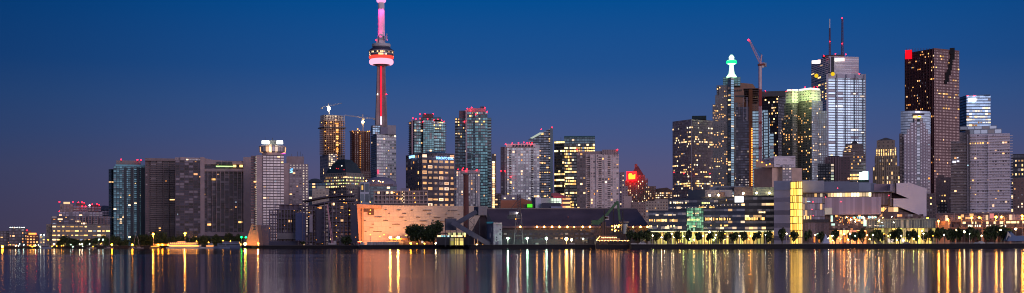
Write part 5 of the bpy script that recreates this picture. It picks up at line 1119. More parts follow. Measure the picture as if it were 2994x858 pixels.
# --- T-H reflection in the bank tower's glass, built as a solid tower
b = Bld('office_building', 'reflected dark stepped pyramid roofed tower, built solid before the white ribbed tower', 'office building', 2499, 1930)
gH = fac('dark_bands', (.19, .14, .125), (.05, .045, .05), .9, .6, .4, p=.04, la=YEL, s=1.5, var=.5)
F1 = b.blk('facade', 2464, None, 2531, 444, gH, dep=26, cw=3.2, rows=26)
b.blk('upper_block', 2469, None, 2526, 433, gH, yb=445, dD=3, dep=22, cw=3.2, rows=3); b.blk('upper_block', 2473, None, 2523, 421, gH, yb=434, dD=5, dep=18, cw=3.2, rows=3)
b.blk('pyramid_roof', 2487, None, 2511, 412, plain('dark_pyr', (.03, .03, .04)), yb=422, dD=8, dep=10, scale=.3)
for k in range(9): b.box3('floor_band', 2498, 440+k*8.6, 67, 1.6, 1, plain('band_mauve', (.34, .26, .28)), -1)
b.lit(F1['F'], 70, 'yel', 3, w=.98, h=.7, cells=[(i, j) for j in (14, 16, 18, 19) for i in range(F1['F'][4]) if (i*7+j) % 11])
b.lit(F1['F'], 16, 'mix', 6, v=(.75, .99))
b.box3('screen', 2517, 515, 9, 22, 1, glow('screen_cyan', (.55, 1, .93), 4), -24); b.box3('screen', 2530.5, 514, 15, 24, 1, glow('screen_blue', (.45, .95, 1), 4), -24)
b.box3('screen_frame', 2524, 533, 32, 12, 1, plain('screen_base', (.03, .06, .05)), -24)
# --- small dark pair
b = Bld('office_block', 'short black glass block with a green lit edge before the crowned tower', 'office building', 2416, 1640)
F1 = b.blk('facade', 2391, None, 2430, 479, fac('black_glass', (.03, .035, .04), (.05, .06, .07), .7, .5, .7, p=.05, la=WARM), dep=20, cw=3.2)
b.blk('lit_edge', 2427, None, 2439, 479, fac('green_edge', (.08, .09, .08), (.3, .38, .34), .9, .7, .4, p=.5, la=(.75, .9, .6), lb=WHI, s=.45, band=0), dD=-1, dep=18, cw=12, fh=3.6); b.lit(F1['F'], 4, 'ora', 5)
b = Bld('office_block', 'dark purple block with strong pale vertical ribs beside the black glass block', 'office building', 2452, 1700)
F1 = b.blk('facade', 2411, None, 2486, 459, fac('purple_ribs', (.13, .08, .09), (.05, .04, .05), .5, .6, .4, p=.03, la=WARM), dep=24, cw=4)
for k in range(16): b.box3('rib', 2414+k*4.7, 502, 1.5, 84, 1.3, plain('rib_purple', (.30, .20, .22)), -.8)
b.blk('raised_part', 2420, None, 2455, 456, plain('raised_dk', (.07, .05, .06)), yb=460, dD=5, dep=12)
# --- peach stone building
b = Bld('trading_hall', 'peach stone block with pale upper box and orange lit stepped terrace', 'building', 2260, 1560)
pst = plain('peach_stone', (.66, .46, .36), .85)
b.blk('wall', 2205, 2258, 2345, 489, pst, th=40, mat2=plain('peach_left', (.62, .40, .30), .85))
b.blk('upper_box', 2228, 2264, 2326, 461, fac('concrete_box', (.70, .62, .64), (.22, .20, .22), .6, .2, .3, p=.0), yb=489, dD=-2, th=30, rows=2, cw=9)
b.blk('roof_room', 2258, None, 2326, 457, plain('pale_box2', (.74, .66, .68)), yb=462, dD=6, dep=14)
b.blk('lit_atrium', 2288, None, 2315, 482, fac('atrium', (.36, .32, .33), (.5, .46, .46), .7, .5, .5, p=.2, la=WHI, s=.8), dD=-4, dep=3, fh=3.4, cw=4)
for x0, x1, y, c in ((2210, 2222, 470, 0), (2218, 2236, 474, 1), (2226, 2262, 480, 0)): b.blk('terrace_step', x0, None, x1, y, plain('terrace_pale', (.5, .36, .26)), yb=490, dD=-8-c, dep=8)
for X, Y in ((2214, 473), (2228, 478), (2241, 486), (2251, 483)):
    ld = bpy.data.lights.new('terrace_light', 'POINT'); ld.energy = 12000; ld.color = (1, .38, .05); ld.shadow_soft_size = .4
    o = bpy.data.objects.new('terrace_light', ld); COL.objects.link(o); o.parent = b.e; w = world_loc(b.e); q_ = PT(X, Y-3, 1543); o.location = [a-c for a, c in zip(q_, w)]
    ball('terrace_lamp', PT(X, Y-3, 1543), .8, BULB, b.e)
# --- art deco tower
b = Bld('office_building', 'art deco stone tower with low pyramid roof and golden lit windows', 'office building', 2592, 2030)
gI = fac('deco_stone', (.30, .23, .16), (.10, .07, .05), .46, .62, .2, p=.12, la=YEL, lb=WHI, s=1.3, var=.4, band=.2)
F1 = b.blk('facade', 2558, None, 2624, 455, gI, dep=30, cw=3.6, rows=26)
b.blk('lower_wing', 2552, None, 2632, 487, gI, dD=-3, dep=36, cw=3.6, rows=17)
F2 = b.blk('upper_shaft', 2561, None, 2622, 432, gI, yb=456, dD=3, dep=26, cw=3.6, rows=5); b.blk('crown_block', 2564, None, 2617, 411, fac('deco_top', (.26, .20, .16), (.05, .04, .04), .3, .4, .2, p=0), yb=433, dD=6, dep=22, cw=7, rows=2)
b.blk('pyramid_roof', 2564, None, 2617, 402, plain('deco_roof', (.10, .09, .09)), yb=411.5, dD=7, dep=20, scale=.1)
m = MB()
for x in range(2562, 2624, 6): b.box3('pilaster', x, 520, 1.4, 128, 1.4, plain('pilaster', (.36, .28, .21)), -3.6)
b.lit(F2['F'], 30, [LITM['yel'][1], LITM['whi'][0]], 3, v=(0, .9), w=.5, h=.8); b.lit(F1['F'], 40, 'yel', 5, w=.45)
# --- T-J condo with curved glass top
b = Bld('condo_tower', 'pinkish stone tower with rounded pale blue glass top before the dark red giant', 'apartment tower', 2676, 1540)
gJ = fac('stone_pinkgrey', (.42, .35, .38), (.48, .48, .52), .42, .55, .6, p=.02, la=WARM, s=1.4, var=.4, blind=.3, bc=(.6, .58, .6))
gJt = fac('blue_top', (.26, .32, .38), (.42, .52, .60), 1, .72, .7, .2, p=.0, var=.2, blind=0)
F1 = b.blk('facade', 2634, None, 2722, 393, gJ, dep=30, cw=4.2, rows=36)
b.blk('dark_left_edge', 2630, None, 2640, 391, fac('jleft', (.22, .16, .14), (.15, .12, .12), .5, .6, .3, p=0), dD=-1, dep=20)
m = MB(); D = 1546; n = 12; fr = []
for k in range(n+1): u_ = k/n; X = 2634+(2719-2634)*u_; fr.append(((tx(X)*(D-7*sin(pi*u_))), D-7*sin(pi*u_)))
z0, z1 = Z(2676, 395, D), Z(2676, 326, D)
for k in range(n): m.poly([(*fr[k], z0), (*fr[k+1], z0), (*fr[k+1], z1), (*fr[k], z1)], 0, [(k, 0), (k+1, 0), (k+1, 9), (k, 9)])
bk = [(fr[-1][0]+tx(2719)*26, D+22), (fr[0][0]+tx(2634)*30, D+22)]
m.poly([(*p_, z1) for p_ in fr+bk], 1); m.poly([(*fr[-1], z0), (*bk[0], z0), (*bk[0], z1), (*fr[-1], z1)], 0, [(0, 0), (3, 0), (3, 9), (0, 9)]); m.poly([(*bk[1], z0), (*fr[0], z0), (*fr[0], z1), (*bk[1], z1)], 0, [(0, 0), (3, 0), (3, 9), (0, 9)])
m.build('glass_top', [gJt, ROOF], b.e)
for x0, x1, y in ((2643, 2652, 393), (2652, 2662, 378), (2662, 2674, 359), (2674, 2682, 345), (2690, 2699, 345), (2699, 2707, 359), (2707, 2714, 378)): b.blk('stone_pier', x0, None, x1, y, gJ, dD=-9, dep=8, cw=4.2, fh=3.5)
b.blk('glass_bay', 2681, None, 2691, 356, fac('jbay', (.3, .34, .37), (.5, .58, .62), .8, .7, .7, p=.01), dD=-10, dep=6)
b.box3('roof_opening', 2685, 335, 34, 5, 1, plain('open_dk', (.10, .08, .10)), -9.5); b.box3('lit_window', 2676, 342, 10, 6, 1, glow('lit_lemon', (1, .85, .42), 1.9, False), -10); b.box3('lit_window', 2688, 342, 10, 5, 1, glow('lit_gold', (1, .80, .02), 1.2, False), -10)
b.lit(F1['F'], 10, 'warm', 3)
# --- T-K dark red giant
b = Bld('bank_tower', 'giant dark red granite tower with jagged black notch and glowing red corner sign', 'office building', 2740, 2080)
kR = fac('granite_grid', (.17, .09, .085), (.40, .30, .28), .42, .5, .5, p=.02, la=YEL, lb=WARM, s=1.6, var=.35, blind=.6, bc=(.80, .58, .50))  # pale warm blinds stand in for dimly lit windows
kL = fac('granite_shade', (.085, .028, .028), (.03, .012, .014), .5, .5, .4, p=.03, la=WARM, s=1.5, var=.5, band=.9)  # left face: its shade is put into a darker granite
F1 = b.blk('facade', 2646, 2732, 2806, 142, kR, th=48, cw=3.3, rows=68, mat2=kL)
b.lit(F1['L'], 60, 'warm', 3, run=3, v=(.35, .99), w=.6); b.lit(F1['L'], 10, 'warm', 7, v=(.0, .3), w=.6); b.lit(F1['R'], 18, 'yel', 5, run=3, v=(.7, .98), w=.6)
b.lit(F1['R'], 12, 'yel', 8, run=10, v=(.76, .775), w=.6)
for k in range(10): b.box3('dark_rib', 2650+k*8.6, 340, 1.6, 396, 1.2, plain('rib_dkred', (.11, .035, .035)), 50-k*5.6)
for x, y, w_, h_ in ((2784, 150, 14, 16), (2786, 166, 10, 16), (2781, 182, 9, 16), (2779, 198, 8, 14), (2775, 212, 9, 14), (2770, 226, 9, 26), (2766, 240, 6, 10)): b.box3('dark_notch', x, y, w_, h_+2, 3, plain('notch_black', (.012, .01, .012)), (x-2732)*.32)
b.box3('red_sign', 2656.5, 160, 19, 26, 1, glow('sign_pure_red', (1, .003, .01), 2.2), 42)
b.blk('parapet', 2730, 2732, 2806, 141, plain('parapet_red', (.2, .1, .09)), yb=146, dD=-1, th=48)
# --- T-L blue tower behind
b = Bld('office_building', 'blue glass tower with a glowing white sign, half hidden behind the big white condominium', 'office building', 2855, 2280)
gL = fac('sky_blue_glass', (.22, .30, .38), (.40, .62, .80), 1, .6, .85, .2, p=.03, la=WHI, lb=(.9, 1, 1), s=1.1, var=.25, blind=.02)
gL2 = fac('sky_blue_shade', (.06, .09, .12), (.07, .14, .2), 1, .6, .7, p=.02, la=WHI)  # darker copy of the glass carries the shade of the left face
F1 = b.blk('facade', 2806, 2827, 2897, 279, gL, th=20, cw=5, rows=52, mat2=gL2)
b.box3('roof_sign', 2842, 293, 22, 11, 1, glow('sign_icy', (.85, 1, 1), 3.5), -2); b.lit(F1['R'], 30, 'whi', 4, run=6, v=(.80, .93), w=.95, h=.5)
b.blk('roof_rim', 2827, None, 2896, 278, plain('rim_blue', (.12, .2, .3)), yb=282, dD=3, dep=8)
beacons(b, [(2830, 280), (2851, 280)], 1.3)
# --- T-M big condo
b = Bld('condo_tower', 'large whitish condominium with balcony rows and glass top tier before the blue tower', 'apartment tower', 2870, 1400)
gM = fac('condo_rows', (.74, .67, .71), (.20, .20, .23), .72, .5, .5, p=.012, la=WARM, s=1.4, var=.8, blind=.3, bc=(.5, .46, .46))
F1 = b.blk('facade', 2834, None, 2953, 392, gM, dep=26, cw=2.7, rows=30); b.lit(F1['F'], 14, 'warm', 3, v=(0, .6)); b.lit(F1['F'], 6, 'warm', 5, u=(0, .35), v=(.9, .97), run=6)
F2 = b.blk('left_wing', 2780, None, 2826, 413, fac('condo_left', (.25, .205, .20), (.09, .085, .10), .68, .5, .4, p=.015, la=WARM), dD=4, dep=22, cw=3.6, rows=28)
b.blk('left_wing_top', 2806, None, 2827, 388, fac('condo_left', (.25, .205, .20), (.1, .1, .1)), yb=415, dD=6, dep=18, rows=3)
b.blk('dark_recess', 2824, None, 2836, 380, plain('recess_dk', (.09, .08, .09)), dD=2, dep=18)
b.blk('top_tier', 2828, None, 2929, 378, fac('tier_glass', (.30, .34, .38), (.36, .44, .5), .9, .7, .7, p=.01), yb=393, dD=6, dep=18, cw=7, rows=1)
b.blk('top_tier', 2808, None, 2915, 369, fac('tier_glass', (.30, .34, .38), (.36, .44, .5)), yb=379, dD=8, dep=14, cw=7, rows=1)
me = None
for k in range(30):
    b.box3('balcony', 2895, 398.5+k*7.85, 123, 1.9, 2.6, plain('balcony_white', (.76, .70, .74)), -1)
for k in range(27): b.box3('balcony', 2803, 420+k*8.0, 45, 1.6, 2.4, plain('balcony_tan', (.32, .26, .25)), 3)
for x in (2830, 2856, 2890, 2924): b.box3('party_wall', x, 510, 1.2, 232, 2.2, plain('balcony_white', (.76, .70, .74)), -1.2)
for X, Y, w_, h_ in ((2787, 474, 3.4, 6), (2792.5, 474, 4, 6), (2799, 472, 3, 4), (2803, 472, 3, 4), (2800, 462, 4, 2)): b.box3('sign_mark', X, Y, w_, h_, .6, glow('sign_bluewhite', (.8, .8, 1), 1.8), 1)
b.box3('lit_window', 2830, 484, 3, 3, .6, LITM['cool'][0], -2)
# --- right edge blocks
b = Bld('office_building', 'dark glass block cut by the right frame edge above a brown masonry block', 'office building', 2980, 1700)
F1 = b.blk('facade', 2957, None, 3060, 450, fac('edge_dark', (.05, .05, .06), (.06, .07, .09), .9, .6, .6, p=.06, la=YEL, band=1), dep=24, rows=20); b.lit(F1['F'], 16, 'yel', 3, run=4, u=(.0, .4), v=(.5, .95))
b = Bld('office_building', 'brown masonry block at the right frame edge below the dark glass block', 'office building', 2985, 1500)
F1 = b.blk('facade', 2962, None, 3080, 521, fac('edge_brown', (.24, .15, .13), (.08, .06, .07), .4, .5, .3, p=.05), dep=24); b.lit(F1['F'], 5, 'whi', 3, v=(.5, .8), w=.4)
for i, (x0, x1, y, c, lab) in enumerate(((2709, 2735, 566, (.25, .18, .17), 'small brown stone block with two yellow windows just right of the white sculpted wall'), (2736, 2782, 519, (.13, .09, .10), 'tall dark brown block between the dark red giant and the large white condominium'), (2741, 2770, 590, (.05, .045, .05), 'low black office with yellow lit floors before the tall dark brown block'))):
    b = Bld('office_block', lab, 'office building', (x0+x1)/2, (1500, 1600, 1450)[i])
    F1 = b.blk('facade', x0, None, x1, y, fac('rb%d' % i, c, (.06, .05, .06), .5, .5, .3, p=.04, la=YEL), dep=20, cw=3.4)
    b.lit(F1['F'], (6, 5, 14)[i], 'yel', 3, run=(1, 2, 4)[i])
    if i == 1: b.blk('upper_part', 2742, None, 2762, 512, plain('up_br', (.16, .11, .11)), yb=520, dD=4, dep=8); b.blk('lit_corner', 2768, None, 2779, 528, plain('pinkish_brick', (.4, .22, .2)), dD=-1, dep=4)
b = Bld('office_block', 'grey block with small windows filling the gap under the right giants behind the sculpted wall', 'building', 2718, 1580)
b.blk('facade', 2700, None, 2748, 600, fac('rb9', (.26, .21, .21), (.08, .06, .07), .5, .5, .3, p=.04), dep=20)
# ================================================================== waterfront offices (dark glass)
GL = glow('ground_yellow', (1, .86, .38), 1.2, False)
b = Bld('waterfront_offices', 'long dark glass waterfront offices with lit window bands, green glass atrium and white sign', 'office building', 2080, 975)
OFF = b
ban = fac('office_bands', (.035, .045, .07), (.035, .05, .08), .96, .42, .7, .15, p=.04, la=YEL, s=1.2, var=.5, band=.8)
def litband(x0, x1, y, h, n, pal='yel', dD=-.6, p=.75, seed=1):
    rnd = random.Random(seed); w_ = (x1-x0)/n
    for k in range(n):
        if rnd.random() < p: b.box3('lit_window', x0+(k+.5)*w_, y+rnd.uniform(-.3, .5), w_*rnd.uniform(.55, .95), h*rnd.uniform(.6, 1), .3, rnd.choice(LITM[pal]), dD)
dkb = plain('navy_panel', (.02, .032, .06), .5, .3); dkg = plain('olive_panel', (.05, .05, .045), .6)
def level(nm, x0, x1, y, yb, mat, dD=0, dep=24, **k): return b.blk(nm, x0, None, x1, y, mat, yb=yb, dD=dD, dep=dep, **k)
fbl = fac('floors_left', (.03, .042, .075), (.10, .12, .15), .97, .36, .6, .15, p=.10, la=YEL, lb=WHI, s=.9, var=.6, band=.6, blind=.1)
level('left_block', 1896, 2006, 616, 676, fbl, cw=3.2, rows=3)
level('middle_block', 2056, 2178, 606, 676, fbl, cw=3.2, rows=4)
level('right_block', 2178, 2264, 572, 676, fac('floors_right', (.055, .055, .055), (.09, .10, .10), .97, .4, .5, .15, p=.12, la=YEL, lb=WHI, s=.9, var=.6, band=.6), dD=-1, cw=3.2, rows=6)
level('upper_block', 1954, 2100, 580, 617, fac('floors_up', (.02, .03, .06), (.06, .07, .10), .97, .34, .6, .15, p=.04, la=YEL), dD=5, dep=26, cw=3.2, rows=2)
level('upper_block', 2050, 2180, 576, 607, fac('floors_up2', (.05, .05, .05), (.06, .07, .10), .97, .34, .6, .15, p=.05, la=YEL), dD=4, dep=26, cw=3.2, rows=2)
level('roof_block', 2013, 2062, 556, 582, dkb, dD=8, dep=20)
level('roof_block', 2061, 2142, 556, 577, plain('roof_pale', (.33, .31, .33)), dD=10, dep=20)
level('roof_block', 2075, 2178, 545, 558, plain('roof_mid', (.22, .24, .28)), dD=14, dep=20)
level('roof_block', 2100, 2146, 547, 556, plain('roof_dk', (.08, .09, .12)), dD=12, dep=20)
level('roof_block', 2146, 2202, 547, 573, plain('roof_br', (.13, .10, .11)), dD=6, dep=20)
level('roof_block', 2199, 2264, 548, 573, plain('roof_teal', (.22, .29, .30)), dD=5, dep=20)
level('louvre_box', 2102, 2120, 562, 577, plain('louvre', (.20, .13, .12)), dD=7, dep=6)
at = fac('green_atrium', (.05, .10, .07), (.08, .22, .14), .84, .86, .5, .15, p=.55, la=(.28, .9, .45), lb=(.5, 1, .5), s=.32, var=.7, band=.1)
level('green_atrium', 2008, 2057, 608, 676, at, dD=-3, dep=16, cw=1.6, fh=2.2)
litband(2009, 2055, 624, 2.5, 12, 'grn', -3.4, .5, 3); litband(2010, 2050, 643, 6, 9, 'grn', -3.4, .7, 5); litband(2010, 2054, 662, 3, 9, 'grn', -3.4, .4, 6)
litband(1898, 2003, 645, 8.5, 30, 'yel', seed=7, p=.8); litband(1898, 2004, 662, 7, 24, 'whi', seed=8, p=.45); litband(2062, 2176, 641, 9, 34, 'yel', seed=9, p=.85)
b.n = 0
litband(2178, 2262, 640, 9, 22, 'yel', -1.6, .8, 11); litband(2058, 2176, 660, 5, 20, 'yel', seed=12, p=.35); litband(2218, 2262, 621, 5, 9, 'whi', -1.6, .7, 13); litband(1958, 2008, 593, 6, 10, 'whi', 4.4, .6, 14); litband(2046, 2086, 594, 6, 8, 'grn', 3.4, .5, 15); litband(2122, 2146, 586, 6, 6, 'yel', 3.4, .7, 16); litband(2150, 2176, 621, 5, 6, 'whi', seed=17, p=.5); litband(1915, 1990, 629, 4, 6, 'whi', seed=18, p=.4)
litband(2042, 2090, 606.5, 4, 6, 'yel', -.8, .8, 19)
for k in range(22): b.box3('terrace_lamp', 1962+k*10.4, 608 if k < 8 else 602.5-((k-8)*.3), 1.3, 1.8, .3, LITM['whi'][1], 3 if k < 8 else 2)
b.box3('white_sign', 2161, 583, 25, 18, .8, glow('sign_bluish_white', (.96, .96, 1), 2.2), 2)
b.box3('sign_stroke', 2165.5, 580, 1.4, 7, .3, glow('sign_grey', (.75, .72, .78), .8), 1.4); b.box3('sign_stroke', 2161, 587, 1.8, 6, .3, glow('sign_grey', (.75, .72, .78), .8), 1.4)
# ground floor : glass wall lit from inside, with columns
gf = fac('lit_ground_floor', (.10, .09, .05), (.2, .18, .08), .80, .90, .2, p=.62, la=(1, .55, .12), lb=(.58, .62, .14), s=.95, var=.5, band=0)
level('ground_floor', 1902, 2264, 677, None, gf, dD=3, dep=14, cw=2.6, rows=2)
level('soffit_light', 1902, 2264, 675.8, 678.4, glow('soffit', (1, .92, .55), 1.3, False), dD=.5, dep=3)
for k in range(61): b.box3('column', 1903+k*6, 696, 2.4 if k % 2 == 0 else 1.1, 36, .6, DARK, -.4)
for X, w_, c in ((2019, 12, 'grn'), (2030, 3, 'grn'), (2066, 10, 'yel'), (2116, 14, 'whi'), (2161, 9, 'yel'), (2216, 5, 'ora'), (2231, 8, 'ora'), (2193, 4, 'whi'), (2145, 6, 'ora')): b.box3('shop_front', X, 697, w_, 22, .3, LITM[c][0], 2)
for k, (X, Y, r) in enumerate(((2075, 572, 1.1), (2101, 571, 1.2), (2173, 566, 1.2), (2212, 565, 1.1), (2249, 565, 1.1))): b.beacon(X, Y, r, glow('roof_flood', (1, .70, .32), 40), 1, 'roof_lamp')
b.beacon(2075, 679, 1.1, FLOODW, -8, 'canopy_lamp')
# ================================================================== college building
b = Bld('waterfront_college', 'grey waterfront building with a glowing yellow stair tower and a faceted white sculpted end wall', 'college building', 2480, 960)
st_ = fac('lilac_bands', (.31, .29, .36), (.07, .07, .10), 1, .36, .6, .2, p=.01, la=YEL, blind=.0, var=.4)
level = lambda nm, x0, x1, y, yb, mat, dD=0, dep=24, **k: b.blk(nm, x0, None, x1, y, mat, yb=yb, dD=dD, dep=dep, **k)
level('striped_wing', 2263, 2311, 529, None, st_, dD=0, dep=30, cw=40, rows=5)
b.box3('blank_parapet', 2287, 543, 48, 26, .6, plain('lilac_blank', (.22, .24, .33)), -.4)
sty = fac('stair_glass', (.12, .10, .04), (.3, .25, .1), .88, .95, .2, p=1, la=(1, .52, .07), lb=(1, .62, .12), s=1.5, var=.2, band=0)
b.blk('stair_tower', 2310, 2336, 2347, 530, sty, dD=-6, th=22, cw=1.9, rows=9, mat2=sty)
for k in range(10): b.box3('floor_line', 2328, 532+k*20.2, 36, 1.2, .5, plain('mullion_br', (.10, .08, .03)), -7.4)
for x in (2311, 2319, 2328, 2336, 2346): b.box3('mullion', x, 624, .9, 188, .4, plain('mullion_br', (.10, .08, .03)), -7.6)
b.n = 0
ll = lambda x: plain(x, (.42, .41, .47), .7)
level('roof_volume', 2346, 2410, 529, 562, plain('vol_pale', (.30, .32, .40), .7), dD=4, dep=24)
level('roof_volume', 2409, 2484, 531, 562, plain('vol_grey', (.19, .21, .28), .7), dD=5, dep=24)
level('roof_volume', 2483, 2512, 533, 560, plain('vol_dark', (.22, .24, .30), .7), dD=2, dep=24)
level('roof_volume', 2511, 2546, 534, 559, plain('vol_light', (.32, .37, .45), .7), dD=4, dep=24)
level('roof_volume', 2543, 2562, 536, 560, plain('vol_grey', (.19, .21, .28), .7), dD=6, dep=24)
level('roof_volume', 2556, 2624, 538, 562, plain('vol_pink', (.36, .25, .28), .7), dD=3, dep=24)
level('roof_volume', 2346, 2380, 527.5, 531, plain('vol_pale', (.30, .32, .40), .7), dD=8, dep=16)
level('roof_slab', 2346, 2420, 561, 565, plain('slab_pur', (.14, .13, .17)), dD=-1, dep=24); level('roof_slab', 2418, 2610, 559, 563, plain('slab_pur2', (.20, .19, .23)), dD=-6, dep=28)
level('clerestory', 2348, 2414, 565, 578, fac('clere', (.06, .05, .05), (.1, .09, .08), .85, .75, .4, p=.5, la=YEL, lb=(1, .9, .6), s=1.3, band=.4), dD=2, dep=20, cw=2.2, rows=1)
level('clerestory', 2420, 2548, 563, 577, fac('clere2', (.07, .05, .05), (.12, .09, .08), .88, .8, .4, p=.75, la=YEL, lb=(1, .9, .6), s=1.4, band=.35), dD=1, dep=20, cw=2.2, rows=1)
level('glazed_wing', 2546, 2608, 563, 640, fac('glazed_wing', (.12, .08, .08), (.18, .13, .14), .82, .9, .5, .15, p=.03, la=WARM, s=1, var=.6), dD=2, dep=20, cw=1.8, rows=2)
level('glass_body', 2346, 2412, 577, 652, fac('glass_body', (.10, .10, .14), (.20, .20, .27), .9, .9, .6, .15, p=.03, la=YEL, s=1, var=.4, band=.8), dD=0, dep=22, cw=1.9, rows=4)
litband(2350, 2372, 636, 13, 6, 'yel', -.6, .9, 21); litband(2348, 2412, 590, 3, 6, 'cool', -.6, .2, 22)
level('lower_body', 2346, 2424, 650, None, fac('lower_body', (.07, .055, .07), (.10, .08, .10), .8, .98, .5, .15, p=.05, la=WARM, s=.7), dD=-2, dep=22, cw=2, rows=1)
level('dark_band', 2346, 2423, 642, 651, plain('navy_band', (.03, .035, .055)), dD=-3, dep=10)
gp = fac('lilac_glass', (.30, .22, .25), (.36, .28, .33), .96, .985, .7, .32, p=.0, var=.22, blind=0)
level('projecting_glass', 2412, 2576, 577, 628, gp, dD=-9, dep=14, cw=1.7, rows=1)
b.box3('bright_corner', 2422, 618, 22, 20, .4, fac('corner_pane', (.4, .45, .42), (.55, .65, .6), .9, .9, .6, p=.6, la=(.75, .95, .8), lb=WHI, s=.55, band=0), -10)
litband(2492, 2520, 593, 3.5, 6, 'whi', -9.6, .8, 23)
lob = fac('lobby_glass', (.07, .045, .045), (.10, .07, .07), .9, .95, .5, .15, p=.06, la=ORA, lb=WARM, s=1.1, var=.7, band=.5)
level('lobby', 2412, 2700, 628, 674, lob, dD=1, dep=22, cw=1.9, rows=7)
rnd = random.Random(4)
for k in range(95):
    X = rnd.choice([rnd.uniform(2446, 2500), rnd.uniform(2555, 2650), rnd.uniform(2500, 2660)]); Y = rnd.uniform(634, 656) if X < 2540 else rnd.uniform(622+max(0, (X-2570)*.13), 652)
    b.box3('pendant_lamp', X, Y, rnd.uniform(1.2, 2.6), rnd.uniform(1.4, 3), .3, rnd.choice(LITM['warm']+LITM['ora']+LITM['whi'][:1]), -.4)
litband(2494, 2570, 636, 8, 14, 'cool', -.7, .6, 25)
for X, Y, w_, h_ in ((2432, 640, 6, 18), (2436, 657, 10, 6), (2529, 652, 9, 20), (2527, 641, 5, 4), (2668, 634, 3, 8), (2689, 636, 7, 10)): b.box3('bright_pane', X, Y, w_, h_, .3, LITM['cool'][2] if X > 2660 else glow('pane_mint', (.7, 1, .85), 1.1, False), -1.2)
litband(2576, 2630, 613, 16, 10, 'warm', -.8, .8, 27)
# sculpted end wall
whs = plain('sculpted_white', (.66, .56, .61), .7, var=.04); whd = plain('sculpted_side', (.46, .37, .41), .7)
b.polyext('sculpted_wall', [(2621, 536), (2660, 535), (2709, 552), (2709, 632), (2694, 632), (2627, 605), (2612, 605), (2612, 581), (2657, 581), (2621, 566)], 16, whs, -8, roof=plain('soffit_dk', (.10, .08, .09)))
b.polyext('sculpted_return', [(2603, 540), (2622, 536), (2622, 566), (2603, 562)], 12, whd, -5)
b.polyext('sculpted_return', [(2603, 581), (2613, 581), (2613, 605), (2603, 603)], 10, whd, -5)
b.box3('recess', 2632, 574, 56, 18, 1, plain('recess_br', (.12, .075, .07)), 1)
b.polyext('sloped_soffit', [(2627, 606), (2694, 633), (2694, 645), (2560, 645), (2596, 606)], .6, fac('soffit_glass', (.06, .04, .045), (.09, .06, .06), .9, .95, .5, p=.1, la=WARM, s=1.), -3)
level('grey_fascia', 2534, 2736, 642, 667, fac('fascia_grey', (.17, .19, .19), (.11, .13, .135), .7, .98, .5, .2, p=.0), dD=-12, dep=18, cw=1.9, rows=1)
level('fascia_roof', 2530, 2738, 640, 643, plain('fascia_top', (.22, .24, .24)), dD=-13, dep=20)
litband(2540, 2585, 661, 1.6, 6, 'cool', -12.6, .8, 29)
level('lit_ground_floor', 2534, 2736, 667, None, gf, dD=-9, dep=10, cw=2.6, rows=2)
level('shop_floor', 2424, 2534, 673, None, fac('shops', (.10, .06, .04), (.14, .10, .08), .8, .9, .3, p=.55, la=(1, .22, .05), lb=(1, .45, .14), s=1.6, band=.3), dD=-1, dep=10, cw=2.4, rows=3)
for k, X in enumerate((2382, 2396, 2428, 2441, 2456, 2470, 2483, 2497, 2509)): b.box3('shop_front', X, 701, 5, 16, .3, (LITM['ora']+LITM['warm'])[k % 5], -3.2)
b.polyext('ramp', [(2530, 668), (2538, 668), (2582, 714), (2566, 714)], 2, plain('ramp_dk', (.05, .06, .05)), -13)
for k in range(10): b.box3('column', 2544+k*20, 694, 1.4, 42, .5, DARK, -12.4)
for X, w_ in ((2605, 18), (2640, 12), (2668, 6), (2694, 10), (2715, 10)): b.box3('shop_front', X, 703, w_, 13, .3, LITM['ora'][1] if w_ < 12 else LITM['whi'][2], -10.2)
for x, y in ((2434, 571), (2449, 551), (2599, 572), (2414, 577), (2377, 591), (2374, 613), (2378, 631), (2459, 590)): b.beacon(x, y, .55, glow('tiny_red', (1, .04, .08), 5), -11 if x > 2412 else -2, 'red_lamp')
rnd = random.Random(21)
PIN = [glow('spot_gold', (1, .56, .12), 160), glow('spot_lime', (.70, .85, .20), 120), glow('spot_white', (1, .78, .45), 150), glow('spot_orange', (1, .30, .03), 170)]  # added pinpoint emitters by the glazing, there to draw streaks on the water
for k in range(34):
    X = 2424+k*9.1+rnd.uniform(-3, 3); ball('streak_lamp', PT(X, rnd.uniform(684, 704), 934.5), rnd.uniform(.16, .34), PIN[3 if X < 2530 and k % 3 else rnd.choice((0, 0, 1, 2))], b.e)
for k in range(16): ball('streak_lamp', PT(rnd.uniform(2450, 2650), rnd.uniform(634, 655), 940), rnd.uniform(.15, .28), PIN[rnd.choice((2, 3, 3, 0))], b.e)
b = OFF
for k in range(38):
    X = 1905+k*9.4+rnd.uniform(-3, 3); ball('streak_lamp', PT(X, rnd.uniform(682, 702), 972.5), rnd.uniform(.16, .36), PIN[rnd.choice((0, 1, 1, 2)) if X < 2130 else rnd.choice((0, 2, 3))], b.e)  # more added streak emitters along the office ground floor
# ================================================================== right end : viaduct and low buildings
b = Bld('viaduct', 'raised brown concrete roadway crossing the right edge behind the waterfront trees', 'bridge', 2830, 1130)
via = plain('viaduct_brown', (.34, .20, .15), .85); 
b.blk('deck', 2700, None, 3300, 664, via, yb=668, dD=-14, dep=26)
b.blk('parapet', 2776, None, 3300, 643, via, yb=647, dD=-12, dep=1)
for k in range(15): b.blk('pier', 2712+k*40, None, 2717+k*40, 668, via, dD=-8, dep=14)
b = Bld('low_building', 'long low brown building with square white lit windows along the raised roadway', 'building', 2885, 1145)
F1 = b.blk('wall', 2776, None, 3300, 644, fac('low_brown', (.25, .14, .12), (.08, .05, .05), .3, .4, .2, p=.02), dep=12, rows=2, cw=6)
for X, w_ in ((2819, 8), (2843, 5), (2887, 6), (2908, 5), (2928, 9), (2853, 3)): b.box3('lit_window', X, 651, w_, 8, .4, LITM['whi'][0], -1)
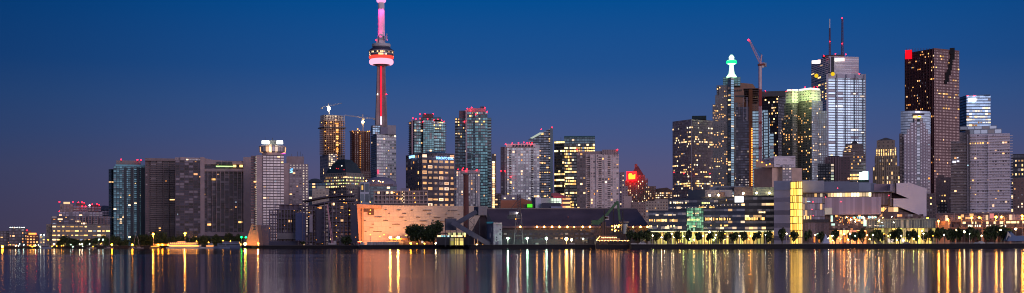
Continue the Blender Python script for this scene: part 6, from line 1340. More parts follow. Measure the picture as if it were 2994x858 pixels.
for X, w_ in ((2833, 5), (2840, 6), (2852, 3), (2858, 3), (2865, 4), (2887, 5), (2896, 3), (2910, 5), (2928, 8), (2940, 3)): b.box3('lit_window', X, 661, w_, 6, .4, LITM['whi'][1], -1)
for X, w_ in ((2948, 12), (2964, 14), (2977, 5), (2994, 8)): b.box3('lit_window', X, 650.5, w_, 6, .4, LITM['whi'][0], -1)
for X in (2789, 2802): b.box3('window', X, 653, 10, 7, .4, plain('win_dkbr', (.08, .04, .04)), -1)
b = Bld('glazed_hall', 'long glazed hall with pinkish light inside standing above the low brown building', 'hall', 2890, 1190)
b.blk('wall', 2738, None, 3300, 623, fac('hall_glass', (.30, .20, .20), (.22, .15, .16), .85, .9, .4, p=.10, la=WHI, lb=(1, .4, .35), s=.7, var=.7, band=.7), dep=20, cw=2.6, rows=1)
b.blk('roof_edge', 2736, None, 3300, 621, plain('hall_roof', (.2, .15, .16)), yb=625, dD=-1, dep=22)
for X in (2790, 2834, 2877, 2893, 2920, 2964): b.box3('column', X, 634, 2, 22, .6, plain('col_pink', (.5, .38, .36)), -1)
for X, Y, w_, h_ in ((2840, 629, 12, 7), (2834, 638, 8, 5), (2826, 638, 6, 5), (2900, 632, 12, 14), (2814, 632, 8, 8)): b.box3('lit_window', X, Y, w_, h_, .4, LITM['warm'][2] if X != 2900 else glow('pinkred_soft', (1, .3, .28), .8, False), -1.4)
b = Bld('corner_building', 'small orange lit corner building at the left end of the raised roadway', 'building', 2755, 1120)
b.blk('wall', 2730, None, 2777, 647, plain('corner_br', (.34, .19, .13)), dep=10); b.box3('lit_panel', 2758, 652, 11, 11, .4, plain('panel_or', (.6, .3, .15)), -1); b.box3('lit_window', 2776, 651, 4, 10, .4, LITM['ora'][1], -1)
# ================================================================== street lamps
AMB = glow('lamp_amber', (1, .34, .012), 80); GRNW = glow('lamp_greenwhite', (.50, 1, .60), 60); WHT = glow('lamp_white', (1, .74, .36), 55); GREEN = glow('lamp_green', (.002, 1, .06), 30); SODA = glow('lamp_sodium', (1, .40, .02), 30)
def lamp(X, Y, D, r, mat, label, group, name='street_lamp', post=True, arm=0, pl=None, col=(.35, .3, .27), zb=None):
    q_ = PT(X, Y, D); zb = LZ if zb is None else zb; e = empty(name, (q_[0]+arm, D, zb), label, 'street lamp', group)
    m = MB(); m.beam((q_[0]+arm, D, zb), (q_[0]+arm, D, q_[2]+.3), .28)
    if arm: m.beam((q_[0]+arm, D, q_[2]+.3), (q_[0], D, q_[2]+.5), .2)
    m.build('pole', plain('pole_%.2f' % col[0], col), e)
    m = MB(); m.box((q_[0], D+.1, q_[2]+r*.9), (r*1.8, r*1.2, .3)); m.build('lamp_head', DARK, e)
    ball('bulb', q_, r, mat, e)
    if pl:
        ld = bpy.data.lights.new('light', 'POINT'); ld.energy = pl[0]; ld.color = pl[1]; ld.shadow_soft_size = .4
        o = bpy.data.objects.new('light', ld); COL.objects.link(o); o.parent = e; o.location = (-arm, -r-.3, q_[2]-r-.6-zb)
    return e
G = 'tall amber lamps on the raised roadway'
for X, Y, lab, arm in ((2712, 640, 'amber roadway lamp just right of the white sculpted wall', 0), (2744, 647, 'low amber lamp above the small corner building', 0), (2770, 641, 'double amber lamp beside the lit panel of the corner building', 1.2), (2805, 637, 'amber roadway lamp above the left end of the low brown building', 2.2), (2841, 637, 'amber roadway lamp before the lit windows of the glazed hall', 0), (2863, 637, 'amber lamp on a pale curved post under the large white condominium', 2.4), (2912, 635, 'left lamp of the amber pair before the pink part of the glazed hall', 0), (2928, 635, 'right lamp of the amber pair before the pink part of the glazed hall', 2.4), (2989, 632, 'amber roadway lamp at the right frame edge', 0)):
    lamp(X, Y, 1100, .95, AMB, lab, G, arm=arm, pl=(2500, (1, .45, .1)), col=(.5, .38, .32))
lamp(2989, 640, 1101, .9, SODA, 'second smaller amber lamp below the one at the right frame edge', G)
G = 'white lamps among the trees at the right end'
for X, Y, lab in ((2796, 674, 'small white lamp among the trees under the left part of the raised roadway'), (2819, 678, 'bright white lamp in the trees under the large white condominium'), (2926, 673, 'white lamp right of the amber one under the raised roadway'), (2970, 670, 'starry white lamp above the blue tent at the right edge'), (2851, 680, 'faint white lamp between dark trees at the right end'), (2696, 676, 'small white lamp before the yellow ground floor of the college')):
    lamp(X, Y, 925, .75 if X in (2819, 2926, 2970) else .4, WHT, lab, G)
lamp(2915, 671, 926, .7, SODA, 'small amber lamp among the trees under the raised roadway', G)
G = 'starry greenish white dock lamps'
for X, lab in ((1485, 'left one of the three greenish white dock lamps below the shed'), (1542, 'middle one of the three greenish white dock lamps below the shed'), (1598, 'right one of the three greenish white dock lamps below the shed')):
    lamp(X, 697, 966, .85, GRNW, lab, G, name='dock_lamp', pl=(900, (.7, 1, .8)))
lamp(1656, 699, 962, 1.2, glow('lamp_blaze', (1, .42, .06), 130), 'blazing amber dock light in the middle below the shed', None, name='dock_lamp', pl=(1600, (1, .5, .15)))
lamp(1671, 702, 961, .9, WHT, 'white dock light touching the blazing amber one', None, name='dock_lamp')
lamp(1705, 699, 966, .6, glow('lamp_mint', (.7, 1, .8), 20), 'dim mint coloured dock light right of the blazing amber one', None, name='dock_lamp')
G = 'tall amber lamps on the left quay'
lamp(448, 685, 1480, 1.3, AMB, 'left one of two tall amber quay lamps, on a pale lit post', G, pl=(3500, (1, .5, .12)), col=(.8, .55, .3))
lamp(541, 683, 1478, 1.25, AMB, 'right one of two tall amber quay lamps, above the lit tour boat', G, pl=(3500, (1, .5, .12)), col=(.8, .55, .3))
G = 'small amber lamps low on the left quay'
for X, Y, r, lab in ((327, 716, 1.0, 'small amber lamp at the foot of the teal glass tower'), (387, 716, 1.0, 'small amber lamp between the sailing boats'), (463, 716, .9, 'left amber lamp on the orange quay hut'), (475, 716, .9, 'right amber lamp on the orange quay hut'), (492, 717, .6, 'tiny amber lamp at the bow of the lit tour boat'), (7, 722, 1.3, 'amber glow lamp at the far left frame edge')): lamp(X, Y, 1484, r, AMB, lab, G, name='quay_lamp')
for X, Y, lab in ((522, 708, 'small amber lamp behind the stern of the glowing tour boat'), (575, 706, 'small amber lamp above the bow of the glowing tour boat'), (610, 709, 'small amber lamp behind the small white cruiser'), (652, 704, 'left small amber lamp above the long dark ferry'), (674, 706, 'middle small amber lamp above the long dark ferry'), (693, 709, 'right small amber lamp above the long dark ferry'), (735, 712, 'small amber lamp just right of the blazing light at the flared foot')):
    lamp(X, Y, 1486, .5, SODA, lab, G, name='quay_lamp')
lamp(717, 714, 1455, 1.6, glow('lamp_blaze', (1, .50, .14), 85), 'blazing amber light at the foot of the flared concrete foot', None, name='quay_lamp', pl=(26000, (1, .36, .07)))
lamp(755, 712, 1452, 1.0, SODA, 'amber uplight washing the right edge of the flared concrete foot', None, name='quay_lamp', pl=(22000, (1, .34, .06)))
for X, lab in ((706, 'left one of two green harbour lights'), (719, 'right one of two green harbour lights')): lamp(X, 694, 1450, 1.0, GREEN, lab, 'green harbour lights', name='harbour_light')
G = 'lamps along the far left shore'
WORDS = ['first', 'second', 'third', 'fourth', 'fifth', 'sixth', 'seventh', 'eighth', 'ninth', 'tenth', 'eleventh', 'twelfth', 'thirteenth', 'fourteenth', 'fifteenth', 'sixteenth', 'seventeenth', 'eighteenth', 'nineteenth', 'twentieth']+['twenty '+w for w in ('first', 'second', 'third', 'fourth', 'fifth', 'sixth', 'seventh', 'eighth', 'ninth')]
TINY = [WHT, glow('lamp_pale_green', (.7, 1, .85), 22), SODA]
for i, (X, Y, k, r) in enumerate(((46, 719, 0, .8), (54, 719, 1, .8), (69, 716, 1, .9), (58, 714, 1, .6), (88, 719, 2, .7), (94, 722, 2, .8), (99, 720, 2, .8), (104, 718, 0, .8), (112, 717, 1, .6), (118, 722, 0, .7), (134, 720, 2, .8), (158, 715, 0, 1.0), (152, 721, 2, .7), (166, 720, 2, .7), (180, 719, 2, .6), (186, 719, 2, .5), (207, 715, 1, .5), (233, 715, 0, .8), (240, 714, 0, .8), (241, 721, 1, .6), (262, 714, 1, .7), (272, 722, 2, .6), (289, 701, 1, 1.0), (301, 701, 1, 1.2), (296, 712, 2, .5), (141, 702, 2, .9), (213, 722, 1, .6), (30, 716, 2, .5))):
    lamp(X, Y, 1495+i % 3, r*.6, TINY[k], '%s %s lamp on the far left shore, %s' % ('small' if r < .8 else 'bright', ('white', 'greenish', 'amber')[k], '%s from the left frame edge' % WORDS[(sorted([46, 54, 69, 58, 88, 94, 99, 104, 112, 118, 134, 158, 152, 166, 180, 186, 207, 233, 240, 241, 262, 272, 289, 301, 296, 141, 213, 30]).index(X))]), G, name='shore_lamp')
G = 'small lamps at the foot of the mid quay'
for X, Y, r, k, lab in ((1201, 712, .9, 2, 'warm lamp left of the large dark trees beside the brick house'), (1220, 713, .5, 2, 'small twin lamp under the large dark trees'), (1241, 713, .5, 2, 'small lamp at the lit window of the brick house'), (1274, 712, .6, 0, 'left one of the small twin lamps right of the large dark trees'), (1293, 712, .6, 0, 'right one of the small twin lamps right of the large dark trees'), (1083, 687, .25, 2, 'tall thin lamp left part of the pale wall'), (1111, 691, .22, 2, 'thin lamp in front of the pale wall, right of the first'), (1123, 687, .25, 2, 'tall thin lamp left of the starry floodlights'), (1187, 689, .22, 2, 'tiny lamp between the floodlights and the dark trees')): lamp(X, Y, 1072, r, TINY[k], lab, G, name='quay_lamp')
# slim white promenade masts with a small head, mostly added for water streaks
G = 'slim pale promenade lamps for water streaks'
for k, X in enumerate((1908, 1937, 1964, 2055, 2093, 2120, 2162, 2238, 2300, 2309, 2384, 2390, 2434, 2464, 2485, 2500, 2552, 2584, 2635, 2655, 2700, 2728, 2760, 2835, 2870)):
    lamp(X, 690-(k % 3)*3, 912, .28 if k % 2 else .42, [WHT, SODA, WHT, glow('lamp_pale_green', (.7, 1, .85), 22)][k % 4], 'slim promenade lamp for water streaks on the right quay, %s from the moored ship' % ['first', 'second', 'third', 'fourth', 'fifth', 'sixth', 'seventh', 'eighth', 'ninth', 'tenth', 'eleventh', 'twelfth', 'thirteenth', 'fourteenth', 'fifteenth', 'sixteenth', 'seventeenth', 'eighteenth', 'nineteenth', 'twentieth', 'twenty first', 'twenty second', 'twenty third', 'twenty fourth', 'twenty fifth'][k], G, name='promenade_streak_lamp', col=(.5, .48, .45))
# ================================================================== trees
leafm, t = nt('leaves'); N, L = t.nodes, t.links
o = N.new('ShaderNodeOutputMaterial'); p = N.new('ShaderNodeBsdfPrincipled'); L.new(p.outputs[0], o.inputs[0]); p.inputs['Roughness'].default_value = .7
oi = N.new('ShaderNodeNewGeometry'); r_ = N.new('ShaderNodeValToRGB'); L.new(oi.outputs['Random Per Island'], r_.inputs[0])
r_.color_ramp.elements[0].color = (.010, .018, .006, 1); r_.color_ramp.elements[1].color = (.055, .085, .02, 1); L.new(r_.outputs[0], p.inputs['Base Color'])
bark = plain('bark', (.06, .045, .035), .9)
def crown_mesh(seed, n=420, leaf=.16, lobes=7):
    rnd = random.Random(seed); m = MB(); lb = []
    for k in range(lobes):
        a = rnd.uniform(0, 2*pi); rr = rnd.uniform(.15, .55); lb.append((rr*cos(a), rr*sin(a), rnd.uniform(.22, .78), rnd.uniform(.24, .42)))
    for k in range(n):
        cx_, cy_, cz_, r = rnd.choice(lb); a = rnd.uniform(0, 2*pi); z = rnd.uniform(-1, 1); q = sqrt(1-z*z); d = r*rnd.uniform(.6, 1.05)
        c = Vector((cx_+d*q*cos(a), cy_+d*q*sin(a), cz_+d*z*.9)); u_ = Vector((rnd.gauss(0, 1), rnd.gauss(0, 1), rnd.gauss(0, 1))).normalized(); w_ = u_.orthogonal().normalized(); s = leaf*rnd.uniform(.5, 1.2)
        v_ = u_.cross(w_); m.poly([c+w_*s, c+v_*s*.8, c-w_*s, c-v_*s*.8])
    return m.mesh('crown', leafm)
CROWNS = [crown_mesh(s, leaf=l, lobes=k, n=n) for s, l, k, n in ((1, .13, 7, 520), (2, .14, 5, 440), (3, .12, 9, 560), (4, .15, 6, 460))]
CROWNB = [crown_mesh(s, leaf=.06, lobes=16, n=2600) for s in (11, 12)]
def trunk_mesh(seed):
    rnd = random.Random(seed); m = MB(); m.lathe([(.055, 0), (.04, .3), (.03, .5), (.012, .8)], 8)
    for k in range(5): a = rnd.uniform(0, 2*pi); z = rnd.uniform(.28, .5); m.beam((0, 0, z), (.3*cos(a), .3*sin(a), z+rnd.uniform(.15, .3)), .022)
    return m.mesh('trunk', bark)
TRUNKS = [trunk_mesh(s) for s in (1, 2, 3)]
_tk = [0]
def tree(X, D, wpx, ytop, ybase, label, group, big=False, name='tree'):
    k = _tk[0]; _tk[0] += 1; h = Z(X, ytop, D)-LZ; wd_ = wpx*D/F
    D += (k*37 % 9)-4; wd_ *= .85+(k*29 % 10)*.035; e = empty(name, (tx(X)*D, D, LZ), label, 'tree', group)
    t_ = bpy.data.objects.new('trunk', TRUNKS[k % 3]); COL.objects.link(t_); t_.parent = e; t_.scale = (h*.8, h*.8, h*.95)
    zb = Z(X, ybase, D)-LZ; c = bpy.data.objects.new('crown', (CROWNB if big else CROWNS)[k % (2 if big else 4)]); COL.objects.link(c); c.parent = e
    c.location = (0, 0, zb); c.scale = (wd_*.78, wd_*.78, (h-zb)*1.15); c.rotation_euler = (0, 0, k*1.7)
    return e
ORD = ['first', 'second', 'third', 'fourth', 'fifth', 'sixth', 'seventh', 'eighth', 'ninth', 'tenth', 'eleventh', 'twelfth', 'thirteenth', 'fourteenth', 'fifteenth', 'sixteenth', 'seventeenth', 'eighteenth', 'nineteenth', 'twentieth']
G = 'small trees along the right promenade'
xs = [1841, 1856, 1872, 1892, 1919, 1951, 1981, 2011, 2044, 2077, 2109, 2145, 2178, 2214, 2249]
for i, X in enumerate(xs): tree(X, 918, 21+(i*7 % 6), 678+(i*5 % 7), 705, 'small round tree before the dark waterfront offices, %s from the moored ship' % ORD[i], G)
xs = [2287, 2325, 2363, 2402, 2443, 2487, 2506, 2523, 2553, 2568, 2580, 2614, 2630, 2656, 2675, 2705, 2725]
for i, X in enumerate(xs): tree(X, 916, 19+(i*5 % 8), 673+(i*7 % 12), 705, 'small dark tree before the college with the yellow stairs, %s from the left' % ORD[i], G)
xs = [(2742, 24, 672), (2762, 26, 670), (2784, 24, 674), (2806, 22, 672), (2832, 26, 670), (2852, 24, 672), (2886, 30, 672), (2908, 26, 668), (2932, 24, 672)]
for i, (X, w_, y) in enumerate(xs): tree(X, 922, w_, y, 702, 'dark tree below the raised roadway, %s from the left' % ORD[i], G)
tree(2925, 935, 62, 661, 690, 'widest dark tree spreading above the blue tent and the amber lamp at the right', None, True, name='broad_tree')
for X, w_, y, lab in ((1222, 62, 664, 'broad low dark tree before the pale wall, left one of the two'), (1268, 50, 651, 'taller dark tree before the pale wall, right one of the two')): tree(X, 1064, w_, y, 706, lab, 'two large dark trees before the pale wall', True, name='broad_tree')
G = 'dark trees along the left shore'
for i, (X, w_, y) in enumerate(((176, 22, 706), (198, 44, 693), (222, 30, 702), (246, 34, 702), (276, 36, 700), (310, 36, 692), (338, 34, 694), (362, 30, 702), (404, 34, 692), (432, 38, 690), (466, 40, 684), (505, 36, 694), (532, 34, 694), (568, 36, 694), (600, 36, 694), (634, 40, 690), (668, 34, 688), (694, 28, 690))):
    tree(X, 1512 if X > 340 else 1510, w_, y, 722, 'dark tree of the left shore belt below the towers, %s from the left' % ORD[i], G, True, name='broad_tree')
for i, (X, w_, y) in enumerate(((1014, 24, 694), (885, 16, 708))): tree(X, 1285, w_, y, 716, ('dim tree at the foot of the right part of the unfinished block', 'small bush like tree at the foot of the sheeted bays')[i], None)
# ================================================================== ships, boats
def hull(m, L_, W_, Hh, sheer=.35, z0=-.2, mi=0, n=14, c=(0, 0), rz=0, stern=.75):
    secs = []
    for k in range(n+1):
        u_ = k/n; w_ = W_/2*(stern+(1-stern)*min(1, u_*3) if u_ < .33 else (1-((u_-.33)/.67)**2.4)); zt = Hh*(1+sheer*abs(u_-.4)**2*3); x = (u_-.5)*L_
        secs.append([(x, -w_, z0+zt), (x, -w_*.8, z0), (x, w_*.8, z0), (x, w_, z0+zt)])
    tr = lambda p_: (c[0]+p_[0]*cos(rz)-p_[1]*sin(rz), c[1]+p_[0]*sin(rz)+p_[1]*cos(rz), p_[2])
    for a, d in zip(secs, secs[1:]):
        for i in range(3): m.poly([tr(a[i]), tr(a[i+1]), tr(d[i+1]), tr(d[i])][::-1], mi)
        m.poly([tr(a[3]), tr(a[0]), tr(d[0]), tr(d[3])][::-1], mi)
    m.poly([tr(p_) for p_ in secs[0]], mi)
WHB = plain('boat_white', (.62, .58, .55), .5); HUD = plain('hull_dark', (.05, .035, .035), .5); WOOD = plain('mast_wood', (.03, .02, .018), .7)
STR = glow('string_bulb', (1, .42, .12), 12)
# moored three masted ship
D = 944; e = empty('sailing_ship', (tx(1796)*D, D, 0), 'dark three masted ship moored before the shed, strung with warm bulbs', 'ship')
Lm = (1856-1742)*D/F; m = MB(); hull(m, Lm, 6.5, 2.9, .5, c=(tx(1798)*D, D)); m.build('hull', HUD, e)
m = MB()
for x0, x1, y0, y1 in ((1752, 1812, 697, 704), (1757, 1800, 690, 697)): a = PT((x0+x1)/2, (y0+y1)/2, D); m.box(a, ((x1-x0)*D/F, 3.6, (y1-y0)*D/F))
m.build('deckhouse', plain('deckhouse', (.24, .17, .13)), e)
for X, yt in ((1767, 613), (1794, 610), (1821, 616)):
    m = MB(); a, c = PT(X, 706, D), PT(X, yt, D); m.beam(a, (c[0], c[1], c[2]), .75); m.build('mast', WOOD, e)
    m = MB(); a = PT(X-11, 694, D); c = PT(X+13, 690, D); m.beam(a, c, .25); m.build('boom', WOOD, e)
m = MB(); m.beam(PT(1848, 702, D), PT(1872, 690, D), .4); m.build('bowsprit', WOOD, e)
m = MB()
for X, yt in ((1767, 613), (1794, 610), (1821, 616)):
    for s_ in (-1, 1): m.beam(PT(X+s_*10, 704, D-1.5), PT(X, yt+12, D), .08)
m.build('rigging', WOOD, e)
for k in range(9): ball('string_bulb', PT(1760+k*5.2, 695+(k % 2)*.4, D-2), .32, STR, e)
for k in range(22): ball('string_bulb', PT(1744+k*4.5, 703.5+(k % 3)*.7, D-3.4), .24, STR, e)
for k in range(7): ball('string_bulb', PT(1745+k*1.5, 702-k*1.8, D-3), .2, STR, e)
def motor_boat(X0, X1, ywl, D, decks, label, name='tour_boat', cat='boat', hullm=None, cabm=None, lit=None, hh=1.6, extra=0):
    c = (tx((X0+X1)/2)*D, D); L_ = (X1-X0)*D/F; e = empty(name, (c[0], D, 0), label, cat)
    m = MB(); hull(m, L_, max(3, L_*.2), hh, .3, c=c); m.build('hull', hullm or WHB, e)
    z = hh-.1; 
    for k, (u0, u1, h) in enumerate(decks):
        m = MB(); w_ = max(2.2, L_*.15)-k*.5; xc = c[0]+L_*((u0+u1)/2-.5); m.box((xc, D, 0), (L_*(u1-u0), w_, h), z0=z)
        dk = m.build('deck_cabin', cabm or WHB, e)
        m = MB(); m.box((xc, D-w_/2-.04, 0), (L_*(u1-u0)*.92, .06, h*.42), z0=z+h*.38); m.build('window', (lit or [DARK])[k % len(lit or [1])], dk)
        m = MB(); m.box((xc, D, 0), (L_*(u1-u0)+.8, w_+.5, .12), z0=z+h); m.build('deck_roof', cabm or WHB, e); z += h+.12
    m = MB(); m.beam((c[0]+L_*.1, D, z), (c[0]+L_*.1, D, z+2.2), .12); m.beam((c[0]+L_*.1-.8, D, z+1.4), (c[0]+L_*.1+.8, D, z+1.4), .1); m.build('radar_mast', WHB, e)
    return e, c, z
gold = [glow('cabin_gold', (1, .30, .04), 2.6, False), glow('cabin_amber', (1, .22, .03), 2.0, False)]
e, c, z = motor_boat(487, 598, 727, 1448, ((.08, .90, 2.6), (.1, .78, 2.4), (.3, .5, 1.6)), 'white three decked tour boat glowing orange under the right tall amber lamp', lit=gold)
for k in range(16): ball('string_bulb', (c[0]-18+k*2.2, 1448-4, 6.2), .25, STR, e)
for k in range(14): ball('string_bulb', (c[0]-17+k*2.4, 1448-4.4, 3.2), .28, SODA, e)
ld = bpy.data.lights.new('deck_light', 'POINT'); ld.energy = 1600; ld.color = (1, .30, .06); ld.shadow_soft_size = .5; o = bpy.data.objects.new('deck_light', ld); COL.objects.link(o); o.parent = e; o.location = (2, -14, 8)
motor_boat(598, 632, 727, 1444, ((.15, .8, 2.3), (.3, .7, 2)), 'small white cruiser moored between the glowing tour boat and the long dark ferry', 'motor_yacht', lit=[gold[0], DARK])
motor_boat(628, 706, 727, 1440, ((.12, .97, 3.2), (.3, .92, 2.2)), 'long blue grey ferry with unlit cabins moored left of the green lights', 'ferry', 'ferry', plain('hull_bluegrey', (.16, .19, .28), .5), plain('cabin_bluegrey', (.22, .25, .34), .5), [DARK, plain('win_mauve', (.2, .17, .22))], hh=2.4)
motor_boat(640, 672, 728, 1432, ((.2, .75, 1.8),), 'small pale motor yacht lying in front of the long dark ferry', 'motor_yacht', 'boat', plain('hull_bg2', (.24, .27, .36), .4), plain('cabin_bg2', (.3, .32, .4), .4))
motor_boat(115, 152, 728, 1488, ((.2, .8, 2.2),), 'grey covered boat on the far left shore below the silo tower', 'motor_yacht', 'boat', plain('hull_bluegrey', (.16, .19, .28)), plain('cover_grey', (.26, .26, .32)))
motor_boat(438, 470, 728, 1452, ((.1, .9, 1.6),), 'small orange lit workboat at the foot of the left tall amber lamp', 'workboat', 'boat', plain('hull_or', (.3, .16, .08)), plain('cab_or', (.45, .25, .1)), gold)
def sail_boat(X, yt, D, lean, label, col, L_=11):
    c = (tx(X)*D, D); e = empty('sailing_boat', (c[0], D, 0), label, 'sailing boat'); m = MB(); hull(m, L_, 3, 1.2, .4, c=c); m.build('hull', plain('sail_hull', (.2, .15, .14)), e)
    m = MB(); m.box((c[0]-.5, D, 0), (4, 1.8, .9), z0=1.0); m.build('cabin', plain('sail_cabin', (.4, .3, .25)), e)
    zt = Z(X, yt, D); m = MB(); pr = None
    for k in range(7): u_ = k/6; p_ = (c[0]+lean*u_**1.8, D, 1+(zt-1)*u_); 
    pts_ = [(c[0]+lean*(k/6)**1.8, D, 1+(zt-1)*k/6) for k in range(7)]
    for a, d in zip(pts_, pts_[1:]): m.beam(a, d, .28)
    m.build('mast', plain('mast_'+label[:5].strip(), col), e); m = MB(); m.beam((c[0], D, 2.3), (c[0]-4, D, 2.5), .18); m.build('boom', plain('mast_'+label[:5].strip(), col), e)
    return e
sail_boat(391, 676, 1462, 3.6, 'pink lit sailing boat with a bowed mast between the small amber quay lamps', (.6, .35, .3))
sail_boat(407, 690, 1458, -2.2, 'short masted sailing boat leaning left beside the bowed mast', (.5, .35, .3), 10)
sail_boat(319, 690, 1470, .6, 'thin masted sailing boat before the foot of the teal glass tower', (.3, .26, .28))
sail_boat(268, 690, 1478, 0, 'dark sailing boat with a red awning on the far left shore', (.3, .28, .3))
b = Bld('quay_hut', 'low orange lit hut on the left quay behind the small workboat', 'hut', 468, 1486)
b.blk('wall', 449, None, 492, 714.5, plain('hut_amber', (.6, .32, .12)), dep=6); b.blk('roof', 447, None, 494, 713, plain('hut_roof2', (.4, .2, .08)), yb=715, dD=-.5, dep=7)
# ================================================================== green harbour crane, hopper, tents, cars
D = 968; e = empty('harbour_crane', (tx(1768)*D, D, LZ), 'green harbour crane with folded jib rising above the shed behind the moored ship', 'harbour crane')
gr = plain('crane_green', (.05, .13, .05), .5); m = MB()
m.beam(PT(1744, 655, D), PT(1770, 634, D), 3.2); m.beam(PT(1762, 642, D), PT(1802, 594, D), 1.9); m.build('jib', gr, e)
m = MB(); m.beam(PT(1801, 592, D), PT(1808, 594, D), 2.4); m.beam(PT(1806, 593, D), PT(1812, 645, D), 1.6); m.build('folding_arm', gr, e)
m = MB(); m.beam(PT(1790, 607, D), PT(1797, 596, D), .6); m.beam(PT(1794, 612, D), PT(1794, 700, D), .35); m.build('rope', DARK, e)
m = MB(); m.box(PT(1738, 651, D), (4.2, 3, 3.4)); m.box(PT(1749, 650, D), (2.6, 3, 3.2)); m.build('counterweight', gr, e)
m = MB(); m.box(PT(1772, 638, D), (4.4, 3, 3.0)); cb_ = m.build('cab', plain('cab_pale', (.42, .40, .42)), e)
m = MB(); m.box((PT(1773, 637, D)[0], D-1.55, PT(1773, 637, D)[2]), (3.0, .1, 1.6)); m.build('window', plain('win_dkbr', (.08, .04, .04)), cb_)
m = MB(); p = PT(1764, 650, D); m.lathe([(3.6, LZ), (2.2, LZ+7), (1.9, p[2])], 14, (p[0], D)); m.build('pedestal', plain('pedestal', (.13, .08, .07)), e)
m = MB(); m.beam(PT(1740, 690, D), PT(1764, 655, D), .5); m.beam(PT(1790, 692, D), PT(1766, 655, D), .5); m.beam(PT(1736, 686, D), PT(1776, 684, D), 1.0); m.build('strut', plain('pedestal', (.13, .08, .07)), e)
D = 962; e = empty('loading_hopper', (tx(1825)*D, D, LZ), 'pale tapered loading hopper with a wide flat cap right of the green crane', 'hopper')
c = (tx(1825)*D, D); z_ = lambda y: Z(1825, y, D); m = MB(); m.lathe([(1.6, z_(684)), (2.7, z_(655))], 12, c); m.build('cone', plain('hopper_pale', (.38, .42, .42), .5, .3), e)
m = MB(); m.lathe([(3.6, z_(652)), (3.9, z_(648.5)), (.4, z_(646))], 20, c); m.build('cap', plain('hopper_cap', (.28, .22, .2)), e)
m = MB()
for a in (0.7, 2.3, 3.9, 5.5): m.beam((c[0]+2*cos(a), D+2*sin(a), LZ), (c[0]+2.2*cos(a), D+2.2*sin(a), z_(655)), .35)
m.build('leg', DARK, e)
e = empty('loading_platform', (tx(1800)*964, 964, LZ), 'steel loading platform glowing with orange work light between crane and hopper', 'platform')
m = MB(); 
for y in (662, 670, 680): m.box(PT(1800, y, 964), (30*964/F, 3, .3))
m.build('floor', DARK, e)
m = MB()
for X in (1785, 1795, 1806, 1815): m.beam((tx(X)*964, 964, LZ), PT(X, 658, 964), .35)
m.build('frame', DARK, e)
rnd = random.Random(9)
for k in range(22): ball('work_lamp', PT(rnd.uniform(1786, 1814), rnd.choice([659+rnd.random()*6, 668+rnd.random()*8]), 962), rnd.uniform(.35, .75), rnd.choice([glow('platform_gold', (1, .50, .08), 5, False), glow('platform_orange', (1, .36, .05), 4, False), STR]), e)
def tent(X, w_, yt, D, col, label):
    c = (tx(X)*D, D); wd_ = w_*D/F/2; e = empty('tent', (c[0], D, LZ), label, 'tent'); z1 = Z(X, yt, D); zm = LZ+(z1-LZ)*.32; m = MB()
    base = [(c[0]-wd_, D-wd_), (c[0]+wd_, D-wd_), (c[0]+wd_, D+wd_), (c[0]-wd_, D+wd_)]; mid = [(c[0]+(x-c[0])*.62, D+(y-D)*.62) for x, y in base]
    for i in range(4): j = (i+1) % 4; m.poly([(*base[i], LZ+.6), (*base[j], LZ+.6), (*mid[j], zm), (*mid[i], zm)]); m.poly([(*mid[i], zm), (*mid[j], zm), (c[0], D, z1)])
    m.build('canopy', plain('tent_%s' % label[:6].strip(), col, .7), e)
    m = MB()
    for x, y in base: m.beam((x, y, LZ), (x, y, LZ+.7), .15)
    m.build('leg', DARK, e); return e
tent(2414, 24, 684, 906, (.42, .44, .55), 'pointed grey white tent on the promenade before the college')
b = Bld('marquee', 'blue marquee with pale pitched end at the right frame edge below the raised roadway', 'marquee', 2975, 915)
b.polyext('canopy', [(2945, 706), (2952, 685), (2956, 677), (2968, 690), (3060, 688), (3060, 706)], 12, plain('marquee_blue', (.10, .16, .30), .6), 0)
b.polyext('end_flap', [(2941, 704), (2947, 677), (2957, 690), (2955, 694), (2948, 690)], .5, plain('flap_pale', (.55, .5, .42)), -1)
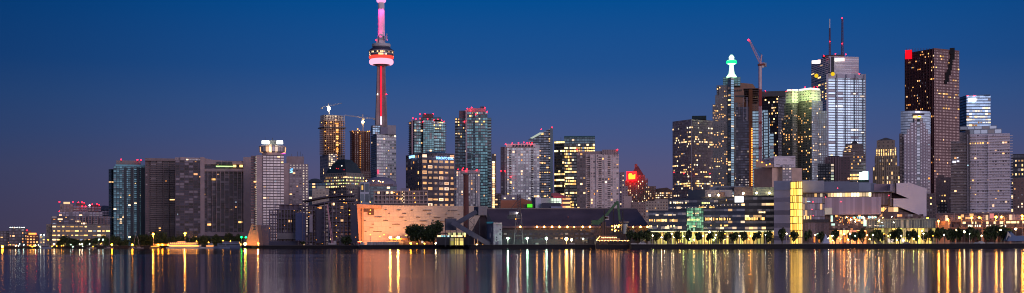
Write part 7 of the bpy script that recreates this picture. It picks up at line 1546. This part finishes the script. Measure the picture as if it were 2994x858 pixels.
def car(X, D, col, label, van=False, head=False):
    c = tx(X)*D; e = empty('parked_van' if van else 'parked_car', (c, D, LZ), label, 'van' if van else 'car', 'vehicles parked along the quay'); L_ = 5 if van else 4.3; hb = 1.0 if van else .75
    m = MB(); m.box((c, D, 0), (L_, 1.8, hb), z0=LZ+.35)
    q = [(c-L_*.32, D-.75), (c+L_*.28, D-.75), (c+L_*.28, D+.75), (c-L_*.32, D+.75)]; m.prism(q, LZ+.35+hb, LZ+(2.1 if van else 1.45), scale=.86); m.build('body', plain('paint_'+label[:6].strip(), col, .35), e)
    m = MB(); m.box((c-.1, D-.74, 0), (L_*.46, .1, .4), z0=LZ+.42+hb); m.build('window', DARK, e)
    for s_ in (-1, 1):
        m = MB(); n = 12; xc = c+s_*L_*.3; w = [(xc+.34*cos(2*pi*i/n), LZ+.34+.34*sin(2*pi*i/n)) for i in range(n)]; m.poly([(x, D-.95, z) for x, z in w]); 
        for i in range(n): j = (i+1) % n; m.poly([(w[j][0], D-.95, w[j][1]), (w[i][0], D-.95, w[i][1]), (w[i][0], D+.95, w[i][1]), (w[j][0], D+.95, w[j][1])])
        m.build('wheel', DARK, e)
    return e
for X, col, lab, v_ in ((1853, (.4, .38, .34), 'grey car parked just right of the moored ship', 0), (1878, (.5, .5, .5), 'white van parked near the start of the promenade trees', 1), (1990, (.35, .08, .06), 'red car parked before the lit ground floor of the dark offices', 0), (2868, (.62, .65, .7), 'white van parked at the right end of the quay', 1), (2856, (.2, .25, .33), 'blue grey car parked left of the white van at the right end', 0), (2897, (.12, .12, .16), 'dark car parked right of the white van at the right end', 0), (2650, (.2, .2, .22), 'dark car parked before the yellow ground floor of the college', 0), (1672, (.5, .45, .4), 'pale car parked beside the blazing amber dock light', 0)): car(X, 908 if X > 1840 else 955, col, lab, bool(v_))
# low railing on the promenade (one long rail)
b = Bld('promenade_fence', 'low pale railing along the edge of the right promenade', 'railing', 2350, 903)
m = MB()
for i in range(len(shore)-1):
    (x0, y0), (x1, y1) = shore[i], shore[i+1]
    if SH[i][0] >= 1846: m.beam((x0, y0+1, LZ+1.0), (x1, y1+1, LZ+1.0), .12); m.beam((x0, y0+1, LZ+.6), (x1, y1+1, LZ+.6), .06)
m.build('rail', plain('rail_pale', (.55, .5, .4)), b.e)
